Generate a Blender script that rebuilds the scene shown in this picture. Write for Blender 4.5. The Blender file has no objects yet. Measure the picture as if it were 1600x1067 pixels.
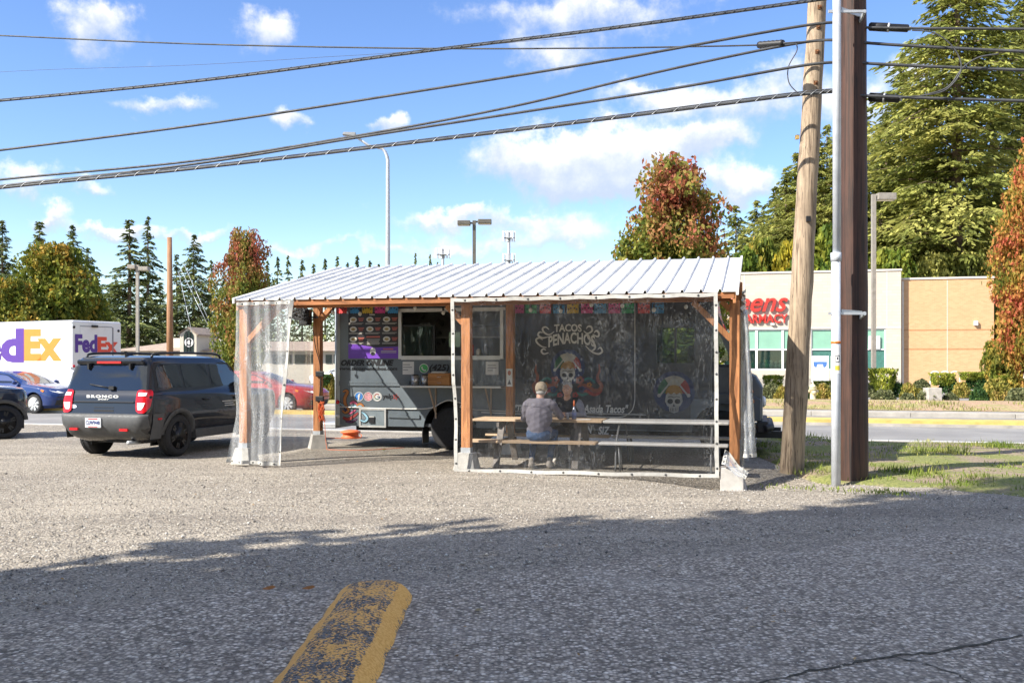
import bpy, bmesh, math, random
import numpy as np
from mathutils import Vector, Matrix

# ------------------------------------------------------------------ camera, world, sun, exposure
S = bpy.context.scene
COL = S.collection
R = math.radians
FPX = 1480.0          # focal length in pixels of the 1600 px wide photograph
CAMZ = 1.65
HOR = 565.0
cam = bpy.data.cameras.new('camera')
cam.sensor_width = 36.0
cam.lens = FPX / 1600 * 36
cam.shift_y = (HOR - 533.5) / 1600
cam.clip_end = 3000
camo = bpy.data.objects.new('camera', cam)
camo.location = (0, 0, CAMZ)
camo.rotation_euler = (R(90), 0, 0)
COL.objects.link(camo)
S.camera = camo

SUN_EL, SUN_HEAD = 38.0, 241.0           # heading clockwise from +Y : behind the camera, to the left
sl = bpy.data.lights.new('sun', 'SUN')
sl.energy = 5.0
sl.angle = R(0.5)
sl.color = (1.0, 0.94, 0.84)
so = bpy.data.objects.new('sun', sl)
sd = Vector((math.sin(R(SUN_HEAD)) * math.cos(R(SUN_EL)), math.cos(R(SUN_HEAD)) * math.cos(R(SUN_EL)), math.sin(R(SUN_EL))))
so.rotation_euler = sd.to_track_quat('Z', 'Y').to_euler()
so.location = sd * 60
COL.objects.link(so)

S.view_settings.view_transform = 'Standard'
S.view_settings.look = 'None'
S.view_settings.gamma = 1
S.view_settings.use_curve_mapping = False
S.view_settings.exposure = 1.0
S.cycles.max_bounces = 6
S.cycles.diffuse_bounces = 3
S.cycles.glossy_bounces = 3
S.cycles.transparent_max_bounces = 16
S.cycles.use_adaptive_sampling = True
S.cycles.adaptive_threshold = .02
S.cycles.transmission_bounces = 6
S.cycles.caustics_reflective = False
S.cycles.caustics_refractive = False
S.cycles.sample_clamp_indirect = 4


class NT:
    """small helper round a node tree"""
    def __init__(s, tree):
        s.t = tree; s.n = tree.nodes; s.l = tree.links
    def new(s, typ, **kw):
        n = s.n.new(typ)
        for k, v in kw.items():
            setattr(n, k, v)
        return n
    def put(s, sock, v):
        if isinstance(v, bpy.types.NodeSocket):
            s.l.new(v, sock)
        elif v is not None:
            sock.default_value = v
    def math(s, op, a, b=None, c=None, clamp=False):
        n = s.new('ShaderNodeMath', operation=op); n.use_clamp = clamp
        s.put(n.inputs[0], a)
        if b is not None: s.put(n.inputs[1], b)
        if c is not None: s.put(n.inputs[2], c)
        return n.outputs[0]
    def noise(s, vec, scale, detail=4, rough=.55, dist=0.0, out='Fac'):
        n = s.new('ShaderNodeTexNoise')
        s.put(n.inputs['Vector'], vec)
        n.inputs['Scale'].default_value = scale; n.inputs['Detail'].default_value = detail
        n.inputs['Roughness'].default_value = rough; n.inputs['Distortion'].default_value = dist
        return n.outputs[out]
    def ramp(s, fac, stops, interp='LINEAR'):
        n = s.new('ShaderNodeValToRGB'); r = n.color_ramp; r.interpolation = interp
        while len(r.elements) < len(stops): r.elements.new(0.5)
        for e, (p, c) in zip(r.elements, stops):
            e.position = p; e.color = (*c, 1) if len(c) == 3 else c
        s.put(n.inputs[0], fac)
        return n.outputs[0]
    def mix(s, fac, a, b, blend='MIX'):
        n = s.new('ShaderNodeMix', data_type='RGBA'); n.blend_type = blend
        s.put(n.inputs[0], fac)
        s.put(n.inputs[6], (*a, 1) if isinstance(a, tuple) and len(a) == 3 else a)
        s.put(n.inputs[7], (*b, 1) if isinstance(b, tuple) and len(b) == 3 else b)
        return n.outputs[2]
    def smooth(s, v, lo, hi, a=0.0, b=1.0):
        n = s.new('ShaderNodeMapRange'); n.interpolation_type = 'SMOOTHSTEP'
        s.put(n.inputs[0], v)
        for i, q in enumerate((lo, hi, a, b)): n.inputs[i + 1].default_value = q
        return n.outputs[0]
    def bump(s, h, strength=.3, dist=.02, normal=None):
        n = s.new('ShaderNodeBump'); n.inputs['Strength'].default_value = strength; n.inputs['Distance'].default_value = dist
        s.put(n.inputs['Height'], h)
        if normal: s.put(n.inputs['Normal'], normal)
        return n.outputs[0]


def make_world():
    w = bpy.data.worlds.new('World'); S.world = w; w.use_nodes = True
    g = NT(w.node_tree); g.n.clear()
    w.cycles.sampling_method = 'MANUAL'; w.cycles.sample_map_resolution = 256
    out = g.new('ShaderNodeOutputWorld'); bg = g.new('ShaderNodeBackground')
    sky = g.new('ShaderNodeTexSky', sky_type='NISHITA')
    sky.sun_disc = False; sky.sun_elevation = R(SUN_EL); sky.sun_rotation = R(SUN_HEAD)
    sky.air_density = 1.0; sky.dust_density = 0.0; sky.ozone_density = 3.0
    hs = g.new('ShaderNodeHueSaturation'); hs.inputs['Saturation'].default_value = 1.14; hs.inputs['Value'].default_value = .92; hs.inputs['Hue'].default_value = .512
    g.l.new(sky.outputs[0], hs.inputs['Color'])
    tc = g.new('ShaderNodeTexCoord')
    nz = g.new('ShaderNodeTexNoise'); g.l.new(tc.outputs['Generated'], nz.inputs['Vector'])
    nz.inputs['Scale'].default_value = 14; nz.inputs['Detail'].default_value = 7; nz.inputs['Roughness'].default_value = .6
    warp = g.new('ShaderNodeVectorMath', operation='SUBTRACT'); g.l.new(nz.outputs['Color'], warp.inputs[0]); warp.inputs[1].default_value = (.5, .5, .5)
    wsc = g.new('ShaderNodeVectorMath', operation='SCALE'); g.l.new(warp.outputs[0], wsc.inputs[0]); wsc.inputs['Scale'].default_value = .085
    wv = g.new('ShaderNodeVectorMath', operation='ADD'); g.l.new(tc.outputs['Generated'], wv.inputs[0]); g.l.new(wsc.outputs[0], wv.inputs[1])
    sp = g.new('ShaderNodeSeparateXYZ'); g.l.new(wv.outputs[0], sp.inputs[0])
    az = g.math('ARCTAN2', sp.outputs[0], sp.outputs[1])
    el = g.math('ARCSINE', sp.outputs[2])
    clouds = [  # azimuth / elevation taken from where the clouds stand over the street: px, py, half width, half height, weight
        (165, 40, 62, 40, .95), (415, 42, 40, 42, .9), (250, 158, 85, 17, .75), (465, 192, 40, 18, .8), (615, 196, 24, 20, .95),
        (20, 285, 50, 24, .7), (140, 305, 55, 16, .7), (68, 336, 30, 14, .95), (165, 362, 75, 13, .8), (300, 362, 80, 13, .6),
        (480, 388, 90, 12, .55), (850, 248, 115, 40, 1.05), (985, 250, 95, 40, 1.0), (1100, 232, 70, 22, .8), (950, 300, 110, 22, .8),
        (920, 25, 240, 34, .72), (860, 95, 95, 26, .7), (1160, 165, 120, 36, .75), (1010, 155, 70, 20, .55), (1165, 300, 70, 26, .95), (730, 345, 130, 16, .85),
        (700, 385, 120, 16, .65), (880, 372, 90, 26, .7), (1230, 110, 60, 30, .5), (1440, 120, 70, 40, .7), (1330, 190, 60, 40, .6)]
    tot = None; lit = None
    for px, py, hw, hh, wt in clouds:
        a0 = math.atan((px - 800) / FPX); e0 = math.atan((HOR - py) / FPX * math.cos(a0))
        sa, se = hw / FPX * math.cos(a0) ** 2, hh / FPX * math.cos(a0)
        da = g.math('MULTIPLY', g.math('SUBTRACT', az, a0), 1 / sa)
        de = g.math('MULTIPLY', g.math('SUBTRACT', el, e0), 1 / se)
        r2 = g.math('ADD', g.math('MULTIPLY', da, da), g.math('MULTIPLY', de, de))
        m = g.math('MULTIPLY', g.math('EXPONENT', g.math('MULTIPLY', r2, -.8)), wt)
        tot = m if tot is None else g.math('ADD', tot, m)
        li = g.math('MULTIPLY', m, de)
        lit = li if lit is None else g.math('ADD', lit, li)
    # added cloud out of view, beside and overhead, thickened to whiten the fill light
    n2 = g.noise(tc.outputs['Generated'], 3.2, 5, .55)
    side = g.math('MAXIMUM', g.smooth(g.math('ABSOLUTE', az), .62, .95), g.smooth(el, .42, .6))
    low = g.smooth(el, .0, .1)
    tot = g.math('ADD', tot, g.math('MULTIPLY', g.math('MULTIPLY', g.smooth(n2, .40, .58), side), low))
    fine = g.noise(tc.outputs['Generated'], 30, 6, .62)
    dens = g.math('SUBTRACT', g.math('ADD', tot, g.math('MULTIPLY', fine, 1.0)), .80)
    cov = g.smooth(dens, 0.0, .6, 0, .93)
    base = g.math('DIVIDE', lit, g.math('ADD', tot, .15))
    shade = g.smooth(g.math('ADD', base, g.math('MULTIPLY', g.math('SUBTRACT', fine, .5), 1.2)), -.55, .65)
    ccol = g.mix(shade, (2.6, 3.0, 3.7), (5.4, 5.25, 5.1))
    col = g.mix(cov, hs.outputs[0], ccol)
    g.l.new(col, bg.inputs[0]); bg.inputs[1].default_value = 0.13
    g.l.new(bg.outputs[0], out.inputs[0])


make_world()

# ------------------------------------------------------------------ frames and helpers
YAW = R(-14.5)
U = Vector((math.cos(YAW), math.sin(YAW), 0)); V = Vector((-math.sin(YAW), math.cos(YAW), 0))
P0 = Vector((-0.69, 14.5, 0))              # foot of the middle front post; street, truck and shelter all run along U


def W(a, b, z=0.0):
    p = P0 + U * a + V * b
    return Vector((p.x, p.y, z))


def FP(px, py, b):
    """where the sight line of a pixel meets the plane b = const of the street frame -> (a, z)"""
    d = Vector(((px - 800) / FPX, 1, -(py - HOR) / FPX))
    t = (b + P0.dot(V)) / (d.x * V.x + d.y * V.y)
    q = d * t
    return (q - P0).dot(U), q.z + CAMZ


def GP(px, py, z=0.0):
    t = (CAMZ - z) * FPX / (py - HOR)
    return Vector(((px - 800) / FPX * t, t, z))


def AT(px, py, D):
    return Vector(((px - 800) / FPX * D, D, CAMZ - (py - HOR) / FPX * D))


DIP = W(4.05, -.1)


def gh(x, y):
    """height of the gravel lot: it dips a little by the last post"""
    d2 = ((x - DIP.x) / 1.1) ** 2 + ((y - DIP.y) / .8) ** 2
    return -.21 * math.exp(-d2) + .012 * math.sin(x * 1.3 + y * .7) * math.exp(-((y - 12) / 9) ** 2)


def tag(o, label=None, cat=None, group=None, kind=None):
    if label: o['label'] = label
    if cat: o['category'] = cat
    if group: o['group'] = group
    if kind: o['kind'] = kind
    return o


def empty(name, loc=(0, 0, 0), rz=0.0, label=None, cat=None, group=None):
    o = bpy.data.objects.new(name, None); o.empty_display_size = .2
    o.location = loc; o.rotation_euler = (0, 0, rz); COL.objects.link(o)
    return tag(o, label, cat, group)


def link(name, me, mats=None, parent=None, loc=None, rz=None):
    o = bpy.data.objects.new(name, me); COL.objects.link(o)
    if mats is not None and not me.materials:
        for m in (mats if isinstance(mats, (list, tuple)) else [mats]): me.materials.append(m)
    if parent: o.parent = parent
    if loc is not None: o.location = loc
    if rz is not None: o.rotation_euler = (0, 0, rz)
    return o


def children(o):
    return [c for c in bpy.data.objects if c.parent is o]


def copy_tree(o, parent=None):
    c = o.copy(); COL.objects.link(c); c.parent = parent
    for ch in list(o.children): copy_tree(ch, c)
    return c


class MB:
    """collects simple shapes into one mesh"""
    def __init__(s):
        s.v = []; s.f = []; s.sm = []; s.mi = []; s.cur = 0
    def add(s, vs, fs, smooth=False):
        o = len(s.v); s.v += [tuple(p) for p in vs]
        for f in fs:
            s.f.append(tuple(i + o for i in f)); s.sm.append(smooth); s.mi.append(s.cur)
        return s
    def mat(s, i): s.cur = i; return s
    def box(s, x0, x1, y0, y1, z0, z1):
        return s.add([(x0, y0, z0), (x1, y0, z0), (x1, y1, z0), (x0, y1, z0), (x0, y0, z1), (x1, y0, z1), (x1, y1, z1), (x0, y1, z1)],
                     [(3, 2, 1, 0), (4, 5, 6, 7), (0, 1, 5, 4), (1, 2, 6, 5), (2, 3, 7, 6), (3, 0, 4, 7)])
    def hexa(s, lo, hi):
        return s.add(list(lo) + list(hi), [(3, 2, 1, 0), (4, 5, 6, 7), (0, 1, 5, 4), (1, 2, 6, 5), (2, 3, 7, 6), (3, 0, 4, 7)])
    def bar(s, p, q, w, h, up=(0, 0, 1)):
        p = Vector(p); q = Vector(q); d = (q - p).normalized(); up = Vector(up)
        if abs(d.dot(up)) > .99: up = Vector((0, 1, 0))
        r = d.cross(up).normalized() * (w / 2); t = r.cross(d).normalized() * (h / 2)
        return s.hexa([p - r - t, p + r - t, p + r + t, p - r + t][::1], [q - r - t, q + r - t, q + r + t, q - r + t])
    def tube(s, path, rad, n=8, cap=True):
        path = [Vector(p) for p in path]; m = len(path)
        rads = rad if isinstance(rad, (list, tuple)) else [rad] * m
        ref = None; vs = []
        for i, p in enumerate(path):
            d = (path[min(i + 1, m - 1)] - path[max(i - 1, 0)])
            d = d.normalized() if d.length > 1e-9 else Vector((0, 0, 1))
            if ref is None: ref = d.orthogonal().normalized()
            ref = (ref - d * ref.dot(d))
            ref = ref.normalized() if ref.length > 1e-6 else d.orthogonal().normalized()
            t = d.cross(ref)
            for k in range(n):
                an = 2 * math.pi * k / n
                vs.append(p + (ref * math.cos(an) + t * math.sin(an)) * rads[i])
        fs = [(i * n + k, i * n + (k + 1) % n, (i + 1) * n + (k + 1) % n, (i + 1) * n + k) for i in range(m - 1) for k in range(n)]
        if cap: fs += [tuple(range(n))[::-1], tuple((m - 1) * n + k for k in range(n))]
        return s.add(vs, fs, True)
    def lathe(s, prof, c=(0, 0, 0), axis='z', n=24):
        vs = []; m = len(prof)
        for r, h in prof:
            for k in range(n):
                an = 2 * math.pi * k / n; a, b = r * math.cos(an), r * math.sin(an)
                p = (a, b, h) if axis == 'z' else ((a, h, b) if axis == 'y' else (h, a, b))
                vs.append((p[0] + c[0], p[1] + c[1], p[2] + c[2]))
        fs = [(i * n + k, i * n + (k + 1) % n, (i + 1) * n + (k + 1) % n, (i + 1) * n + k) for i in range(m - 1) for k in range(n)]
        if prof[0][0] > 1e-4: fs.append(tuple(range(n))[::-1])
        if prof[-1][0] > 1e-4: fs.append(tuple((m - 1) * n + k for k in range(n)))
        return s.add(vs, fs, True)
    def sphere(s, c, r, n=10, m=7, sc=(1, 1, 1)):
        prof = [(max(1e-5, math.sin(math.pi * i / m)), -math.cos(math.pi * i / m)) for i in range(m + 1)]
        o = len(s.v); s.lathe(prof, n=n)
        for i in range(o, len(s.v)):
            p = s.v[i]; s.v[i] = (c[0] + p[0] * r * sc[0], c[1] + p[1] * r * sc[1], c[2] + p[2] * r * sc[2])
        return s
    def prism(s, poly, y0, y1):
        """polygon in x,z pushed from y0 to y1"""
        n = len(poly)
        return s.add([(x, y0, z) for x, z in poly] + [(x, y1, z) for x, z in poly],
                     [tuple(range(n)), tuple(range(2 * n - 1, n - 1, -1))] + [(i, i + n, (i + 1) % n + n, (i + 1) % n) for i in range(n)])
    def build(s, name, mats, parent=None, loc=None, rz=None, bevel=0, fix=True):
        me = bpy.data.meshes.new(name); me.from_pydata(s.v, [], s.f)
        me.polygons.foreach_set('use_smooth', s.sm); me.polygons.foreach_set('material_index', s.mi)
        if fix:
            bm = bmesh.new(); bm.from_mesh(me); bmesh.ops.recalc_face_normals(bm, faces=bm.faces); bm.to_mesh(me); bm.free()
        o = link(name, me, mats, parent, loc, rz)
        if bevel:
            b = o.modifiers.new('edge', 'BEVEL'); b.width = bevel; b.segments = 2; b.limit_method = 'ANGLE'; b.angle_limit = R(40)
        return o


def part(name, mats, parent, fn, bevel=0, label=None):
    m = MB(); fn(m); o = m.build(name, mats, parent, bevel=bevel)
    if label: o['label'] = label
    return o


def np_mesh(name, verts, quads):
    me = bpy.data.meshes.new(name)
    nv, nf = len(verts), len(quads); k = quads.shape[1]
    me.vertices.add(nv); me.vertices.foreach_set('co', verts.astype(np.float32).ravel())
    me.loops.add(nf * k); me.loops.foreach_set('vertex_index', quads.astype(np.int32).ravel())
    me.polygons.add(nf); me.polygons.foreach_set('loop_start', np.arange(0, nf * k, k, dtype=np.int32))
    me.update(calc_edges=True)
    return me


def leaf_cards(C, A, B):
    """one pointed leaf-shaped face per row: centre C, half length A, half width B"""
    n = len(C)
    v = np.stack([C - A, C + B - A * .15, C + A, C - B - A * .15], 1).reshape(-1, 3)
    return v, np.arange(4 * n).reshape(-1, 4)


# ------------------------------------------------------------------ materials
MATS = {}


def M(name, base, rough=.6, metal=0.0, var=.12, scale=6.0, bump=0.0, bscale=30.0, coat=0.0, stretch=None, dark=None, spec=None):
    """plain surface with a little grain, soil and relief"""
    if name in MATS: return MATS[name]
    m = bpy.data.materials.new(name); m.use_nodes = True; MATS[name] = m
    g = NT(m.node_tree); p = g.n['Principled BSDF']
    tc = g.new('ShaderNodeTexCoord'); vec = tc.outputs['Object']
    if stretch:
        mp = g.new('ShaderNodeMapping'); mp.inputs['Scale'].default_value = stretch; g.l.new(vec, mp.inputs[0]); vec = mp.outputs[0]
    n = g.noise(vec, scale, 5, .6)
    d = dark or tuple(c * (1 - 2.2 * var) for c in base); l = tuple(min(1, c * (1 + 1.6 * var)) for c in base)
    g.l.new(g.ramp(n, [(.25, d), (.5, base), (.78, l)]), p.inputs['Base Color'])
    p.inputs['Roughness'].default_value = rough; p.inputs['Metallic'].default_value = metal
    g.l.new(g.smooth(g.noise(vec, scale * 2.3, 3), .2, .8, max(0, rough - .12), min(1, rough + .12)), p.inputs['Roughness'])
    if coat: p.inputs['Coat Weight'].default_value = coat; p.inputs['Coat Roughness'].default_value = .04
    if spec is not None: p.inputs['Specular IOR Level'].default_value = spec
    if bump: g.l.new(g.bump(g.noise(vec, bscale, 4, .6), bump, .01), p.inputs['Normal'])
    return m


def plain(name, base, rough=.5, metal=0.0, emit=0.0):
    if name in MATS: return MATS[name]
    m = bpy.data.materials.new(name); m.use_nodes = True; MATS[name] = m
    p = m.node_tree.nodes['Principled BSDF']
    p.inputs['Base Color'].default_value = (*base, 1); p.inputs['Roughness'].default_value = rough; p.inputs['Metallic'].default_value = metal
    return m


def glass_dark(name, tint, seethrough=.35, rough=.02):
    m = bpy.data.materials.new(name); m.use_nodes = True; MATS[name] = m
    g = NT(m.node_tree); p = g.n['Principled BSDF']; out = g.n['Material Output']
    p.inputs['Base Color'].default_value = (*tint, 1); p.inputs['Roughness'].default_value = rough; p.inputs['IOR'].default_value = 1.9
    t = g.new('ShaderNodeBsdfTransparent'); t.inputs[0].default_value = (.75, .82, .8, 1)
    mx = g.new('ShaderNodeMixShader'); mx.inputs[0].default_value = seethrough
    g.l.new(p.outputs[0], mx.inputs[1]); g.l.new(t.outputs[0], mx.inputs[2]); g.l.new(mx.outputs[0], out.inputs[0])
    return m


def leaf_mat(name, cols, scale=.35, trans=.35, cut=(.3, .7), turn=None):
    """foliage: leaf colours by branch (noise) and by single leaf (random per island)"""
    m = bpy.data.materials.new(name); m.use_nodes = True; MATS[name] = m
    g = NT(m.node_tree); p = g.n['Principled BSDF']; out = g.n['Material Output']
    tc = g.new('ShaderNodeTexCoord'); oi = g.new('ShaderNodeObjectInfo'); ge = g.new('ShaderNodeNewGeometry')
    off = g.new('ShaderNodeVectorMath', operation='ADD'); g.l.new(tc.outputs['Object'], off.inputs[0])
    cmb = g.new('ShaderNodeCombineXYZ'); g.l.new(g.math('MULTIPLY', oi.outputs['Random'], 37.0), cmb.inputs[0]); g.l.new(cmb.outputs[0], off.inputs[1])
    n = g.noise(off.outputs[0], scale, 4, .6)
    f = g.math('ADD', g.smooth(n, cut[0], cut[1]), g.math('MULTIPLY', g.math('SUBTRACT', ge.outputs['Random Per Island'], .5), .45))
    if turn:      # the top of the crown has turned first
        sz = g.new('ShaderNodeSeparateXYZ'); g.l.new(tc.outputs['Object'], sz.inputs[0])
        f = g.math('ADD', f, g.smooth(sz.outputs[2], turn[0], turn[1], turn[2], turn[3]))
    k = len(cols)
    c = g.ramp(f, [(i / (k - 1), q) for i, q in enumerate(cols)])
    hv = g.new('ShaderNodeHueSaturation'); g.l.new(c, hv.inputs['Color'])
    g.l.new(g.smooth(ge.outputs['Random Per Island'], 0, 1, .72, 1.3), hv.inputs['Value'])
    g.l.new(hv.outputs[0], p.inputs['Base Color']); p.inputs['Roughness'].default_value = .65
    p.inputs['Specular IOR Level'].default_value = .25
    tr = g.new('ShaderNodeBsdfTranslucent'); g.l.new(hv.outputs[0], tr.inputs[0])
    mx = g.new('ShaderNodeMixShader'); mx.inputs[0].default_value = trans
    g.l.new(p.outputs[0], mx.inputs[1]); g.l.new(tr.outputs[0], mx.inputs[2]); g.l.new(mx.outputs[0], out.inputs[0])
    return m


def ground_mat(name, build):
    m = bpy.data.materials.new(name); m.use_nodes = True; MATS[name] = m
    g = NT(m.node_tree); p = g.n['Principled BSDF']
    ge = g.new('ShaderNodeNewGeometry'); build(g, p, ge.outputs['Position'])
    return m


def _gravel(g, p, pos):
    v = g.new('ShaderNodeTexVoronoi'); v.inputs['Scale'].default_value = 46; g.l.new(pos, v.inputs['Vector']); v.inputs['Randomness'].default_value = 1
    v2 = g.new('ShaderNodeTexVoronoi'); v2.inputs['Scale'].default_value = 24; g.l.new(pos, v2.inputs['Vector'])
    sc = g.new('ShaderNodeSeparateColor'); g.l.new(v.outputs['Color'], sc.inputs[0])
    sc2 = g.new('ShaderNodeSeparateColor'); g.l.new(v2.outputs['Color'], sc2.inputs[0])
    tone = g.math('ADD', g.math('MULTIPLY', sc.outputs[0], .65), g.math('MULTIPLY', sc2.outputs[1], .35))
    c = g.ramp(tone, [(.05, (.10, .085, .07)), (.35, (.29, .25, .195)), (.6, (.43, .375, .295)), (.85, (.56, .5, .41)), (1, (.74, .69, .6))])
    big = g.noise(pos, .55, 4, .6)
    c = g.mix(g.smooth(big, .42, .72, 0, .55), c, (.44, .385, .31))
    wet = g.noise(pos, 1.7, 5, .65)
    c = g.mix(g.smooth(wet, .55, .75, 0, .4), c, (.24, .215, .19))
    mpt = g.new('ShaderNodeMapping'); mpt.inputs['Rotation'].default_value = (0, 0, R(62)); mpt.inputs['Scale'].default_value = (.16, .75, 1); g.l.new(pos, mpt.inputs[0])
    track = g.noise(mpt.outputs[0], 1.3, 4, .55, .5)               # ruts worn by cars turning in
    c = g.mix(g.smooth(track, .54, .64, 0, .5), c, (.27, .23, .185)); c = g.mix(g.smooth(track, .46, .36, 0, .45), c, (.56, .49, .39))
    oil = g.noise(pos, .9, 3, .5); c = g.mix(g.smooth(oil, .70, .78, 0, .5), c, (.13, .115, .1))
    crev = g.smooth(v.outputs['Distance'], .25, .75, 0, .65)
    c = g.mix(crev, c, (.10, .09, .08))
    g.l.new(c, p.inputs['Base Color']); p.inputs['Roughness'].default_value = .9
    h = g.math('ADD', g.math('MULTIPLY', v.outputs['Distance'], -1), g.math('MULTIPLY', v2.outputs['Distance'], -.8))
    g.l.new(g.bump(h, .9, .014), p.inputs['Normal'])


def _asphalt_old(g, p, pos):
    v = g.new('ShaderNodeTexVoronoi'); v.inputs['Scale'].default_value = 40; g.l.new(pos, v.inputs['Vector'])
    sc = g.new('ShaderNodeSeparateColor'); g.l.new(v.outputs['Color'], sc.inputs[0])
    c = g.ramp(sc.outputs[0], [(.0, (.13, .11, .086)), (.4, (.36, .305, .24)), (.7, (.52, .45, .36)), (.9, (.68, .60, .49)), (1, (.84, .77, .66))])
    crev = g.smooth(v.outputs['Distance'], .28, .7, 0, .65)
    c = g.mix(crev, c, (.085, .07, .055))
    big = g.noise(pos, .8, 5, .62)
    c = g.mix(g.smooth(big, .45, .75, 0, .4), c, (.40, .36, .305))
    st = g.noise(pos, 2.4, 4, .6)
    c = g.mix(g.smooth(st, .56, .74, 0, .45), c, (.17, .15, .13))
    g.l.new(c, p.inputs['Base Color']); p.inputs['Roughness'].default_value = .85
    h = g.math('ADD', g.math('MULTIPLY', v.outputs['Distance'], -1), g.math('MULTIPLY', g.noise(pos, 120, 2), .4))
    g.l.new(g.bump(h, .75, .009), p.inputs['Normal'])


def _road(g, p, pos):
    n = g.noise(pos, 90, 3, .6); b = g.noise(pos, .5, 4, .6)
    c = g.mix(g.smooth(b, .35, .7), (.21, .205, .2), (.29, .282, .27))
    c = g.mix(g.smooth(n, .35, .7, 0, .35), c, (.13, .13, .13))
    g.l.new(c, p.inputs['Base Color']); p.inputs['Roughness'].default_value = .8
    g.l.new(g.bump(n, .3, .01), p.inputs['Normal'])


def _verge(g, p, pos):
    n = g.noise(pos, 1.1, 5, .62); f = g.noise(pos, 26, 4, .65)
    c = g.mix(g.smooth(f, .3, .7), (.17, .125, .085), (.36, .285, .2))
    grass = g.mix(g.smooth(f, .35, .65), (.12, .15, .03), (.26, .27, .07))
    c = g.mix(g.smooth(n, .42, .55, 0, .9), c, grass)
    g.l.new(c, p.inputs['Base Color']); p.inputs['Roughness'].default_value = .95
    g.l.new(g.bump(f, .8, .03), p.inputs['Normal'])


def _bed(g, p, pos):
    n = g.noise(pos, .9, 5, .6); f = g.noise(pos, 14, 4, .65)
    c = g.mix(g.smooth(f, .3, .7), (.3, .19, .12), (.48, .34, .22))
    gr = g.mix(g.smooth(f, .35, .65), (.2, .2, .06), (.42, .37, .16))
    c = g.mix(g.smooth(n, .45, .58, 0, .9), c, gr)
    g.l.new(c, p.inputs['Base Color']); p.inputs['Roughness'].default_value = .95
    g.l.new(g.bump(f, .8, .04), p.inputs['Normal'])


GRAVEL = ground_mat('gravel', _gravel); ASPH = ground_mat('old_asphalt', _asphalt_old); ROAD = ground_mat('road_asphalt', _road)
VERGE = ground_mat('verge_soil', _verge); BED = ground_mat('planting_bed', _bed)


def wood_mat(name, base, dark, grain=(18, 18, 1.2), bump=.35, crack=0.0, rough=.75):
    m = bpy.data.materials.new(name); m.use_nodes = True; MATS[name] = m
    g = NT(m.node_tree); p = g.n['Principled BSDF']; tc = g.new('ShaderNodeTexCoord')
    mp = g.new('ShaderNodeMapping'); mp.inputs['Scale'].default_value = grain; g.l.new(tc.outputs['Object'], mp.inputs[0])
    n = g.noise(mp.outputs[0], 1.6, 6, .65, .6); n2 = g.noise(tc.outputs['Object'], 2.2, 3)
    lt = tuple(min(1, c * 1.25) for c in base)
    c = g.ramp(n, [(.36, dark), (.5, base), (.66, lt)])
    c = g.mix(g.smooth(n2, .4, .75, 0, .4), c, dark)
    if crack:
        k = g.noise(mp.outputs[0], 4.5, 3, .5)
        c = g.mix(g.smooth(k, .62, .7, 0, crack), c, tuple(q * .25 for q in dark))
    g.l.new(c, p.inputs['Base Color']); p.inputs['Roughness'].default_value = rough
    g.l.new(g.bump(n, bump, .012), p.inputs['Normal'])
    return m


CEDAR = wood_mat('stained_cedar', (.47, .20, .075), (.24, .095, .035), (14, 14, 1.5))
CEDARH = wood_mat('stained_cedar_beam', (.36, .14, .05), (.2, .075, .026), (1.5, 14, 14))
OLDPOLE = wood_mat('weathered_pole', (.36, .275, .19), (.13, .09, .06), (20, 20, .8), 1.0, .95, .85)
TARPOLE = wood_mat('creosote_pole', (.062, .027, .017), (.014, .008, .006), (18, 18, .5), .7, .6, .7)
FARPOLE = wood_mat('brown_pole', (.33, .17, .085), (.2, .1, .05), (12, 12, .5))
PLANK = wood_mat('tan_planks', (.50, .36, .23), (.36, .25, .16), (1.2, 16, 16), .2)
GREYPLANK = wood_mat('grey_board', (.16, .14, .125), (.09, .08, .07), (8, 8, 1.5), .2)
CONC = M('concrete', (.42, .40, .365), .9, var=.16, scale=5, bump=.4, bscale=45)
KERBM = M('kerb_concrete', (.36, .335, .295), .9, var=.16, scale=2, bump=.3, bscale=20)
WHITEP = M('white_paint', (.78, .77, .75), .55, var=.05, scale=3)
LINEW = M('line_white', (.72, .72, .70), .7, var=.1, scale=4)
YELLOW = M('kerb_yellow', (.56, .40, .12), .7, var=.14, scale=3)
BLACKM = plain('black_plastic', (.015, .015, .017), .5)
RUBBER = M('tyre_rubber', (.022, .022, .024), .85, var=.2, scale=30, bump=.3, bscale=120)
CHROME = plain('chrome', (.7, .7, .72), .15, 1.0)
STEEL = M('galvanised_steel', (.48, .5, .52), .5, .5, var=.08, scale=8)
ALU = M('aluminium_trim', (.62, .61, .58), .4, .5, var=.06)
CABLE = M('cable_sheath', (.05, .052, .056), .6, var=.3, scale=5)
DGLASS = glass_dark('tinted_glass', (.012, .015, .018), .22)
CGLASS = glass_dark('clear_glass', (.03, .05, .05), .6)
REDL = plain('red_lens', (.55, .012, .018), .15)
ORANGEL = plain('amber_lens', (.75, .2, .02), .2)
CLEARL = plain('clear_lens', (.75, .75, .75), .1)

# ------------------------------------------------------------------ setting: ground, lot, road
def sheet(name, mat, xs, ys, zf, world=True, kind='structure'):
    vs = []; fs = []
    for y in ys:
        for x in xs: vs.append((x, y, zf(x, y)))
    n = len(xs)
    for j in range(len(ys) - 1):
        for i in range(n - 1): fs.append((j * n + i, j * n + i + 1, (j + 1) * n + i + 1, (j + 1) * n + i))
    me = bpy.data.meshes.new(name); me.from_pydata(vs, [], fs); me.polygons.foreach_set('use_smooth', [True] * len(fs))
    o = link(name, me, mat)
    if kind: o['kind'] = kind
    if not world:
        o.location = P0; o.rotation_euler = (0, 0, YAW)
    return o


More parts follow.
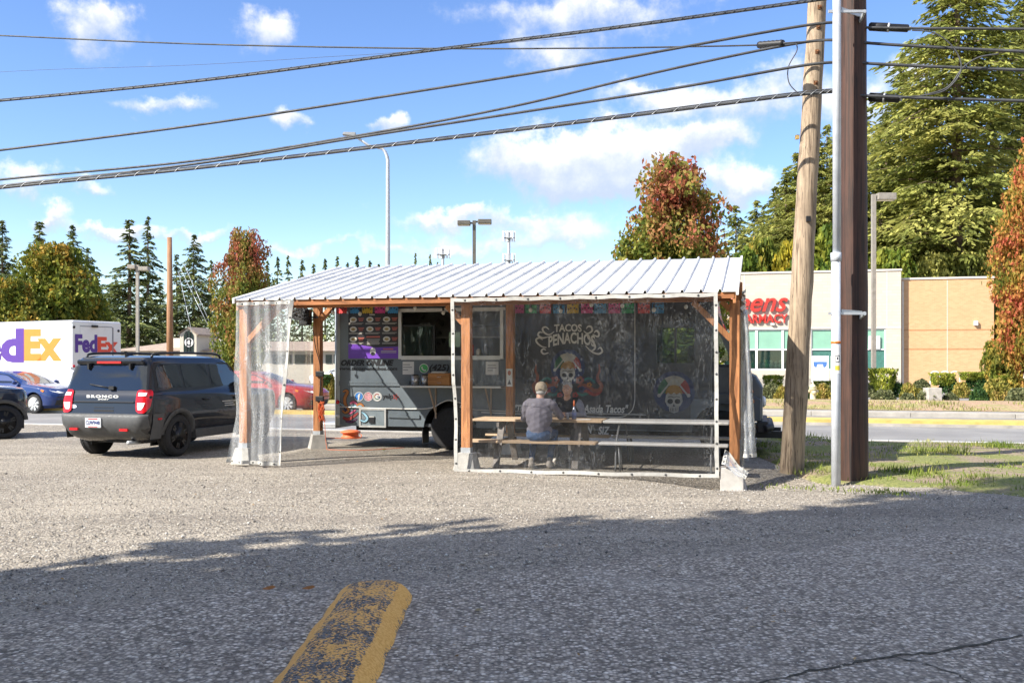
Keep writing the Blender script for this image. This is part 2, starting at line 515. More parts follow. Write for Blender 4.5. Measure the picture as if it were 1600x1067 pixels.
def lin(a, b, n): return [a + (b - a) * i / (n - 1) for i in range(n)]


sheet('ground', BED, [-1500, -60, 60, 1500], [-1500, -40, 60, 2500], lambda x, y: -.32)


def lot_z(a, b):
    p = W(a, b); return gh(p.x, p.y)


sheet('gravel_lot', GRAVEL, lin(-45, 40, 171), lin(-24, 7.0, 90), lot_z, False)
rd = sheet('road', ROAD, [-160, 160], [7.2, 18.2], lambda x, y: -.10, False)
for nm, b0, b1, mt in (('lane_line', 8.55, 8.68, LINEW), ('lane_line', 16.0, 16.13, LINEW)):
    part(nm, mt, rd, lambda m: m.box(-160, 160, b0, b1, -.0985, -.095))
for b0, b1, z1, nm in ((6.98, 7.2, .012, 'kerb'), (18.2, 18.42, .05, 'kerb')):
    m = MB()
    for i in range(-36, 36):
        m.box(i * 3 + .006, i * 3 + 2.994, b0, b1, -.3, z1)
    o = m.build(nm, KERBM, None, P0, YAW, bevel=.015); o['kind'] = 'structure'
md = MB(); md.mat(0).box(-160, 160, 13.5, 14.6, -.2, -.02); md.mat(1).box(-160, 160, 13.52, 14.58, -.0199, .06)
o = md.build('median_kerb', [KERBM, YELLOW], None, P0, YAW); o['kind'] = 'structure'
sheet('sidewalk', KERBM, [-160, 160], [18.42, 19.6], lambda x, y: .035, False)
sheet('planting_strip', BED, lin(-160, 160, 60), lin(19.6, 27, 8), lambda x, y: .05 + .18 * math.sin((y - 19.6) / 7.4 * math.pi) , False)
sheet('parking_lot', ROAD, [-260, 260], [27, 300], lambda x, y: .0, False)


# old asphalt in the foreground, edge eaten by gravel
def asphalt():
    rnd = random.Random(4)
    edge = [(-14, 1.9), (-7, 4.6), (-3.4, 6.2), (-1.26, 7.1), (1.1, 8.0), (3.2, 8.9), (5.3, 9.75), (8, 10.9), (14, 13)]
    xs = lin(-14, 14, 120); top = []
    for x in xs:
        for (x0, y0), (x1, y1) in zip(edge, edge[1:]):
            if x0 <= x <= x1: y = y0 + (y1 - y0) * (x - x0) / (x1 - x0); break
        top.append(y + .12 * math.sin(x * 2.1) + .07 * math.sin(x * 6.3 + 1) + rnd.uniform(-.04, .04))
    rows = 40; vs = []; fs = []
    for j in range(rows):
        for x, t in zip(xs, top):
            f = j / (rows - 1); y = -9 + (t + 9) * f
            z = gh(x, y) + .012 - (.02 if j == rows - 1 else 0)
            vs.append((x, y, z))
    n = len(xs)
    for j in range(rows - 1):
        for i in range(n - 1): fs.append((j * n + i, j * n + i + 1, (j + 1) * n + i + 1, (j + 1) * n + i))
    me = bpy.data.meshes.new('asphalt_drive'); me.from_pydata(vs, [], fs); me.polygons.foreach_set('use_smooth', [True] * len(fs))
    o = link('asphalt_drive', me, ASPH); o['kind'] = 'structure'
    # open cracks with soil in them
    soil = M('crack_soil', (.055, .05, .035), .95, var=.3, scale=30)
    for pts in ([(1180, 1072), (1270, 1050), (1330, 1040), (1400, 1028), (1470, 1022), (1540, 1008), (1605, 996)],
                [(1400, 1030), (1450, 1042), (1500, 1060), (1520, 1075)], [(985, 878), (1040, 905), (1100, 915), (1180, 955), (1210, 975)]):
        m = MB(); w = .011 if pts[0][0] != 985 else .004
        q = []
        for (x0, y0), (x1, y1) in zip(pts, pts[1:]):
            for k in range(6):
                f = k / 6; p = GP(x0 + (x1 - x0) * f, y0 + (y1 - y0) * f); q.append(Vector((p.x + rnd.uniform(-.02, .02), p.y + rnd.uniform(-.015, .015), gh(p.x, p.y) + .0165)))
        ws = [w * rnd.uniform(.4, 1.7) for _ in q]
        vs = []
        for i, p in enumerate(q):
            vs += [(p.x, p.y - ws[i], p.z), (p.x, p.y + ws[i], p.z)]
        m.add(vs, [(2 * i, 2 * i + 2, 2 * i + 3, 2 * i + 1) for i in range(len(q) - 1)])
        m.build('crack', soil, o)


asphalt()


def verge():
    """soil and thin grass between the gravel and the street, on the right"""
    rnd = random.Random(8)
    pts = []
    xs = lin(4.3, 34, 110)
    ed = [(4.3, 3.2), (4.9, .4), (6.0, -.6), (7.6, -1.1), (10, -1.6), (14, -2.2), (34, -3)]
    vs = []; fs = []; rows = 34
    for j in range(rows):
        for a in xs:
            for (x0, y0), (x1, y1) in zip(ed, ed[1:]):
                if x0 <= a <= x1: b0 = y0 + (y1 - y0) * (a - x0) / (x1 - x0); break
            b0 += .16 * math.sin(a * 3.1) + .1 * math.sin(a * 8)
            f = j / (rows - 1); b = b0 + (6.97 - b0) * f
            p = W(a, b)
            e = min(1, f * 6) * min(1, (1 - f) * 8)
            h = gh(p.x, p.y) + .012 + e * (.05 + .03 * math.sin(a * 1.7) * math.cos(b * 1.1) + .05 * max(0, math.sin(a * .5 - 1)))
            if j == 0: h -= .03
            vs.append((a, b, h))
    n = len(xs)
    for j in range(rows - 1):
        for i in range(n - 1): fs.append((j * n + i, j * n + i + 1, (j + 1) * n + i + 1, (j + 1) * n + i))
    me = bpy.data.meshes.new('verge'); me.from_pydata(vs, [], fs); me.polygons.foreach_set('use_smooth', [True] * len(fs))
    o = link('verge', me, VERGE, None, P0, YAW); o['kind'] = 'structure'
    V_ = np.array(vs).reshape(rows, n, 3)
    # grass blades in tufts
    rng = np.random.default_rng(5)
    C = []; A = []; B = []
    for _ in range(900):
        j, i = rng.integers(1, rows - 2), int(rng.integers(0, n - 1) * rng.random() ** .6)
        c = V_[j, min(i, n - 2)] + np.array([rng.normal() * .15, rng.normal() * .1, 0])
        dens = .5 + .5 * math.sin(c[0] * 1.9 + 1) * math.cos(c[1] * 1.6)
        if rng.random() > .25 + .75 * dens: continue
        k = int(10 + 34 * dens); hgt = rng.uniform(.025, .07) * (1 + 1.2 * (rng.random() < .12))
        for _b in range(k):
            r = rng.normal(size=2) * .13; an = rng.uniform(0, 6.28); t = rng.uniform(.2, .7)
            d = np.array([math.cos(an) * t, math.sin(an) * t, 1.0]); d /= np.linalg.norm(d)
            h = hgt * rng.uniform(.5, 1.2)
            C.append(c + np.array([r[0], r[1], h * .45])); A.append(d * h * .55)
            B.append(np.array([-math.sin(an), math.cos(an), 0]) * rng.uniform(.004, .008))
    # tufts round the foot of the poles and kerb
    for (px, py, k, hh) in ((1275, 735, 160, .16), (1300, 742, 170, .14), (1375, 752, 120, .08), (1235, 765, 60, .06), (1290, 770, 50, .05), (1380, 776, 160, .06), (1340, 740, 60, .12), (1250, 700, 80, .1), (1420, 745, 260, .16), (1470, 715, 160, .22), (1550, 705, 160, .2)):
        q = GP(px, py); a = (q - P0).dot(U); b = (q - P0).dot(V)
        for _b in range(k):
            an = rng.uniform(0, 6.28); t = rng.uniform(.2, .9); h = hh * rng.uniform(.4, 1.2)
            d = np.array([math.cos(an) * t, math.sin(an) * t, 1.0]); d /= np.linalg.norm(d)
            C.append(np.array([a + rng.normal() * .22, b + rng.normal() * .12, gh(q.x, q.y) + .03 + h * .45])); A.append(d * h * .55)
            B.append(np.array([-math.sin(an), math.cos(an), 0]) * rng.uniform(.005, .01))
    v, f = leaf_cards(np.array(C), np.array(A), np.array(B))
    gm = leaf_mat('grass_blades', [(.10, .15, .02), (.2, .27, .04), (.36, .34, .1)], .8, .35)
    g = link('grass', np_mesh('grass', v, f), gm, None, P0, YAW); g['kind'] = 'stuff'; g['label'] = 'thin patchy green grass on the verge beside the street'; g['category'] = 'grass'


verge()


def pebbles():
    rng = np.random.default_rng(3); n = 26000
    y = 5.0 + rng.random(n) ** 1.3 * 9.0; x = (rng.random(n) - .5) * 1.16 * y
    keep = []
    for i in range(n):
        # loose stones thin out on the asphalt
        edge = 7.62 + .43 * x[i]
        keep.append(y[i] > edge or rng.random() < .16)
    x = x[keep]; y = y[keep]; n = len(x)
    z = np.array([gh(a, b) for a, b in zip(x, y)]) + .012
    r = rng.uniform(.004, .011, n) * (1 + .8 * (rng.random(n) < .05))
    base = np.array([(1, 0, 0), (0, 1, 0), (-1, 0, 0), (0, -1, 0), (0, 0, .75), (0, 0, -.6)], float)
    an = rng.random(n) * 6.28
    v = base[None] * r[:, None, None] * rng.uniform(.65, 1.35, (n, 6, 1))
    c, s_ = np.cos(an)[:, None], np.sin(an)[:, None]
    vx = v[..., 0] * c - v[..., 1] * s_; vy = v[..., 0] * s_ + v[..., 1] * c
    v = np.stack([vx + x[:, None], vy + y[:, None], v[..., 2] + z[:, None]], -1).reshape(-1, 3)
    t = np.array([(0, 1, 4), (1, 2, 4), (2, 3, 4), (3, 0, 4), (1, 0, 5), (2, 1, 5), (3, 2, 5), (0, 3, 5)])
    f = (t[None] + 6 * np.arange(n)[:, None, None]).reshape(-1, 3)
    m = bpy.data.materials.new('loose_stone'); m.use_nodes = True
    g = NT(m.node_tree); ge = g.new('ShaderNodeNewGeometry')
    g.l.new(g.ramp(ge.outputs['Random Per Island'], [(0, (.12, .115, .11)), (.4, (.32, .29, .25)), (.75, (.46, .42, .36)), (1, (.68, .66, .62))]), g.n['Principled BSDF'].inputs['Base Color'])
    g.n['Principled BSDF'].inputs['Roughness'].default_value = .9
    o = link('loose_gravel', np_mesh('loose_gravel', v, f), m); o['kind'] = 'stuff'; o['label'] = 'loose grey and tan gravel strewn over the lot'; o['category'] = 'gravel'


pebbles()


def litter():
    """dead leaves and twigs lying about the lot"""
    rng = np.random.default_rng(17); n = 420
    y = 5.2 + rng.random(n) ** 1.1 * 10; x = (rng.random(n) - .45) * 1.15 * y
    k = (rng.random(n) < .35) | (np.sin(x * 1.3 + y) > .1); x, y = x[k], y[k]; n = len(x)
    z = np.array([gh(a, b) for a, b in zip(x, y)]) + .022; an = rng.random(n) * 6.28; q = rng.uniform(.009, .024, n)
    C = np.stack([x, y, z], 1); A = np.stack([np.cos(an), np.sin(an), rng.normal(size=n) * .25], 1) * q[:, None]; B = np.stack([-np.sin(an), np.cos(an), rng.normal(size=n) * .3], 1) * (q * rng.uniform(.2, .6, n))[:, None]
    v, f = leaf_cards(C, A, B)
    o = link('leaf_litter', np_mesh('leaf_litter', v, f), leaf_mat('dead_leaves', [(.14, .075, .03), (.32, .19, .07), (.42, .33, .18)], 2, .1)); o['kind'] = 'stuff'; o['label'] = 'small dead leaves strewn over gravel and asphalt'; o['category'] = 'leaf litter'


litter()


# ------------------------------------------------------------------ trees
BARK = M('bark', (.16, .115, .08), .9, var=.25, scale=4, bump=.6, bscale=18)


def conifer_meshes(seed, H=20.0, Rr=3.6, levels=36, per=7, sprays=46, gap=.1, card=.2, base=.06, full=1.5):
    """boughs in loose whorls, each a drooping pad of many small needle sprays"""
    rng = np.random.default_rng(seed); C = []; A = []; B = []
    m = MB(); m.tube([(0, 0, -.5), (0.03, 0, H * .3), (-.03, .03, H * .7), (0, 0, H * .99)], [H * .014, H * .011, H * .006, .02], 8)
    ph = rng.random(4) * 6
    for li in range(levels):
        t0 = base + (1 - base) * (li + .2 + .6 * rng.random()) / levels
        for k in range(per):
            if rng.random() < gap: continue
            t = min(.995, t0 + rng.normal() * .012); z = t * H; an = rng.uniform(0, 2 * math.pi)
            prof = min(1, (1 - t) * full) ** .85 * (1 + .22 * math.sin(t * 19 + ph[0] + 1.3 * math.sin(an + ph[1])) + .14 * math.sin(t * 43 + ph[2] + an))
            if t < base + .1: prof *= .6 + 4 * (t - base)
            L = max(.3, Rr * prof * rng.uniform(.5, 1.12)); ca, sa = math.cos(an), math.sin(an)
            droop = rng.uniform(.12, .5); lift = rng.uniform(.0, .25)
            n = max(6, int(sprays * (L / Rr) ** 1.1))
            f = .1 + .92 * rng.random(n) ** .75; w = L * .24 * np.sin(np.clip(f, 0, 1) * 2.6 + .35); lat = rng.normal(size=n) * w * .55
            r = L * f
            P = np.stack([ca * r - sa * lat, sa * r + ca * lat, z + lift * r - droop * L * f * f - np.abs(lat) * .35 + rng.normal(size=n) * .05 - .08 * rng.random(n)], 1)
            sg = np.sign(lat) * rng.uniform(.3, .9, n)
            D = np.stack([ca * .8 - sa * sg, sa * .8 + ca * sg, -.45 + rng.normal(size=n) * .3], 1); D /= np.linalg.norm(D, axis=1)[:, None]
            Q = np.cross(D, np.stack([rng.normal(size=n) * .7, rng.normal(size=n) * .7, np.ones(n)], 1)); Q /= np.linalg.norm(Q, axis=1)[:, None]
            q = card * rng.uniform(.55, 1.3, n)[:, None]
            C.append(P); A.append(D * q); B.append(Q * q * .34)
            if L > .8 and rng.random() < .35: m.tube([(0, 0, z), (ca * L * .5, sa * L * .5, z + lift * L * .5 - droop * L * .25), (ca * L * .9, sa * L * .9, z + lift * L * .9 - droop * L * .8)], [H * .0022, H * .0015, .008], 4, False)
    v, f = leaf_cards(np.concatenate(C), np.concatenate(A), np.concatenate(B))
    return m, np_mesh('crown', v, f)


def broad_meshes(seed, H=9.0, Rr=3.0, lobes=26, leaves=15000, leaf=.13, low=.16, point=1.0, hollow=.5):
    """trunk with limbs, leaf clumps set on limb ends"""
    rng = np.random.default_rng(seed); m = MB()
    m.tube([(0, 0, -.4), (.03, 0, H * .2), (-.05, .04, H * .55), (0, 0, H * .88)], [H * .02, H * .015, H * .009, .03], 8)
    cent = []
    for k in range(lobes):
        t = low + (1 - low) * ((k + .5) / lobes)
        e = max(.08, (math.sin(math.pi * min(1, (t - low) / (1 - low) * .9 + .06)) ** .62) * (1 - .35 * point * (t - low) / (1 - low)))
        an = k * 2.399 + rng.normal() * .3; rr = Rr * e * rng.uniform(.35, .8)
        if k % 4 == 3: rr = Rr * e * rng.uniform(.85, 1.12)          # a limb that reaches past the rest
        c = np.array([math.cos(an) * rr, math.sin(an) * rr, t * H * .93 + rng.normal() * .03 * H])
        cent.append((c, Rr * (.2 + .24 * e) * (rng.uniform(.4, .7) if k % 4 == 3 else rng.uniform(.7, 1.25))))
        z0 = max(H * .12, c[2] - rr * .9)
        m.tube([(0, 0, z0), (c[0] * .5, c[1] * .5, (z0 + c[2]) / 2 + .1), tuple(c)], [H * .006, H * .004, .012], 5, False)
    cs = np.array([c for c, r in cent]); rs = np.array([r for c, r in cent])
    pick = rng.choice(len(cs), leaves, p=rs ** 2 / (rs ** 2).sum())
    d = rng.normal(size=(leaves, 3)); d /= np.linalg.norm(d, axis=1)[:, None]
    rad = rs[pick] * (hollow + (1.12 - hollow) * rng.random(leaves) ** .6)
    # sub-clumps give the outline its lumps
    P = cs[pick] + d * rad[:, None] * np.array([1, 1, .85]) + rng.normal(size=(leaves, 3)) * .05
    P += .12 * Rr * np.sin(P * 5.1 / Rr * 1.7 + np.array([0, 2, 4])) * .35
    A = rng.normal(size=(leaves, 3)) + d * .6 + np.array([0, 0, -.5]); A /= np.linalg.norm(A, axis=1)[:, None]
    B = np.cross(A, rng.normal(size=(leaves, 3))); B /= np.linalg.norm(B, axis=1)[:, None]
    q = leaf * rng.uniform(.6, 1.3, leaves)
    v, f = leaf_cards(P, A * q[:, None], B * q[:, None] * .62)
    return m, np_mesh('crown', v, f)


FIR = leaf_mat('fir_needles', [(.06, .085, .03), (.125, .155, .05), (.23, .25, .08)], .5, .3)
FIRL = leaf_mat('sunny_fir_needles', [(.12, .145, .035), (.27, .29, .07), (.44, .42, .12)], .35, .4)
GREENL = leaf_mat('green_leaves', [(.05, .1, .015), (.12, .17, .02), (.25, .26, .035)], .5)
ORANGELV = leaf_mat('turning_leaves', [(.1, .14, .02), (.22, .23, .035), (.4, .27, .045), (.48, .21, .04)], .42, .4, (.40, .84))
FIERYLV = leaf_mat('fiery_leaves', [(.16, .18, .03), (.36, .28, .05), (.48, .2, .06), (.42, .1, .06)], .6, .4, (.3, .7))
REDLV = leaf_mat('red_maple_leaves', [(.12, .17, .03), (.26, .26, .05), (.36, .16, .07), (.32, .075, .055)], .7, .4, (.25, .75), (2.0, 8.5, -.34, .16))
YELLV = leaf_mat('yellow_leaves', [(.2, .2, .02), (.5, .38, .03)], .5, .4)
PROTO = {}


def proto(kind):
    if kind in PROTO: return PROTO[kind]
    if kind == 'fir': r = conifer_meshes(1, 20, 3.9, 42, 9, 62, .06, .25)
    elif kind == 'fir2': r = conifer_meshes(2, 20, 3.2, 40, 8, 56, .14, .26)
    elif kind == 'fir3': r = conifer_meshes(7, 20, 4.6, 42, 10, 74, .06, .25, .02, 1.9)
    elif kind == 'bigfir': r = conifer_meshes(11, 30, 6.0, 60, 12, 110, .06, .24, .03, 2.1)
    elif kind == 'far': r = conifer_meshes(4, 20, 3.6, 26, 7, 16, .1, .42)
    elif kind == 'broad': r = broad_meshes(21, 9, 4.0, 46, 19000, .18, .08, .6, .3)
    elif kind == 'maple': r = broad_meshes(22, 9, 2.5, 64, 30000, .11, .08, .12, .25)
    elif kind == 'maple2': r = broad_meshes(29, 9, 2.6, 50, 22000, .10, .06, .9, .3)
    elif kind == 'round': r = broad_meshes(24, 8, 3.6, 28, 9000, .26, .08, .4)
    elif kind == 'airy': r = broad_meshes(33, 12, 3.0, 40, 1500, .26, .12, .5, .1)
    elif kind == 'shade': r = broad_meshes(25, 12, 3.9, 64, 6200, .27, .05, .7, .1)
    H = {'bigfir': 30, 'broad': 9, 'maple': 9, 'maple2': 9, 'round': 8, 'shade': 12, 'airy': 12}.get(kind, 20)
    rr = {'fir': 3.9, 'fir2': 3.2, 'fir3': 4.6, 'bigfir': 6, 'far': 3.6, 'broad': 4, 'maple': 2.5, 'maple2': 2.6, 'round': 3.6, 'shade': 3.9, 'airy': 3.0}[kind]
    tm = bpy.data.meshes.new('trunk'); tm.from_pydata(r[0].v, [], r[0].f); tm.polygons.foreach_set('use_smooth', r[0].sm); tm.materials.append(BARK)
    PROTO[kind] = (tm, r[1], H, rr); return PROTO[kind]


CROWNS = {}


def tree(name, kind, mat, loc, H, rad, label, group=None, rz=0):
    tm, cm, h0, r0 = proto(kind)
    key = (kind, mat.name)
    if key not in CROWNS:
        c = cm.copy(); c.materials.clear(); c.materials.append(mat); CROWNS[key] = c
    e = empty(name, loc, rz, label, 'tree', group); e.scale = (rad / r0, rad / r0, H / h0)
    link('trunk', tm, None, e); link('crown', CROWNS[key], None, e)
    return e


def tree_px(name, kind, mat, px, ytop, hw, D, label, group=None, z0=0.0):
    p = AT(px, HOR, D); H = CAMZ + (HOR - ytop) * D / FPX - z0
    return tree(name, kind, mat, (p.x, D, z0), H, hw * D / FPX * (1.3 if 'fir' in kind else 1.0), label, group, rz=(px * 1.7) % 6.28)


def hill():
    def z(x, y):
        f = max(0, min(1, (x - 18) / 70)); g_ = max(0, min(1, (y - 80) / 60))
        return -.3 + 9 * f * f * g_ + 5 * f * g_ * (1 + .2 * math.sin(x * .2))
    sheet('hillside', M('hill_undergrowth', (.055, .075, .025), .95, var=.3, scale=.4, bump=.8, bscale=3), lin(10, 190, 40), lin(78, 220, 24), z)
    return z


HZ = hill()


def trees():
    L = 'trees along the far side of the street'
    for px, yt, hw, D, k, lab in (
        (4, 345, 42, 95, 'fir', 'dark fir at the left edge of the picture'),
        (62, 347, 44, 100, 'fir2', 'sparse topped fir above the orange tinted tree'),
        (114, 352, 40, 104, 'fir', 'fir rising behind the right half of the orange tinted tree'),
        (138, 388, 36, 110, 'fir3', 'lower fir just right of the orange tinted tree'),
        (202, 344, 46, 90, 'fir2', 'tall fir directly behind the grey twin parking lamp'),
        (231, 339, 30, 96, 'fir2', 'slim tallest fir right of the twin parking lamp'),
        (276, 398, 24, 112, 'fir2', 'thin half bare fir behind the brown wooden pole'),
        (303, 367, 42, 92, 'fir3', 'broad fir between the brown pole and the red topped maple'),
        (180, 430, 34, 100, 'fir3', 'short dark fir left of the twin parking lamp')):
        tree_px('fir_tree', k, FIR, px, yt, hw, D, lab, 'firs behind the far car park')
    far = sorted(((330, 405, 26), (418, 406, 22), (434, 400, 24), (450, 398, 22), (472, 405, 26), (490, 411, 24), (508, 403, 24), (527, 399, 22), (543, 409, 22), (558, 398, 26), (578, 406, 26), (592, 411, 22), (649, 394, 15), (672, 396, 15), (684, 408, 13), (962, 400, 17), (250, 440, 40), (350, 430, 36), (395, 425, 34)))
    ords = 'first second third fourth fifth sixth seventh eighth ninth tenth eleventh twelfth thirteenth fourteenth fifteenth sixteenth seventeenth eighteenth last'.split()
    for od, (px, yt, hw) in zip(ords, far):
        tree_px('distant_fir', 'far', FIR, px, yt, hw, 175, od + ' from the left of the small distant firs along the skyline', 'row of distant firs on the skyline')
    tree_px('autumn_tree', 'broad', ORANGELV, 88, 372, 78, 62, 'wide green and orange tree above the white delivery van', L)
    tree_px('autumn_tree', 'broad', ORANGELV, 18, 428, 56, 58, 'green and orange tree cut by the left edge of the picture', L)
    tree_px('maple_tree', 'maple', REDLV, 379, 346, 43, 47, 'red topped maple left of the shelter roof corner', L)
    tree_px('maple_tree', 'maple', REDLV, 1054, 228, 86, 41, 'large red and green maple rising above the metal roof', L)
    tree_px('maple_tree', 'maple2', FIERYLV, 1607, 225, 62, 43, 'orange and green maple at the right edge of the picture', L)
    tree_px('sapling', 'round', ORANGELV, 1548, 530, 16, 47, 'thin young tree with orange leaves before the brick wall', L)
    G = 'firs on the wooded hill'
    for px, yt, hw, D, k, lab in (
        (1495, -130, 130, 84, 'bigfir', 'huge sunlit fir filling the upper right of the picture'),
        (1600, -60, 90, 96, 'bigfir', 'tall fir at the right edge behind the huge sunlit fir'),
        (1412, 82, 70, 96, 'bigfir', 'tall fir just right of the dark utility pole'),
        (1352, 165, 62, 104, 'bigfir', 'fir showing between and behind the two utility poles'),
        (1292, 196, 62, 108, 'fir3', 'rounded fir seen left of the white conduit'),
        (1246, 240, 74, 112, 'fir3', 'fir on the wooded hill left of the leaning pole'),
        (1212, 292, 72, 112, 'fir3', 'mid height fir halfway down the wooded hill slope'),
        (1183, 314, 58, 118, 'fir3', 'pointed fir at the low end of the wooded hill'),
        (1150, 322, 56, 120, 'fir3', 'lowest fir of the hill touching the large maple'),
        (1228, 262, 66, 94, 'bigfir', 'sunlit fir on the slope between the maple and the leaning pole'), (1278, 208, 70, 92, 'bigfir', 'sunlit fir just left of the leaning pole'), (1322, 176, 66, 90, 'bigfir', 'sunlit fir seen between the leaning pole and the white conduit'),
        (1385, 190, 60, 92, 'fir3', 'leafy fir lower down right of the dark pole'), (1455, 150, 70, 98, 'bigfir', 'fir between the tall fir and the huge sunlit fir'), (1318, 300, 50, 92, 'fir3', 'low fir seen between the leaning pole and the conduit'), (1200, 345, 40, 96, 'fir3', 'lowest fir above the yellow tree'),
        (1325, 250, 50, 112, 'fir3', 'fir filling the gap left of the leaning pole top'), (1268, 275, 44, 104, 'fir', 'lower fir in front of the hill crest left of the leaning pole'), (1230, 318, 40, 102, 'fir3', 'low fir among the yellowing trees'),
        (1545, 250, 80, 90, 'fir3', 'shorter fir over the brick wall beside the orange maple'),
        (1440, 270, 60, 84, 'fir3', 'shorter fir above the joint of white and brick walls'),
        (1375, 300, 55, 86, 'fir3', 'shorter fir behind the right parking lamp')):
        p = AT(px, HOR, D)
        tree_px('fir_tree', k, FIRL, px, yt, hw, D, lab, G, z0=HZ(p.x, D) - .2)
    for px, yt, hw, D, m_, lab in (
        (1310, 345, 60, 80, GREENL, 'bright green tree above the pharmacy wall between the poles'),
        (1232, 372, 30, 82, YELLV, 'small yellow tree above the pharmacy wall left of the leaning pole'),
        (1190, 368, 36, 84, ORANGELV, 'orange brown tree above the pharmacy wall near the roof end'),
        (1165, 385, 40, 80, GREENL, 'low green tree above the pharmacy wall at the roof end'),
        (1260, 395, 48, 78, GREENL, 'low green tree behind the leaning pole'),
        (1395, 385, 50, 78, GREENL, 'low green tree above the white wall right of the dark pole'),
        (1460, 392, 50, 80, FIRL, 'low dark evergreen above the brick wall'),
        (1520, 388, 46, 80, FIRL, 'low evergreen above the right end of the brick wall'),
        (1585, 430, 46, 62, GREENL, 'tall green hedge tree right of the brick wall')):
        p = AT(px, HOR, D)
        tree_px('hill_tree', 'round', m_, px, yt, hw, D, lab, 'leafy trees at the foot of the hill', z0=max(0, HZ(p.x, D) - .2))
    # the trees behind the photographer whose shade lies over the foreground
    for s_, q, h, r, lab in ((-6, -4.0, 12.5, 2.9, 'leafy tree behind the photographer, nearest the gravel lot'), (-10.5, -4.2, 16.5, 3.0, 'taller leafy tree behind the photographer, farther back'), (-8, .2, 15, 3.6, 'wide leafy tree behind the photographer, beside the drive'),
                          (-14, -2.2, 19, 3.6, 'tallest leafy tree behind the photographer'), (-3.6, -1.6, 8.5, 2.6, 'small leafy tree close behind the photographer'), (-16, 2.6, 17, 4, 'leafy tree farthest behind the photographer'), (-3.2, -5.6, 5.6, 1.6, 'shrubby small tree at the lot edge behind the photographer'), (-5.5, -5.7, 17, 2.6, 'slim tree at the lot edge behind the photographer'), (-12, -5.6, 21, 2.0, 'tall slim tree far behind the photographer'), (-7.5, -6.5, 14, 2.6, 'thin leaved tree beside the lot behind the photographer'), (-13.5, -6.8, 11.5, 2.4, 'small thin leaved tree left of the lot behind the photographer')):
        tree('shade_tree', 'airy' if 'thin' in lab else 'shade', GREENL, (.8746 * s_ + .4848 * q, .4848 * s_ - .8746 * q, 0), h * 1.12, r, lab, 'trees behind the photographer', rz=s_)
    tree_px('green_tree', 'round', GREENL, 1056, 498, 70, 36, 'leafy green bush glimpsed through the truck cab window', L)


trees()


def shrub_mesh(seed, n=1500, leaf=.07, boxy=False):
    rng = np.random.default_rng(seed)
    d = rng.normal(size=(n, 3)); d /= np.linalg.norm(d, axis=1)[:, None]; d[:, 2] = np.abs(d[:, 2])
    if boxy: d = d / np.max(np.abs(d), axis=1)[:, None] * .92
    r = .72 + .3 * rng.random(n) + .1 * np.sin(d[:, 0] * 7 + seed) * np.cos(d[:, 1] * 6)
    P = d * r[:, None] if not boxy else d * (.85 + .15 * rng.random(n))[:, None]
    if boxy: P[:, :2] *= (.72 + .28 * P[:, 2:3])
    A = rng.normal(size=(n, 3)) + d; A /= np.linalg.norm(A, axis=1)[:, None]
    B = np.cross(A, rng.normal(size=(n, 3))); B /= np.linalg.norm(B, axis=1)[:, None]
    q = leaf * rng.uniform(.6, 1.4, n)
    v, f = leaf_cards(P, A * q[:, None], B * q[:, None] * .55)
    return np_mesh('foliage', v, f)


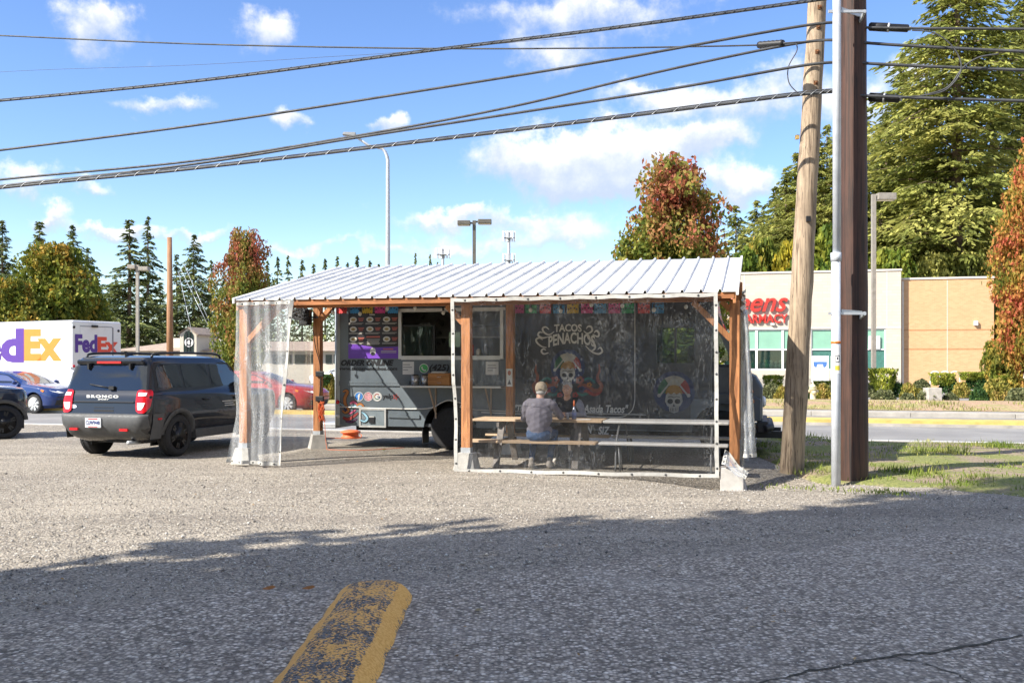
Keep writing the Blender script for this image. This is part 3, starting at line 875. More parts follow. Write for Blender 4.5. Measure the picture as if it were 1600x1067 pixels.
def shrubs():
    sage = leaf_mat('grey_green_leaves', [(.09, .11, .05), (.16, .18, .08), (.26, .26, .13)], 3)
    olive = leaf_mat('olive_leaves', [(.15, .16, .03), (.32, .29, .06), (.42, .3, .09)], 2)
    deep = leaf_mat('deep_green_leaves', [(.02, .06, .02), (.05, .11, .03), (.1, .17, .04)], 2)
    lime = leaf_mat('hedge_leaves', [(.12, .17, .025), (.27, .32, .04), (.42, .42, .07)], 2)
    meshes = [shrub_mesh(i + 40, 1500, .11) for i in range(3)]; boxm = shrub_mesh(60, 2400, .085, True)
    cols = {'s': (sage, 'grey green'), 'o': (olive, 'olive brown'), 'd': (deep, 'deep green'), 'l': (lime, 'lime green')}
    cache = {}
    rows = [  # px, py foot, half width px, height px, colour, where, clipped
        (1208, 612, 14, 26, 'l', 'clipped hedge beside the truck bonnet', 1), (1204, 624, 16, 24, 's', 'in front of the hedge by the truck bonnet', 0), (1222, 626, 13, 22, 'o', 'left of the leaning pole', 0),
        (1258, 626, 10, 22, 'd', 'between the leaning pole and the hydrant', 0), (1286, 625, 15, 24, 'o', 'right of the hydrant', 0), (1290, 606, 20, 12, 'l', 'under the white posters', 1), (1300, 622, 12, 18, 's', 'left of the white conduit', 0),
        (1379, 612, 21, 36, 'l', 'tall clipped hedge below the right window', 1), (1356, 618, 12, 18, 's', 'right behind the dark pole', 0), (1381, 627, 19, 18, 's', 'in front of the tall clipped hedge', 0), (1402, 618, 13, 20, 'd', 'beside the tall clipped hedge', 0),
        (1420, 626, 14, 26, 'o', 'below the corner of white and brick walls', 0), (1440, 617, 14, 16, 'o', 'left of the concrete utility box', 0), (1418, 628, 13, 14, 's', 'low one below the wall corner', 0), (1452, 627, 18, 20, 's', 'in front of the concrete utility box', 0),
        (1472, 600, 18, 18, 'l', 'behind the utility box near the bike rack', 1), (1483, 612, 16, 22, 'd', 'right of the concrete utility box', 0), (1485, 627, 12, 14, 's', 'low one right of the utility box', 0), (1502, 620, 15, 22, 'o', 'middle of the bed before the brick wall', 0),
        (1517, 592, 17, 12, 'l', 'flat topped one against the brick wall', 1), (1525, 606, 17, 18, 'd', 'behind the dark rounded shrub', 0), (1530, 630, 14, 24, 'd', 'dark rounded one at the front of the bed', 0), (1556, 626, 22, 32, 'o', 'largest before the young tree', 0),
        (1568, 596, 15, 10, 'l', 'flat topped one right of the brick wall', 1), (1572, 606, 20, 20, 'o', 'behind the yellow flowering shrubs', 0), (1588, 612, 16, 20, 'l', 'bright one near the right edge', 0), (1592, 629, 20, 22, 's', 'at the right edge of the bed', 0), (1440, 604, 12, 12, 's', 'small one near the brick wall foot', 0),
        (515, 622, 14, 34, 'o', 'seen between the cedar post and the truck rear', 0), (505, 600, 16, 16, 'd', 'dark hedge between the cedar post and the truck rear', 1), (545, 628, 16, 30, 'd', 'hidden low behind the truck rear', 0)]
    for px, py, hw, hh, c, where, clip in rows:
        D = 1.6 * FPX / (py - HOR); D = min(D, 44) if px > 600 else 38
        p = AT(px, HOR, D); s_ = hw * D / FPX; h = max(.35, hh * D / FPX * 1.12)
        key = (clip, c, int(px) % 3)
        if key not in cache:
            me = (boxm if clip else meshes[int(px) % 3]).copy(); me.materials.clear(); me.materials.append(cols[c][0]); cache[key] = me
        e = empty('shrub', (p.x, D, CAMZ - (py - HOR) * D / FPX - .05), px * .7, f"{cols[c][1]} shrub, {where}", 'shrub', 'shrubs in the bed across the street')
        o = link('foliage', cache[key], None, e); o.scale = (s_, s_, h)
        part('stem', BARK, e, lambda m: m.tube([(0, 0, -.15), (0, 0, h * .6)], .03, 5))


shrubs()


def strip_grass():
    rng = np.random.default_rng(8); C = []; A = []; B = []
    for _ in range(9000):
        a = rng.uniform(3, 34); b = 19.65 + rng.random() ** 1.5 * 2.6
        if math.sin(a * .9) + math.sin(a * 2.3 + b) < rng.normal() * .6 - .1: continue
        h = rng.uniform(.05, .16); an = rng.uniform(0, 6.28); d = np.array([math.cos(an) * .4, math.sin(an) * .4, 1.0]); d /= np.linalg.norm(d)
        C.append((a, b, .05 + .18 * math.sin((b - 19.6) / 7.4 * math.pi) + h * .4)); A.append(d * h * .55); B.append(np.array([-math.sin(an), math.cos(an), 0]) * .014)
    v, f = leaf_cards(np.array(C), np.array(A), np.array(B))
    g = link('grass', np_mesh('strip_grass', v, f), leaf_mat('dry_grass', [(.16, .18, .04), (.3, .3, .09), (.46, .4, .2)], .8, .3), None, P0, YAW); g['kind'] = 'stuff'; g['label'] = 'dry grass along the far kerb below the shrubs'; g['category'] = 'grass'


strip_grass()

# ------------------------------------------------------------------ lettering and flat print
def text_mesh(body, bold=0.0, shear=0.0, space=1.0, extrude=0.0):
    cu = bpy.data.curves.new('text', 'FONT'); cu.body = body; cu.offset = bold; cu.shear = shear; cu.space_character = space
    cu.extrude = extrude; cu.resolution_u = 3
    o = bpy.data.objects.new('text', cu); COL.objects.link(o)
    bpy.context.view_layer.update()
    me = bpy.data.meshes.new_from_object(o.evaluated_get(bpy.context.evaluated_depsgraph_get()))
    bpy.data.objects.remove(o); bpy.data.curves.remove(cu)
    return me


def lettering(body, mat, parent, x0, x1, z0, z1, y, name='lettering', depth=.004, bold=.0, shear=0.0, space=1.0, arch=0.0, label=None):
    """text standing in the x,z plane of its parent, facing -y, fitted to a rectangle"""
    me = text_mesh(body, bold, shear, space, .5)
    n = len(me.vertices); co = np.empty(n * 3, np.float32); me.vertices.foreach_get('co', co); co = co.reshape(-1, 3)
    mn, mx = co.min(0), co.max(0)
    f = (co[:, 0] - mn[0]) / (mx[0] - mn[0])
    X = x0 + f * (x1 - x0); Z = z0 + (co[:, 1] - mn[1]) / (mx[1] - mn[1]) * (z1 - z0) + arch * (1 - (2 * f - 1) ** 2)
    Y = y - depth * (co[:, 2] - mn[2]) / max(1e-6, mx[2] - mn[2])
    me.vertices.foreach_set('co', np.stack([X, Y, Z], 1).astype(np.float32).ravel()); me.update()
    o = link(name, me, mat, parent)
    if label: o['label'] = label
    return o


def decal(m, pts, y):
    m.add([(x, y, z) for x, z in pts], [tuple(range(len(pts)))]); return m


def ribbon(m, pts, w, y):
    """flat stroke along pts (x,z); w number or list"""
    n = len(pts); vs = []
    for i, (x, z) in enumerate(pts):
        a = pts[max(0, i - 1)]; b = pts[min(n - 1, i + 1)]
        dx, dz = b[0] - a[0], b[1] - a[1]; L = math.hypot(dx, dz) or 1
        ww = (w[i] if isinstance(w, list) else w) / 2
        vs += [(x - dz / L * ww, y, z + dx / L * ww), (x + dz / L * ww, y, z - dx / L * ww)]
    m.add(vs, [(2 * i, 2 * i + 1, 2 * i + 3, 2 * i + 2) for i in range(n - 1)]); return m


def smooth_path(pts, k=6):
    out = []; n = len(pts)
    for i in range(n - 1):
        p0, p1, p2, p3 = [np.array(pts[max(0, min(n - 1, j))], float) for j in (i - 1, i, i + 1, i + 2)]
        for s_ in range(k):
            t = s_ / k
            out.append(tuple(.5 * (2 * p1 + (p2 - p0) * t + (2 * p0 - 5 * p1 + 4 * p2 - p3) * t * t + (3 * p1 - p0 - 3 * p2 + p3) * t ** 3)))
    out.append(tuple(pts[-1])); return out


def ellipse(cx, cz, rx, rz, n=24, a0=0.0, a1=2 * math.pi):
    full = abs(a1 - a0 - 2 * math.pi) < 1e-6
    return [(cx + rx * math.cos(a0 + (a1 - a0) * i / (n if full else n - 1)), cz + rz * math.sin(a0 + (a1 - a0) * i / (n if full else n - 1))) for i in range(n)]


# ------------------------------------------------------------------ buildings
def brick_mat(name, c1, c2, mortar, scale):
    m = bpy.data.materials.new(name); m.use_nodes = True
    g = NT(m.node_tree); p = g.n['Principled BSDF']; tc = g.new('ShaderNodeTexCoord')
    mp = g.new('ShaderNodeMapping'); mp.inputs['Rotation'].default_value = (R(90), 0, 0); g.l.new(tc.outputs['Object'], mp.inputs[0])
    b = g.new('ShaderNodeTexBrick'); g.l.new(mp.outputs[0], b.inputs['Vector']); b.inputs['Scale'].default_value = scale
    b.inputs['Color1'].default_value = (*c1, 1); b.inputs['Color2'].default_value = (*c2, 1); b.inputs['Mortar'].default_value = (*mortar, 1)
    b.inputs['Mortar Size'].default_value = .012; b.inputs['Brick Width'].default_value = .6; b.inputs['Row Height'].default_value = .2
    n = g.noise(tc.outputs['Object'], .8, 4)
    g.l.new(g.mix(g.smooth(n, .35, .7, 0, .3), b.outputs['Color'], tuple(q * .8 for q in c1)), p.inputs['Base Color'])
    p.inputs['Roughness'].default_value = .9
    g.l.new(g.bump(b.outputs['Fac'], -.4, .02), p.inputs['Normal'])
    return m


def pharmacy():
    B = 50.4
    e = empty('pharmacy_building', W(0, B), YAW, 'white and orange brick pharmacy across the street with red sign letters', 'building')
    def X(px, py=560): return FP(px, py, B)[0]
    def Z(px, py): return FP(px, py, B)[1]
    white = brick_mat('white_block', (.58, .505, .415), (.53, .455, .37), (.47, .41, .335), 1.0)
    brick = brick_mat('orange_brick', (.60, .36, .19), (.52, .30, .15), (.55, .39, .25), 2.4)
    x0, x1, x2 = X(900), X(1408), X(1556)
    top = Z(1408, 423); sill, head = Z(1300, 578), Z(1300, 514)
    wins = [(X(1130), X(1261)), (X(1267), X(1384))]
    m = MB(); m.box(x0, x1, 0, .35, 0, sill); m.box(x0, x1, 0, .35, head, top)
    edges = [x0] + [q for w in wins for q in w] + [x1]
    for a, b in zip(edges[::2], edges[1::2]): m.box(a, b, 0, .35, sill, head)
    m.build('wall', white, e)
    part('side_wall', white, e, lambda m: m.box(x1 - .35, x1, .36, 22, 0, top) or m.box(x0, x0 + .35, .36, 22, 0, top))
    part('flat_roof', CONC, e, lambda m: m.box(x0 + .36, x1 - .36, .36, 22, top - .7, top - .5))
    part('coping', M('cream_trim', (.62, .57, .5), .7, var=.05), e, lambda m: m.box(x0 - .05, x1 + .05, -.06, .4, top + .002, top + .12))
    part('brick_wall', brick, e, lambda m: m.box(x1 + .01, x2, .5, 20, 0, Z(1480, 435)))
    part('brick_coping', MATS['cream_trim'], e, lambda m: m.box(x1 + .01, x2 + .05, .44, 20.1, Z(1480, 435) + .003, Z(1480, 435) + .12))
    jt = M('joint', (.42, .22, .1), .9, var=.1)
    for zz in (Z(1480, 515), Z(1480, 545)):
        part('soldier_course', jt, e, lambda m: m.box(x1 + .02, x2 - .01, .488, .497, zz - .04, zz + .04))
    part('expansion_joint', MATS['cream_trim'], e, lambda m: m.box(X(1482), X(1483), .487, .496, 0, Z(1480, 437)))
    part('interior_floor', CONC, e, lambda m: m.box(x0 + .4, x1 - .4, .4, 12, .02, .1))
    part('interior_back', M('store_dark', (.06, .06, .06), .8, var=.4, scale=2), e, lambda m: m.box(x0 + .4, x1 - .4, 6, 6.1, .1, top - .8))
    blind = M('green_blind', (.22, .42, .31), .5, var=.05, scale=1.5); low = glass_dark('store_glass', (.02, .05, .045), .55)
    teal = M('teal_film', (.06, .17, .14), .35, var=.1)
    zm = Z(1300, 546)
    for wi, (a, b) in enumerate(wins):
        cuts = [a] + ([X(1163), X(1182), X(1223)] if wi == 0 else [X(1306), X(1345)]) + [b]
        for c0, c1 in zip(cuts, cuts[1:]):
            w = part('window', WHITEP, e, lambda m: (m.box(c0, c0 + .07, .05, .2, sill, head), m.box(c1 - .07, c1, .05, .2, sill, head), m.box(c0 + .07, c1 - .07, .05, .2, zm - .04, zm + .04), m.box(c0 + .07, c1 - .07, .05, .2, head - .07, head), m.box(c0 + .07, c1 - .07, .05, .2, sill, sill + .07)))
            part('blind', blind, w, lambda m: m.box(c0 + .07, c1 - .07, .12, .14, zm + .04, head - .07))
            part('pane', low if wi == 0 else teal, w, lambda m: m.box(c0 + .07, c1 - .07, .12, .13, sill + .07, zm - .04))
    for px in (1163, 1262, 1386): part('wall_joint', MATS['cream_trim'], e, lambda m: m.box(X(px) - .03, X(px) + .03, -.012, -.002, head + .05, top - .02))
    part('wall_band', MATS['cream_trim'], e, lambda m: m.box(x0, x1, -.02, -.002, head + .012, head + .1)); part('wall_base', M('base_grey', (.36, .33, .29), .9, var=.15), e, lambda m: m.box(x0, x1, -.03, -.002, .0, .55))
    part('downspout', MATS['cream_trim'], e, lambda m: m.box(x1 + .1, x1 + .22, .38, .485, 0, Z(1480, 437)))
    red = M('sign_red', (.58, .035, .025), .4, var=.06)
    xe = X(1231)
    lettering('Walgreens', red, e, xe - 7.3, xe, Z(1200, 497), Z(1200, 456), -.05, 'sign_lettering', .14, .012, .35)
    lettering('PHARMACY', red, e, X(1145), xe, Z(1200, 505), Z(1200, 491), -.05, 'sign_lettering', .12, .02, 0)
    lp = part('wall_lamp', WHITEP, e, lambda m: m.box(X(1524), X(1530), .3, .49, Z(1527, 508), Z(1527, 501)))
    part('door_camera', WHITEP, e, lambda m: m.box(X(1204), X(1210), -.2, -.01, Z(1205, 508), Z(1205, 505)))
    part('notice', plain('notice_white', (.75, .75, .73), .6), e, lambda m: m.box(X(1357), X(1375), -.03, .04, Z(1366, 545), Z(1366, 525)))
    # green plush display inside the window
    gr = M('plush_green', (.05, .42, .07), .9); pl = M('plush_pale', (.45, .5, .4), .9)
    rnd = random.Random(2)
    for px in (1168, 1172, 1176, 1186, 1192, 1198, 1205, 1213, 1220):
        r = .16 * rnd.uniform(.8, 1.3)
        part('display_toy', gr if px < 1180 or px == 1198 else pl, e, lambda m: (m.sphere((X(px), .5, sill + .1 + r), r, 8, 6), m.sphere((X(px), .5, sill + .1 + r * 2.4), r * .65, 8, 6)))
    # free-standing posters in front
    blue = plain('poster_blue', (.06, .16, .42), .5)
    for (pa, pb, lab) in ((1268, 1295, 'white poster board with blue splash left of the conduit'), (1298, 1322, 'white poster board with blue splash partly behind the conduit')):
        ax, az = FP(pa, 597, 49.2); bx, bz = FP(pb, 556, 49.2)
        t = empty('poster_board', W((ax + bx) / 2, 49.2, 0), YAW, lab, 'poster', 'poster boards in front of the pharmacy')
        hw = (bx - ax) / 2
        part('panel', WHITEP, t, lambda m: m.box(-hw, hw, -.03, .03, az, bz))
        part('leg', BLACKM, t, lambda m: m.box(-hw, -hw + .06, -.04, .05, 0, az)); part('leg', BLACKM, t, lambda m: m.box(hw - .06, hw, -.04, .05, 0, az))
        h = bz - az
        part('print', blue, t, lambda m: (decal(m, [(-hw * .8, bz - h * .22), (hw * .8, bz - h * .22), (hw * .75, bz - h * .38), (hw * .4, bz - h * .46), (hw * .3, bz - h * .32), (-hw * .3, bz - h * .32), (-hw * .45, bz - h * .46), (-hw * .75, bz - h * .38)], -.034)))
    rk = empty('bike_rack', W(FP(1475, 590, 47)[0], 47, 0), YAW, 'white looped bike rack in front of the brick wall', 'bike rack')
    for k in range(3):
        part('loop', WHITEP, rk, lambda m: m.tube(smooth_path([(-.75 + k * .55, 0, 0), (-.75 + k * .55, 0, .85), (-.6 + k * .55, 0, 1.05), (-.4 + k * .55, 0, 1.05), (-.25 + k * .55, 0, .85), (-.25 + k * .55, 0, 0)], 4), .03, 6))
    ub = AT(1457, 608, 38)
    tag(part('utility_box', CONC, None, lambda m: m.box(-.28, .28, -.25, .25, 0, .5), .02), 'small grey concrete utility box among the shrubs', 'utility box').location = (ub.x, ub.y, .1)
    rw = part('retaining_wall', WHITEP, None, lambda m: m.box(0, 9, 0, .3, 0, 1.2)); rw.location = W(X(1556) + .4, B - 4, 0); rw.rotation_euler = (0, 0, YAW)
    tag(rw, 'low white retaining wall right of the brick building', 'wall')


def cafe():
    D = 72
    def P(px, py, d=D): q = AT(px, py, d); return q.x, q.z
    cream = M('cream_stucco', (.62, .56, .46), .9, var=.06, scale=1); roof = M('tan_shingle', (.36, .28, .22), .9, var=.14, scale=2.5, bump=.4)
    e = empty('cafe_building', (0, D, 0), 0, 'cream low building with a gabled entry and arched window behind the black car', 'building')
    xl, _ = P(170, 560); xr, _ = P(560, 560)
    ze = P(200, 548)[1]; zr = P(200, 531)[1]
    part('wall', cream, e, lambda m: m.box(xl, xr, 1.2, 14, 0, ze))
    part('roof', roof, e, lambda m: m.hexa([(xl - .4, .6, ze), (xr + .4, .6, ze), (xr + .4, 14.5, ze), (xl - .4, 14.5, ze)], [(xl + 3, 6, zr), (xr - 1, 6, zr), (xr - 1, 9, zr), (xl + 3, 9, zr)]))
    a0, z0 = P(250, 545); a1, z1 = P(375, 527)
    part('parapet', M('pale_stucco', (.72, .68, .6), .9, var=.05), e, lambda m: m.box(a0, a1, 2.4, 5.5, ze - .2, z1))
    g0, gz = P(281, 522); g1, _ = P(307, 522); ga = P(294, 512)[1]; gb = P(331, 522)[0]
    part('gable_front', cream, e, lambda m: m.prism([(g0, 0), (g1, 0), (g1, gz), ((g0 + g1) / 2, ga), (g0, gz)], 0, .4))
    part('gable_side', cream, e, lambda m: m.hexa([(g1 - .2, .41, 0), (g1, .4, 0), (gb, 6.4, 0), (gb - .3, 6.4, 0)], [(g1 - .2, .41, gz - .05), (g1, .4, gz - .05), (gb, 6.4, gz - .05), (gb - .3, 6.4, gz - .05)]))
    mid = (g0 + g1) / 2; dx = gb - g1
    part('gable_roof', roof, e, lambda m: (m.add([(mid, -.15, ga + .06), (g1 + .15, -.15, gz), (gb + .15, 6.4, gz), (mid + dx, 6.4, ga + .06), (mid, -.15, ga - .02), (g1 + .15, -.15, gz - .1), (gb + .15, 6.4, gz - .1), (mid + dx, 6.4, ga - .02)], [(0, 1, 2, 3), (7, 6, 5, 4), (0, 4, 5, 1), (1, 5, 6, 2), (2, 6, 7, 3), (3, 7, 4, 0)]),
         m.add([(mid, -.15, ga + .06), (g0 - .15, -.15, gz), (g0 - .15 + dx, 6.4, gz), (mid + dx, 6.4, ga + .06)], [(0, 1, 2, 3)])))
    w0, wz0 = P(287, 550); w1, wz1 = P(302.5, 524); wm = (w0 + w1) / 2
    w = part('arched_window', M('dark_window', (.035, .05, .045), .15, var=.2), e, lambda m: m.prism([(w0, wz0), (w1, wz0), (w1, wz1), (wm + (w1 - wm) * .6, wz1 + .25), (wm, wz1 + .36), (wm - (w1 - wm) * .6, wz1 + .25), (w0, wz1)], -.03, .01))
    em = P(295.5, 535); er = .3
    part('round_emblem', WHITEP, w, lambda m: (ribbon(m, ellipse(em[0], em[1], er, er * 1.05, 22) + [(em[0] + er, em[1])], .07, -.05), decal(m, ellipse(em[0], em[1], er * .4, er * .6, 12), -.05), ribbon(m, [(em[0] - er * .75, em[1] + .1), (em[0] - er * .6, em[1] - .15)], .08, -.05), ribbon(m, [(em[0] + er * .75, em[1] + .1), (em[0] + er * .6, em[1] - .15)], .08, -.05)), label='white round emblem with a figure in the arched window')
    for k in range(1, 3):
        part('mullion', BLACKM, w, lambda m: m.box(w0 + (w1 - w0) * k / 3 - .025, w0 + (w1 - w0) * k / 3 + .025, -.06, -.031, wz0, wz1 + .2))
    for pa, pb in ((504, 514), (517, 522), (420, 450), (455, 485)):
        part('window', MATS['dark_window'], e, lambda m: m.box(P(pa, 560)[0], P(pb, 560)[0], 1.15, 1.19, P(500, 568)[1], P(500, 554)[1]))


pharmacy(); cafe()


# ------------------------------------------------------------------ poles, lamps, wires
def at_foot(px, py, z=0.0): return GP(px, py, z)


def poles():
    q = AT(1237, 739, 14.35)
    tx = (AT(1277, 0, q.y).x - q.x) / (AT(1277, 0, q.y).z - q.z)
    e = empty('utility_pole', q, 0, 'leaning weathered grey brown wooden pole beside the shelter', 'pole', 'utility poles by the shelter')
    rnd = random.Random(1)
    zs = lin(-.4, 9.5, 34)
    part('shaft', OLDPOLE, e, lambda m: m.tube([(tx * z + rnd.uniform(-.006, .006), rnd.uniform(-.006, .006), z) for z in zs], [(.178 - .0062 * z) * rnd.uniform(.975, 1.02) for z in zs], 28))
    rust = M('rusty_iron', (.22, .1, .045), .8, .3, var=.3, scale=30)
    for py in (13, 44, 82, 130):
        z = AT(1237, py, q.y).z
        part('bolt_plate', rust, e, lambda m: (m.box(tx * z - .03, tx * z + .03, -.145, -.10, z - .03, z + .03), m.lathe([(.014, -.17), (.014, -.14)], (tx * z, 0, z), 'y', 8)))
    z = AT(1250, 341, q.y).z
    part('step_bracket', BLACKM, e, lambda m: (m.box(tx * z - .04, tx * z + .02, -.20, -.12, z - .04, z + .04),))
    part('tag', plain('tag_tan', (.5, .34, .12), .6), e, lambda m: m.box(tx * 4.5 - .19, tx * 4.5 - .14, -.05, .02, 5.05, 5.11))
    d = at_foot(1334, 750)
    e2 = empty('utility_pole', d, 0, 'thick dark creosoted wooden pole carrying the street wires', 'pole', 'utility poles by the shelter')
    zs2 = lin(-.4, 10.5, 30)
    part('shaft', TARPOLE, e2, lambda m: m.tube([(rnd.uniform(-.004, .004), rnd.uniform(-.004, .004), z) for z in zs2], [(.195 - .004 * z) * rnd.uniform(.985, 1.012) for z in zs2], 28))
    # standing-off white conduit with its brackets
    c = (-.385, -.40)
    part('conduit', M('conduit_grey', (.55, .58, .62), .45, .1, var=.08), e2, lambda m: (m.tube([(c[0], c[1], -.1), (c[0], c[1], 3.05)], .062, 16), m.tube([(c[0] + .012, c[1], 3.0), (c[0] + .012, c[1], 9)], .055, 16), m.lathe([(.07, 3.0), (.07, 3.12)], (c[0], c[1], 0), 'z', 16)))
    band = plain('orange_band', (.6, .17, .03), .5)
    z = 1.65 + (565 - 536) * d.y / FPX
    part('warning_band', band, e2, lambda m: m.lathe([(.064, z - .018), (.064, z + .018)], (c[0], c[1], 0), 'z', 18))
    stw = plain('sticker_white', (.75, .75, .74), .6); sty = plain('sticker_yellow', (.62, .5, .05), .6)
    def curved(m, za, zb, a0, a1, r=.0637, n=8):
        vs = []
        for i in range(n + 1):
            an = R(a0 + (a1 - a0) * i / n); vs += [(c[0] + r * math.cos(an), c[1] + r * math.sin(an), za), (c[0] + r * math.cos(an), c[1] + r * math.sin(an), zb)]
        m.add(vs, [(2 * i, 2 * i + 2, 2 * i + 3, 2 * i + 1) for i in range(n)])
    def pz(py): return 1.65 + (565 - py) * d.y / FPX
    part('sticker', stw, e2, lambda m: curved(m, pz(583), pz(541), 218, 322))
    part('sticker', sty, e2, lambda m: curved(m, pz(578), pz(571), 240, 300, .0642))
    part('sticker_ring', BLACKM, e2, lambda m: [curved(m, a, b, s0, s1, .0644) for a, b, s0, s1 in ((pz(566), pz(564.8), 245, 295), (pz(556.5), pz(555.3), 245, 295), (pz(566), pz(555.3), 243, 249), (pz(566), pz(555.3), 291, 297), (pz(562), pz(558), 262, 276))])
    for py in (492, 35):
        z = pz(py)
        part('standoff_bracket', STEEL, e2, lambda m: (m.bar((c[0] - .1, c[1], z), (.02, c[1], z), .03, .035), m.bar((.0, c[1] - .01, z), (.03, -.1, z - .06), .025, .05), m.bar((c[0] + .07, c[1], z + .03), (.04, -.19, z + .02), .02, .05)))
    # splice closures on the wires right of the pole
    for (x0, x1, py, r, lab) in ((1357, 1421, 42, .062, 0), (1357, 1407, 152, .066, 0)):
        a = AT(x0, py, d.y - .02); b = AT(x1, py + 3, d.y - .2)
        t = empty('splice_closure', a, 0, 'black cylindrical splice closure on the %s wire right of the dark pole' % ('upper' if py < 100 else 'lower'), 'splice closure', 'splice closures on the wires')
        v = b - a
        part('sleeve', BLACKM, t, lambda m: m.tube([v * .0, v * .04, v * .5, v * .51, v * .96, v], [r * .6, r * .95, r, r * .86, r * .86, r * .4], 14))
        part('clamp', STEEL, t, lambda m: (m.tube([v * .47, v * .52], r * 1.04, 14), m.tube([v * .95, v * 1.04], r * .5, 10)))
    a = AT(1185, 71, d.y + .9); b = AT(1224, 68, d.y + .6)
    t = empty('splice_closure', a, 0, 'short ribbed black closure hanging on the top wire left of the leaning pole', 'splice closure', 'splice closures on the wires'); v = b - a
    part('sleeve', BLACKM, t, lambda m: m.tube([v * (i / 12) for i in range(13)], [.055 if i % 2 else .048 for i in range(13)], 10))

    # wires hang along the street through the dark pole
    bp = (d - P0).dot(V)
    def wire(pts, r, label, db=0.0, wrap=0, name='overhead_wire'):
        q3 = []
        for px, py in smooth_path(pts, 10):
            a_, z_ = FP(px, py, bp + db); p = W(a_, bp + db, z_); q3.append(p)
        t = empty(name, q3[0], 0, label, 'wire', 'wires strung across the sky')
        L = [p - q3[0] for p in q3]
        part('cable', CABLE, t, lambda m: m.tube(L, r, 6))
        if wrap:
            part('messenger', CABLE, t, lambda m: m.tube([p + Vector((0, 0, r * 1.5)) for p in L], r * .4, 5))
            rn = random.Random(int(pts[0][1]))
            m = MB()
            for i in range(len(L) - 1):
                for f in ((.3,) if wrap == 1 else (.1, .6)):
                    p = L[i].lerp(L[i + 1], f + rn.uniform(-.03, .03)); dd = (L[i + 1] - L[i]).normalized()
                    m.tube([p + Vector((0, -r, -r)) - dd * .05, p + Vector((0, -r * 1.3, r * .6)), p + Vector((0, 0, r * 2)) + dd * .05], r * .16, 4, False)
            m.build('lashing', CABLE if wrap == 2 else STEEL, t)['kind'] = 'stuff'
    far = -500
    wire([(-260, 45), (0, 56), (300, 69), (640, 76), (900, 76), (1100, 73), (1185, 71)], .013, 'topmost nearly level wire running left from the ribbed closure', 1.1)
    wire([(1224, 68), (1290, 64), (1334, 66)], .012, 'short wire between the ribbed closure and the dark pole', .3)
    wire([(-260, 138), (0, 113), (300, 102), (500, 90), (640, 81), (900, 58)], .003, 'hair thin wire just above the wrapped cable', 1.0)
    wire([(-260, 180), (0, 158), (320, 126), (640, 84), (950, 46), (1255, 4), (1400, -18)], .02, 'wrapped double cable rising to the top edge by the leaning pole', .7, 2)
    wire([(-260, 265), (0, 235), (320, 194), (640, 145), (950, 95), (1260, 40), (1334, 38)], .021, 'second cable from the top, crossing above the white clouds', .5, 0)
    wire([(-260, 312), (0, 281), (300, 252), (560, 212), (800, 167), (1050, 108), (1260, 66), (1334, 66)], .02, 'upper of two cables that cross at the curved lamp arm', .4, 0)
    wire([(-260, 322), (0, 291), (300, 257), (560, 215), (800, 178), (1050, 139), (1260, 102), (1334, 98)], .021, 'lower of two cables that cross at the curved lamp arm', .3, 0)
    wire([(-260, 325), (0, 294), (300, 264), (640, 224), (950, 186), (1250, 148), (1334, 143)], .024, 'lowest cable with silver lashing, passing the curved lamp post', .2, 1)
    for k, (y0, y1, r, lab) in enumerate(((44, 46, .018, 'top wire right of the dark pole beyond the closure'), (67, 81, .021, 'second wire right of the dark pole'), (99, 110, .021, 'third wire right of the dark pole'), (150, 158, .02, 'bottom wire right of the dark pole beyond the closure'))):
        wire([(1334, y0 - 1), (1420, y0 + (y1 - y0) * .35), (1600, y1), (1800, y1 + 6)], r, lab, -.08 - .02 * k)
    wire([(1425, 48), (1460, 52), (1490, 75), (1502, 105), (1490, 130), (1465, 146), (1405, 153)], .009, 'looped slack wire joining the two closures right of the pole', -.25, name='slack_loop')
    wire([(1560, 85), (1530, 90), (1505, 106), (1480, 137), (1440, 150)], .011, 'second slack loop crossing the right wires', -.24, name='slack_loop')
    wire([(1244, 68), (1245, 80), (1232, 105), (1233, 130), (1248, 147)], .008, 'short drop wire left of the leaning pole', .35, name='drop_wire')

    # street lamps
    def lampless(name, px, D, top, r0, r1, lab, cat='lamp', grp=None):
        p = AT(px, HOR, D); e = empty(name, (p.x, D, 0), 0, lab, cat, grp); return e, AT(px, top, D).z
    e, h = lampless('street_lamp', 606, 33, 250, .08, .05, 'tall curved galvanised street lamp behind the shelter roof', grp='lamp posts')
    sx = 33 / FPX
    part('post', STEEL, e, lambda m: m.tube([(0, 0, 0), (0, 0, h * .5), (0, 0, h)] + [(-.02 - .28 * (1 - math.cos(t)), 0, h + .42 * math.sin(t)) for t in (.4, .8, 1.2)] + [(-30 * sx, 0, h + .5), (-54 * sx, -.1, h + .85)], [.1, .085, .065, .06, .055, .05, .045, .04], 10))
    part('lamp_head', M('lamp_grey', (.25, .26, .26), .5, .3), e, lambda m: m.hexa([(-54 * sx - .35, -.22, h + .84), (-54 * sx + .1, -.22, h + .8), (-54 * sx + .1, .02, h + .8), (-54 * sx - .35, .02, h + .84)], [(-54 * sx - .3, -.18, h + .93), (-54 * sx + .1, -.18, h + .92), (-54 * sx + .1, -.02, h + .92), (-54 * sx - .3, -.02, h + .93)]))
    dk = M('bronze_lamp', (.13, .12, .1), .5, .3, var=.1)
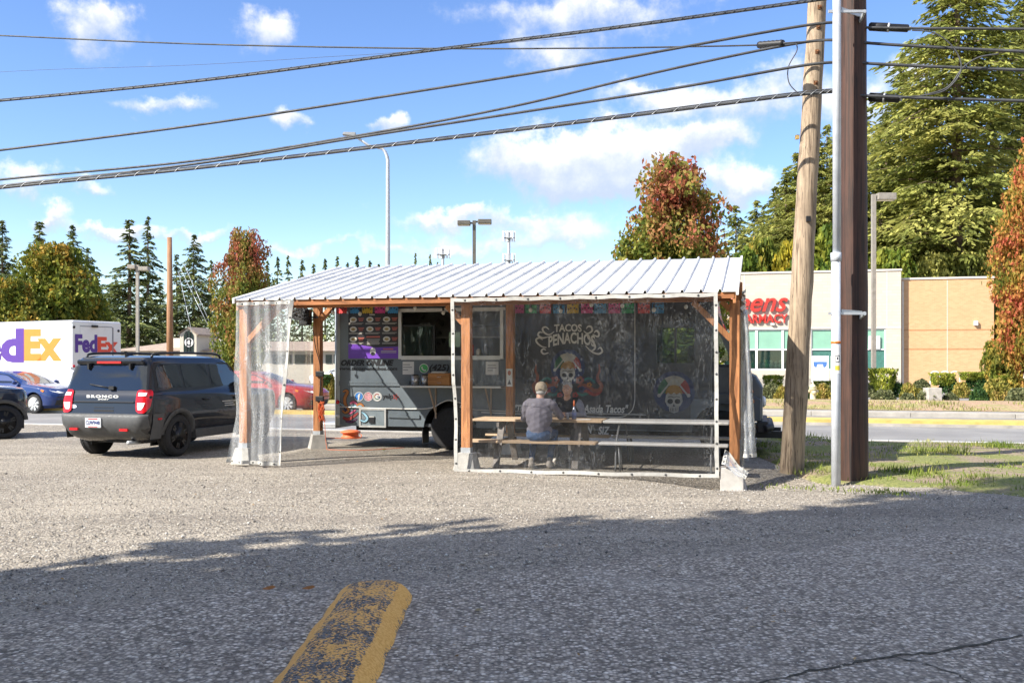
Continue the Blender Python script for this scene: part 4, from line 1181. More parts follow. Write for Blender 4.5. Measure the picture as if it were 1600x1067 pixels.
    def shoebox(px, D, top, heads, w, mat, lab):
        e, h = lampless('parking_lamp', px, D, top, 0, 0, lab, grp='lamp posts'); k = D / FPX
        part('post', mat, e, lambda m: m.box(-w * k, w * k, -w * k, w * k, 0, h))
        for x0, x1, y0, y1 in heads:
            za, zb = AT(px, y1, D).z, AT(px, y0, D).z; xa, xb = (x0 - px) * k, (x1 - px) * k
            hd = part('lamp_head', mat, e, lambda m: m.box(xa, xb, -.25, .25, za, zb), .02)
            part('lens', M('lamp_lens', (.6, .52, .3), .3), hd, lambda m: m.box(xa + .05, xb - .05, -.2, .2, za - .02, za - .003))
            part('bracket', mat, e, lambda m: m.box(min(w * k, xb) if xa < 0 else w * k, -w * k if xa < 0 else xa, -.04, .04, (za + zb) / 2 - .04, (za + zb) / 2 + .04))
    shoebox(741, 45, 345, [(715, 735, 345.5, 352), (747, 768, 343.5, 350)], 2.6, dk, 'dark twin head parking lamp rising above the shelter roof')
    shoebox(215, 60, 414, [(201, 213, 414, 420), (218, 233, 417, 423)], 2.2, M('lamp_taupe', (.32, .29, .25), .6, .2), 'grey twin head parking lamp behind the white delivery van')
    shoebox(1365, 48, 304, [(1370, 1398, 302.5, 313)], 3.0, MATS['lamp_taupe'], 'single head parking lamp in front of the pharmacy right of the dark pole')
    # cell masts
    for px, top, lab, wid in ((692, 389, 'far cell mast with a dense row of white antennas', 11), (795, 363, 'far cell mast with two tiers of white antennas', 9)):
        D = 170; p = AT(px, HOR, D); k = D / FPX; e = empty('cell_mast', (p.x, D, 0), 0, lab, 'cell mast', 'cell masts on the skyline')
        h = AT(px, top, D).z
        part('mast', STEEL, e, lambda m: m.tube([(0, 0, 0), (0, 0, h)], [.5, .22], 8))
        for tier, zz in enumerate((h - .6,) if wid == 11 else (h - .6, h - 4.6)):
            part('platform', STEEL, e, lambda m: (m.box(-wid * k, wid * k, -.1, .1, zz - .5, zz - .35), m.box(-wid * k * .5, wid * k * .5, -1, 1, zz - .5, zz - .4)))
            for i in range(6):
                part('antenna', WHITEP, e, lambda m: m.box((-wid + i * wid * .4) * k - .14, (-wid + i * wid * .4) * k + .14, -.3 + .2 * (i % 2), 0 + .2 * (i % 2), zz - 1.1, zz + .8))
    # brown pole on the left and its guys
    p = AT(265.5, HOR, 50); e = empty('utility_pole', (p.x, 50, 0), 0, 'plain brown wooden pole behind the black car', 'pole')
    h = AT(265, 371, 50).z
    part('shaft', FARPOLE, e, lambda m: m.tube([(0, 0, -.3), (0, 0, h * .5), (-.02, 0, h)], [.19, .16, .12], 14))
    for i, (a, b) in enumerate((((287, 412), (327, 502)), ((281, 418), (326, 510)), ((279, 425), (300, 520)))):
        A_ = AT(*a, 52); B_ = AT(*b, 49); t = tag(part('guy_wire', STEEL, None, lambda m: m.tube([(0, 0, 0), tuple(B_ - A_)], .014, 5)), ('outer', 'middle', 'inner')[i] + ' of three slanting guy wires right of the brown pole', 'wire', 'guy wires'); t.location = A_
    # hydrant
    hp = AT(1270, HOR, 38); e = empty('fire_hydrant', (hp.x, 38, .02), 0, 'cream fire hydrant right of the leaning pole across the street', 'hydrant')
    cr = M('hydrant_cream', (.62, .55, .36), .6, var=.1)
    part('barrel', cr, e, lambda m: m.lathe([(.17, 0), (.17, .06), (.11, .07), (.11, .5), (.15, .52), (.15, .56)], n=14))
    part('bonnet', cr, e, lambda m: m.lathe([(.14, .565), (.12, .66), (.06, .73), (.03, .74), (.03, .8), (1e-4, .8)], n=14))
    for s_ in (-1, 1): part('outlet', cr, e, lambda m: m.lathe([(.06, .09 * s_), (.06, .19 * s_), (.045, .22 * s_)], (0, 0, .44), 'x', 10))
    part('outlet', cr, e, lambda m: m.lathe([(.08, -.09), (.08, -.2), (.05, -.24)], (0, 0, .4), 'y', 10))


poles()


# ------------------------------------------------------------------ worn speed bump in the foreground
def bump_():
    m0 = bpy.data.materials.new('worn_yellow_paint'); m0.use_nodes = True
    g = NT(m0.node_tree); p = g.n['Principled BSDF']; tc = g.new('ShaderNodeTexCoord'); ob = tc.outputs['Object']
    sx = g.new('ShaderNodeSeparateXYZ'); g.l.new(ob, sx.inputs[0])
    v = g.new('ShaderNodeTexVoronoi'); v.inputs['Scale'].default_value = 75; g.l.new(ob, v.inputs['Vector'])
    scv = g.new('ShaderNodeSeparateColor'); g.l.new(v.outputs['Color'], scv.inputs[0])
    asph = g.ramp(scv.outputs[0], [(0, (.035, .034, .035)), (.6, (.085, .083, .082)), (1, (.2, .195, .19))])
    mp = g.new('ShaderNodeMapping'); mp.inputs['Scale'].default_value = (11, 3.6, 3); g.l.new(ob, mp.inputs[0])
    n1 = g.noise(mp.outputs[0], 1.7, 6, .7, .6); n2 = g.noise(ob, 60, 3, .6)
    ax_ = g.math('ABSOLUTE', sx.outputs[0]); edge = g.math('MULTIPLY', g.smooth(ax_, .165, .185), g.smooth(ax_, .262, .225, .2, 1))         # paint survives on the shoulders
    band = g.math('SINE', g.math('MULTIPLY', sx.outputs[1], 9.5))
    wear = g.math('ADD', g.math('ADD', g.math('MULTIPLY', n1, 1.0), g.math('MULTIPLY', g.math('SUBTRACT', n2, .5), 1.1)), g.math('MULTIPLY', band, .05))
    keep = g.smooth(g.math('ADD', wear, g.math('MULTIPLY', edge, .36)), .455, .56)
    c = g.mix(keep, asph, g.mix(g.smooth(n2, .3, .7), (.62, .30, .055), (.78, .44, .12)))
    g.l.new(c, p.inputs['Base Color']); p.inputs['Roughness'].default_value = .85
    g.l.new(g.bump(v.outputs['Distance'], -.5, .008), p.inputs['Normal'])
    a = GP(592, 922); b = GP(500, 1085); d = (a - b).normalized(); ang = math.atan2(-d.x, d.y)
    L = 2.6; w = .265; xs = lin(-1, 1, 25); ys = [0, -.02, -.06, -.12, -.2, -.3] + lin(-.45, -L, 26)
    vs = []; fs = []
    rnd = random.Random(5)
    for y in ys:
        e = math.sqrt(max(0, 1 - (1 - min(1, -y / .24)) ** 2)); ww = w * (.42 + .58 * e)
        for t in xs:
            hh = .105 * e * (1 - abs(t) ** 3.4) + .004 * math.sin(y * 7 + t * 3)
            vs.append((t * ww + .006 * math.sin(y * 13), y + (1 - abs(t) ** 2) * .05 * (1 - e), max(hh, 0) - .004 * (abs(t) > .98)))
    n = len(xs)
    for j in range(len(ys) - 1):
        for i in range(n - 1): fs.append((j * n + i, j * n + i + 1, (j + 1) * n + i + 1, (j + 1) * n + i))
    me = bpy.data.meshes.new('speed_bump'); me.from_pydata(vs, [], fs); me.polygons.foreach_set('use_smooth', [True] * len(fs))
    bm = bmesh.new(); bm.from_mesh(me); bmesh.ops.recalc_face_normals(bm, faces=bm.faces); bm.to_mesh(me); bm.free()
    o = link('speed_bump', me, m0, None, (a.x, a.y, gh(a.x, a.y) + .016), ang)
    tag(o, 'asphalt speed bump with worn yellow paint in the foreground', 'speed bump')
    # fallen leaves
    lf = plain('dry_leaf', (.3, .13, .04), .8); rnd = random.Random(3)
    for i, (px, py, lab) in enumerate(((482, 925, 'dry brown leaf lying left of the speed bump'), (420, 926, 'small dry leaf farther left of the speed bump'), (747, 957, 'pale curled leaf right of the speed bump'), (600, 705, 'green leaf on the gravel under the truck skirt'))):
        q = GP(px, py); s_ = .05
        t = part('fallen_leaf', lf if i < 2 else plain('pale_leaf' if i == 2 else 'green_leaf', (.5, .44, .3) if i == 2 else (.25, .4, .08), .8), None, lambda m: m.add([(-s_, 0, .012), (-s_ * .3, s_ * .5, .02), (s_ * .6, s_ * .3, .03), (s_, 0, .02), (s_ * .5, -s_ * .35, .012), (-s_ * .3, -s_ * .45, .01), (0, 0, .004)], [(0, 6, 1), (1, 6, 2), (2, 6, 3), (3, 6, 4), (4, 6, 5), (5, 6, 0)]))
        t.location = (q.x, q.y, gh(q.x, q.y) + .015); t.rotation_euler = (0, 0, px * .3); tag(t, lab, 'leaf', 'fallen leaves')


bump_()

# ------------------------------------------------------------------ shelter
AL, AM, AR = -3.78, 0.0, 3.99           # posts along the front
BD = 2.65                               # rear posts
RS = .2244                              # roof slope
EZ = 2.63
def roof_z(b): return EZ + RS * (b + .3)


def shelter():
    al = FP(365, 470, -.3)[0]; ar = FP(1152, 456, -.3)[0]
    e = empty('picnic_shelter', P0, YAW, 'open cedar shelter with white ribbed metal shed roof', 'shelter')
    # posts
    for a in (AL, AM, AR):
        for b in (0.0, BD):
            zb = .27 + (gh(*W(a, b).to_2d()) if b == 0 else 0)
            top = roof_z(b) - (.18 if b == 0 else .3)
            post = part('post', CEDAR, e, lambda m: m.box(a - .07, a + .07, b - .07, b + .07, zb, top), .006)
            part('post_base', STEEL, post, lambda m: m.box(a - .076, a + .076, b - .076, b + .076, zb - .01, zb + .07))
            for s_ in ((1,) if a == AL else (-1,) if a == AR else (-1, 1)):
                if a == AM and b == 0 and s_ == 1: continue
                L = .55 if a != AM else .28
                part('knee_brace', CEDAR, e, lambda m: m.bar((a + s_ * .05, b, top - L), (a + s_ * (L + .03), b, top - .01), .085, .12, (0, 1, 0)), .004)
    # beams
    z0 = roof_z(0)
    part('front_beam', CEDARH, e, lambda m: m.box(al + .12, ar - .1, -.07, .07, z0 - .185, z0 - .11), .006)
    part('fascia', CEDARH, e, lambda m: m.box(al + .05, ar - .04, -.27, -.235, roof_z(-.25) - .105, roof_z(-.25) - .02), .004)
    zr = roof_z(BD)
    part('rear_beam', CEDARH, e, lambda m: m.box(al + .12, ar - .1, BD - .07, BD + .07, zr - .30, zr - .11), .006)
    n = 9
    for k in range(n):
        a = al + .1 + (ar - al - .2) * k / (n - 1)
        part('rafter', CEDAR, e, lambda m: m.hexa([(a - .04, -.22, roof_z(-.22) - .11), (a + .04, -.22, roof_z(-.22) - .11), (a + .04, 3.6, roof_z(3.6) - .14), (a - .04, 3.6, roof_z(3.6) - .14)], [(a - .04, -.22, roof_z(-.22) - .012), (a + .04, -.22, roof_z(-.22) - .012), (a + .04, 3.6, roof_z(3.6) - .012), (a - .04, 3.6, roof_z(3.6) - .012)]))
    # metal panels, each with its raised rib
    white = M('white_roof_metal', (.70, .695, .68), .42, .0, var=.09, scale=2.2, stretch=(6, .5, 1)); 
    N = 30; w = (ar - al) / N; L = 3.98; me = None
    rf = None
    for i in range(N):
        a = al + i * w
        if me is None:
            m = MB()
            prof = [(0, 0), (.012, .038), (.036, .038), (.048, 0), (w * .4, .002), (w * .7, .0), (w - .0, 0)]
            th = .006; vs = []
            for (b, zz) in ((0, 0.0), (L, L * RS)):
                vs += [(x, b, zz + z) for x, z in prof] + [(x, b, zz + z - th) for x, z in prof]
            k = len(prof); fs = []
            for j in range(k - 1):
                fs += [(j, j + 1, 2 * k + j + 1, 2 * k + j), (k + j + 1, k + j, 3 * k + j, 3 * k + j + 1), (j, k + j, k + j + 1, j + 1), (2 * k + j, 2 * k + j + 1, 3 * k + j + 1, 3 * k + j)]
            m.add(vs, fs)
            o = m.build('roof_panel', white, e); me = o.data
        else:
            o = link('roof_panel', me, None, e)
        o.location = (a, -.3, EZ + (i % 3) * .0006)
    for s_, aa in ((-1, al), (1, ar)):
        part('rake_trim', white, e, lambda m: m.hexa([(aa - .018, -.31, EZ - .05), (aa + .018, -.31, EZ - .05), (aa + .018, 3.69, roof_z(3.69) - .05), (aa - .018, 3.69, roof_z(3.69) - .05)], [(aa - .018, -.31, EZ + .036), (aa + .018, -.31, EZ + .036), (aa + .018, 3.69, roof_z(3.69) + .036), (aa - .018, 3.69, roof_z(3.69) + .036)]))
        part('rake_board', CEDAR, e, lambda m: m.hexa([(aa - s_ * .06, -.26, EZ - .16), (aa - s_ * .02, -.26, EZ - .16), (aa - s_ * .02, 3.65, roof_z(3.65) - .18), (aa - s_ * .06, 3.65, roof_z(3.65) - .18)], [(aa - s_ * .06, -.26, EZ - .008), (aa - s_ * .02, -.26, EZ - .008), (aa - s_ * .02, 3.65, roof_z(3.65) - .012), (aa - s_ * .06, 3.65, roof_z(3.65) - .012)]))
    # concrete pier blocks, one under each post
    names = {(AL, 0.0): 'under the front post at the open curtain', (AM, 0.0): 'under the middle front post behind the clear curtain', (AR, 0.0): 'tall one under the front post by the leaning pole',
             (AL, BD): 'under the rear post beside the truck rear', (AM, BD): 'under the rear middle post behind the tan table', (AR, BD): 'under the rear post by the truck front'}
    for (a, b), lab in names.items():
        p = W(a, b); z = gh(p.x, p.y)
        t = part('pier_block', CONC, None, lambda m: m.hexa([(-.18, -.18, -.03), (.18, -.18, -.03), (.18, .18, -.03), (-.18, .18, -.03)], [(-.12, -.12, .262), (.12, -.12, .262), (.12, .12, .262), (-.12, .12, .262)]), .012)
        t.location = (p.x, p.y, z); t.rotation_euler = (0, 0, YAW + (.6 if (a, b) == (AL, BD) else 0)); tag(t, 'concrete pier block ' + lab, 'concrete block', 'pier blocks under the shelter posts')
    p = GP(1147, 772, -.2); t = part('timber_block', M('grey_block', (.47, .45, .42), .9, var=.12, scale=4, bump=.3), None, lambda m: m.box(-.16, .16, -.13, .13, 0, .40), .012)
    t.location = (p.x, p.y + .12, gh(p.x, p.y) - .04); t.rotation_euler = (0, 0, YAW); tag(t, 'tall grey concrete block weighing down the curtain corner', 'concrete block')


shelter()


def pvc(name, base=.13, streak=.5):
    m = bpy.data.materials.new(name); m.use_nodes = True; MATS[name] = m
    g = NT(m.node_tree); p = g.n['Principled BSDF']; out = g.n['Material Output']; tc = g.new('ShaderNodeTexCoord'); ob = tc.outputs['Object']
    p.inputs['Base Color'].default_value = (.80, .82, .84, 1); p.inputs['Roughness'].default_value = .16; p.inputs['IOR'].default_value = 1.5
    mp = g.new('ShaderNodeMapping'); mp.inputs['Rotation'].default_value = (0, R(28), 0); mp.inputs['Scale'].default_value = (5, 5, 1.8); g.l.new(ob, mp.inputs[0])
    a = g.noise(mp.outputs[0], 1.4, 5, .7, 1.2)
    mp2 = g.new('ShaderNodeMapping'); mp2.inputs['Rotation'].default_value = (0, R(-40), 0); mp2.inputs['Scale'].default_value = (5, 5, 1.3); g.l.new(ob, mp2.inputs[0])
    b = g.noise(mp2.outputs[0], 1.1, 4, .7, 1.5)
    sp = g.noise(ob, 38, 5, .75)
    def vein(n_, w_):      # thin bright line where the noise crosses its middle
        return g.math('SUBTRACT', 1.0, g.smooth(g.math('ABSOLUTE', g.math('SUBTRACT', n_, .5)), 0.0, w_))
    msk = g.smooth(g.noise(ob, 1.6, 3, .6), .45, .62)
    s1 = g.math('MULTIPLY', vein(a, .012), msk); s2 = g.math('MULTIPLY', vein(b, .010), g.smooth(g.noise(ob, 2.3, 3, .6), .47, .62)); s3 = g.smooth(sp, .66, .74)
    cl = g.smooth(g.noise(ob, .9, 4, .6), .4, .75, 0, .016)
    st = g.math('ADD', g.math('MULTIPLY', g.math('MAXIMUM', s1, s2), streak * .45), g.math('MULTIPLY', s3, streak * .32))
    fac = g.math('ADD', g.math('ADD', base, cl), st, clamp=True)
    t = g.new('ShaderNodeBsdfTransparent'); t.inputs[0].default_value = (.93, .94, .95, 1)
    h = g.math('ADD', g.math('MULTIPLY', a, .5), g.math('MULTIPLY', b, .5))
    nb = g.bump(h, .6, .05); g.l.new(nb, p.inputs['Normal'])
    mx = g.new('ShaderNodeMixShader'); g.l.new(fac, mx.inputs[0]); g.l.new(t.outputs[0], mx.inputs[1]); g.l.new(p.outputs[0], mx.inputs[2])
    gl = g.new('ShaderNodeBsdfGlossy'); gl.inputs['Roughness'].default_value = .07; gl.inputs[0].default_value = (1, 1, 1, 1); g.l.new(nb, gl.inputs['Normal'])
    fr = g.new('ShaderNodeFresnel'); fr.inputs[0].default_value = 1.45; g.l.new(nb, fr.inputs['Normal'])
    mx2 = g.new('ShaderNodeMixShader'); g.l.new(g.math('MULTIPLY', fr.outputs[0], .5), mx2.inputs[0]); g.l.new(mx.outputs[0], mx2.inputs[1]); g.l.new(gl.outputs[0], mx2.inputs[2])
    g.l.new(mx2.outputs[0], out.inputs[0])
    return m


PVC = pvc('clear_vinyl', .006, .30); PVC2 = pvc('clear_vinyl_folded', .2, .8)
WEB = M('white_webbing', (.46, .45, .42), .8, var=.1, scale=14, bump=.2, bscale=60)
GROM = plain('grommet', (.12, .12, .12), .4, .8)


def curtain(name, f, nu, nv, label, mat, edges, parent_loc=None, gro=9, bw=.05):
    """f(u,v) -> local point (a,b,z); edges: which of 'tblr' carry white webbing with grommets"""
    e = empty(name, P0, YAW, label, 'curtain', 'clear plastic curtains of the shelter')
    vs = [f(i / (nu - 1), j / (nv - 1)) for j in range(nv) for i in range(nu)]
    me = bpy.data.meshes.new('vinyl_sheet'); me.from_pydata(vs, [], [(j * nu + i, j * nu + i + 1, (j + 1) * nu + i + 1, (j + 1) * nu + i) for j in range(nv - 1) for i in range(nu - 1)])
    me.polygons.foreach_set('use_smooth', [True] * len(me.polygons)); link('vinyl_sheet', me, mat, e)
    def du(t): return Vector(f(*t))
    for ed in edges:
        path = {'t': [(i / (nu - 1), 1) for i in range(nu)], 'b': [(i / (nu - 1), 0) for i in range(nu)], 'l': [(0, j / (nv - 1)) for j in range(nv)], 'r': [(1, j / (nv - 1)) for j in range(nv)]}[ed]
        ins = {'t': (0, -1), 'b': (0, 1), 'l': (1, 0), 'r': (-1, 0)}[ed]
        m = MB(); vv = []
        for (u, v) in path:
            p = du((u, v)); q = du((min(1, max(0, u + ins[0] * .03)), min(1, max(0, v + ins[1] * .03)))); d = (q - p).normalized() * bw
            o = Vector((0, -.006, 0)); vv += [p + o - d * .08, p + d + o, p - o - d * .08, p + d - o]
        k = len(path)
        m.add(vv, [(4 * i, 4 * i + 1, 4 * i + 5, 4 * i + 4) for i in range(k - 1)] + [(4 * i + 2, 4 * i + 6, 4 * i + 7, 4 * i + 3) for i in range(k - 1)], True)
        web = m.build('webbing', WEB, e, fix=False)
        for g_ in range(gro):
            i = int((g_ + .5) / gro * (k - 1)); p = (vv[4 * i] + vv[4 * i + 1]) / 2
            part('grommet', GROM, web, lambda m: m.lathe([(.005, -.004), (.016, -.006), (.017, .0)], tuple(p), 'y', 10))
    return e


def curtains():
    rn = [random.Random(i) for i in range(5)]
    # big front curtain, taut
    L0, T0 = FP(705, 466, -.30); R0, T1 = FP(1121, 457, -.30); zb0 = FP(710, 737, -.30)[1]; zb1 = FP(1122, 746, -.30)[1]
    lb = FP(711, 740, -.30)[0]; rb = FP(1123, 740, -.30)[0]
    def front(u, v):
        a = (lb + (L0 - lb) * v) * (1 - u) + (rb + (R0 - rb) * v) * u
        z = (zb0 * (1 - u) + zb1 * u) * (1 - v) + (T0 * (1 - u) + T1 * u) * v
        w = math.sin(u * 17 + v * 5) * .008 + math.sin(u * 31 - v * 9) * .005 + .03 * math.sin(v * 7 + u * 3) + .02 * math.sin(u * 9 - v * 14)
        pk = abs(math.sin(u * math.pi * 8)); a += .0015 * math.sin(v * 31)
        z -= .012 * pk * (v > .97) + (.005 * math.sin(u * 23) * (v < .03))     # sags between its fasteners
        w *= min(1, (1 - v) * 8)
        c = .016 * math.exp(-((v - .512) / .012) ** 2)                    # fold line half way up
        return (a, -.315 + w - c, z)
    curtain('clear_curtain', front, 90, 60, 'large clear plastic curtain with white edges before the picnic tables', PVC, 'tblr', gro=8)
    # drawn-aside front curtain at the first post
    tl, tz = FP(372, 473, -.29); tr, tz2 = FP(460, 470, -.29); bl, bz = FP(354, 722, -.42); br, bz2 = FP(438, 727, -.38)
    def drawn(u, v):
        s_ = 1 - v
        a = (bl + (br - bl) * u) * s_ ** 1.0 + (tl + (tr - tl) * u) * v
        bulge = .25 * math.exp(-((v - .05) / .22) ** 2) * (1 - u)
        a2 = a + .10 * math.exp(-((v - .32) / .16) ** 2) * (1 - u)
        z = (bz + (bz2 - bz) * u) * s_ + (tz + (tz2 - tz) * u) * v
        fold = math.sin(u * 15 + v * 3.5) * .05 * (.25 + .75 * s_) + .02 * math.sin(u * 33 + v * 11)
        return (a2, -.31 - .12 * s_ + fold, max(z, .02))
    curtain('clear_curtain', drawn, 60, 50, 'clear plastic curtain drawn aside and trailing on the gravel at the first post', PVC2, 'tbr', gro=5)
    # side curtain between the first front and rear posts
    def side(u, v):
        b = .08 + u * (BD - .12); z = .06 + v * (roof_z(b) - .45)
        return (AL - .1 + .03 * math.sin(u * 22 + v * 2) + .015 * math.sin(u * 47), b, z)
    curtain('clear_curtain', side, 70, 30, 'clear plastic side curtain between the two posts nearest the black car', PVC2, 't', gro=4)
    # bunched curtain on the last post
    def bunch(u, v):
        an = u * 2 * math.pi * 2.4; r = .045 + .05 * (1 - v) ** 2 + .03 * math.sin(an * 2.1 + v * 4) + .012 * math.sin(v * 21 + u * 9)
        return (AR + .15 + r * math.cos(an) * .8 + .05 * (1 - v), .12 + r * math.sin(an) * 2.2, .3 + v * 2.1)
    curtain('clear_curtain', bunch, 90, 40, 'clear plastic curtain bunched along the last front post', PVC2, 'b', gro=2)
    def far_side(u, v):
        b = .2 + u * (BD - .2); z = .1 + v * (roof_z(b) - .5)
        return (AR + .1 + .03 * math.sin(u * 20 + v), b, z)
    curtain('clear_curtain', far_side, 60, 24, 'clear plastic side curtain at the truck bonnet end', PVC2, 't', gro=4)
    # loose flap thrown over the block
    f0, fz = FP(1126, 700, -.2); f1, fz1 = FP(1166, 738, -.35)
    def flap(u, v):
        a = f0 + (f1 - f0) * (u * .9 + .12 * (1 - v)); z = fz + (fz1 - fz) * u * (1 - .35 * v) - .02
        return (a + .02, -.2 - .12 * u - .16 * v + .03 * math.sin(v * 9), z - .19 * v + .02 * math.sin(u * 8))
    curtain('curtain_flap', flap, 24, 16, 'loose curtain corner with white edge folded over the grey block', PVC2, 'lbr', gro=3, bw=.05)


curtains()


# ------------------------------------------------------------------ food truck
TB = 3.0
TA0 = FP(525, 560, TB)[0]
def T(px, py):
    a, z = FP(px, py, TB); return a - TA0, z
def TX(px): return T(px, 600)[0]


def food_truck():
    SL = M('slate_paint', (.125, .15, .17), .42, .0, var=.12, scale=1.6, bump=.12, bscale=5, coat=.15)
    DK = M('slate_dark', (.05, .055, .065), .5, var=.1)
    e = empty('food_truck', W(TA0, TB, 0), YAW, 'slate grey taco truck with menu, serving window and painted side', 'food truck')
    xe = TX(1112); top = 3.02; bot = .42; dep = 2.15; wt = .05
    w0, wz0 = T(628, 556); w1, wz1 = T(782, 486)              # serving window
    c0, cz0 = T(1026, 567); c1, cz1 = T(1085, 512)            # cab window
    # side wall with the real openings
    rw = TX(703); fw = TX(1128); wr = .40; arch = .52; hubz = .40
    def arc(cx, n=14): return [(cx + arch * math.cos(math.pi - math.pi * i / n), hubz + arch * math.sin(math.pi - math.pi * i / n) * .98) for i in range(n + 1)]
    zl = 1.0
    low = [(0, bot), (rw - arch, bot)] + arc(rw)[1:-1] + [(rw + arch, bot), (fw - arch, bot)] + arc(fw)[1:-1][:7] + [(xe, hubz + arch * .9), (xe, zl), (0, zl)]
    def wall(m):
        m.prism([p for p in low], 0, wt)
        m.box(0, xe, 0, wt, zl, min(wz0, cz0)); m.box(0, xe, 0, wt, max(wz1, cz1), top)
        zl2, zh = min(wz0, cz0), max(wz1, cz1)
        m.box(0, w0, 0, wt, zl2, zh); m.box(w1, c0, 0, wt, zl2, zh); m.box(c1, xe, 0, wt, zl2, zh)
        for (x0, x1, za, zb) in ((w0, w1, wz0, wz1), (c0, c1, cz0, cz1)):
            if za > zl2 + .002: m.box(x0, x1, 0, wt, zl2, za)
            if zb < zh - .002: m.box(x0, x1, 0, wt, zb, zh)
    part('side_panel', SL, e, wall)
    part('far_side_panel', SL, e, lambda m: (m.box(0, xe, dep - wt, dep, bot, 1.25), m.box(0, c0 - .1, dep - wt, dep, 1.25, top), m.box(c1 + .1, xe, dep - wt, dep, 1.25, top), m.box(c0 - .1, c1 + .1, dep - wt, dep, 2.45, top)))
    part('rear_panel', SL, e, lambda m: m.box(-.0, wt, wt, dep - wt, bot, top))
    part('corner_trim', M('pale_corner', (.42, .47, .49), .45, var=.06), e, lambda m: m.tube([(.03, .03, bot), (.03, .03, top)], .062, 12))
    part('roof', SL, e, lambda m: m.box(-.02, xe, -.02, dep + .02, top, top + .07), .03)
    part('floor', DK, e, lambda m: m.box(.05, xe + 1.0, .06, dep - .06, bot, bot + .06))
    part('bulkhead', DK, e, lambda m: m.box(c0 - .55, c0 - .5, wt, dep - wt, bot + .06, top))
    part('chassis', BLACKM, e, lambda m: (m.box(.2, xe + 1.2, .5, .62, .3, .42), m.box(.2, xe + 1.2, dep - .62, dep - .5, .3, .42)))
    for cx in (rw, fw):
        part('wheel_well', BLACKM, e, lambda m: (m.box(cx - arch, cx + arch, .6, .64, .25, hubz + arch), m.add([(x, y, z) for y in (.051, .6) for x, z in arc(cx)], [(i, i + 1, i + 16, i + 15) for i in range(14)])))
    # body ridges and trim
    part('body_rib', SL, e, lambda m: [m.bar((.08, -.012, z), (x1, -.012, z), .03, .05) for z, x1 in ((1.255, TX(640)), (1.215, TX(640)))])
    part('body_rib', SL, e, lambda m: m.bar((TX(607), -.012, T(600, 649)[1]), (TX(656), -.012, T(600, 650)[1]), .03, .07))
    part('trim_strip', ALU, e, lambda m: m.tube(smooth_path([(.02, -.02, T(530, 635)[1]), (TX(600), -.02, T(600, 638)[1]), (TX(668), -.02, T(668, 638)[1]), (TX(690), -.02, T(690, 629)[1]), (TX(703), -.02, T(703, 625)[1]), (TX(722), -.02, T(722, 630)[1]), (TX(745), -.02, T(745, 640)[1]), (TX(1010), -.02, T(1010, 648)[1])], 5), .012, 6))
    hx0, hz0 = T(562, 667); hx1, hz1 = T(604, 638)
    hf = part('access_hatch', M('hatch_paint', (.2, .24, .26), .5, var=.1), e, lambda m: m.box(hx0, hx1, -.02, -.001, hz0, hz1))
    part('hatch_frame', ALU, hf, lambda m: (m.box(hx0, hx1, -.032, -.021, hz1 - .035, hz1), m.box(hx0, hx1, -.032, -.021, hz0, hz0 + .035), m.box(hx0, hx0 + .035, -.033, -.021, hz0 + .035, hz1 - .035), m.box(hx1 - .035, hx1, -.033, -.021, hz0 + .035, hz1 - .035)))
    lx, lz = T(582, 656); part('latch', BLACKM, hf, lambda m: (m.box(lx - .05, lx + .05, -.045, -.021, lz - .06, lz + .05),))
    part('latch_plate', ALU, hf, lambda m: m.box(lx - .05, lx + .05, -.047, -.021, lz + .052, lz + .075))
    rl, rlz = T(530, 628); part('marker_lamp', REDL, e, lambda m: m.sphere((rl - .02, -.03, rlz), .04, 10, 6))
    part('marker_lamp', CLEARL, e, lambda m: m.sphere((T(529, 650)[0], -.03, T(529, 650)[1]), .04, 10, 6))
    part('rear_step', STEEL, e, lambda m: m.box(-.34, -.02, .02, 1.9, .36, .46), .01)
    # serving window frame, counter, awning edge
    fr = part('window_frame', ALU, e, lambda m: (m.box(w0 - .06, w0 + .0, -.035, .06, wz0 - .06, wz1 + .05), m.box(w1, w1 + .06, -.035, .06, wz0 - .06, wz1 + .05), m.box(w0, w1, -.036, .06, wz0 - .075, wz0), m.box(w0, w1, -.036, .06, wz1, wz1 + .05)))
    part('window_mullion', BLACKM, fr, lambda m: (m.box(w0 + .62, w0 + .66, .0, .05, wz0 + .0, wz1 - .25), m.box(w0, w0 + .66, .0, .05, wz1 - .27, wz1 - .24), m.box(w0 + 1.25, w0 + 1.29, 0, .05, wz0, wz1)))
    part('screen_pane', CGLASS, fr, lambda m: m.box(w0 + .0, w0 + .62, .02, .026, wz0, wz1 - .27))
    ax0, az = T(600, 487); part('awning_rail', ALU, e, lambda m: m.box(T(600, 487)[0], T(792, 482)[0], -.10, -.04, az - .005, az + .045))
    k0, kz = T(638, 602); k1, _ = T(792, 602)
    part('counter_shelf', ALU, e, lambda m: m.box(k0, k1, -.42, -.002, kz - .03, kz + .005), .004)
    for x in (k0 + .55, k1 - .3): part('shelf_bracket', M('bracket_tan', (.36, .27, .2), .7), e, lambda m: (m.bar((x, -.38, kz - .04), (x, -.02, kz - .5), .03, .02), m.box(x - .015, x + .015, -.02, -.002, kz - .62, kz - .04)))
    # inside of the kitchen
    part('kitchen_back', M('kitchen_steel', (.34, .34, .34), .35, .5, var=.2, scale=2), e, lambda m: m.box(.3, c0 - .6, dep - .6, dep - .55, 1.0, 2.9))
    part('kitchen_shelf', ALU, e, lambda m: (m.box(w0 - .2, w1 + .2, 1.1, 1.4, 2.12, 2.15), m.box(w0 - .2, w1 + .2, 1.0, 1.5, 1.5, 1.55)))
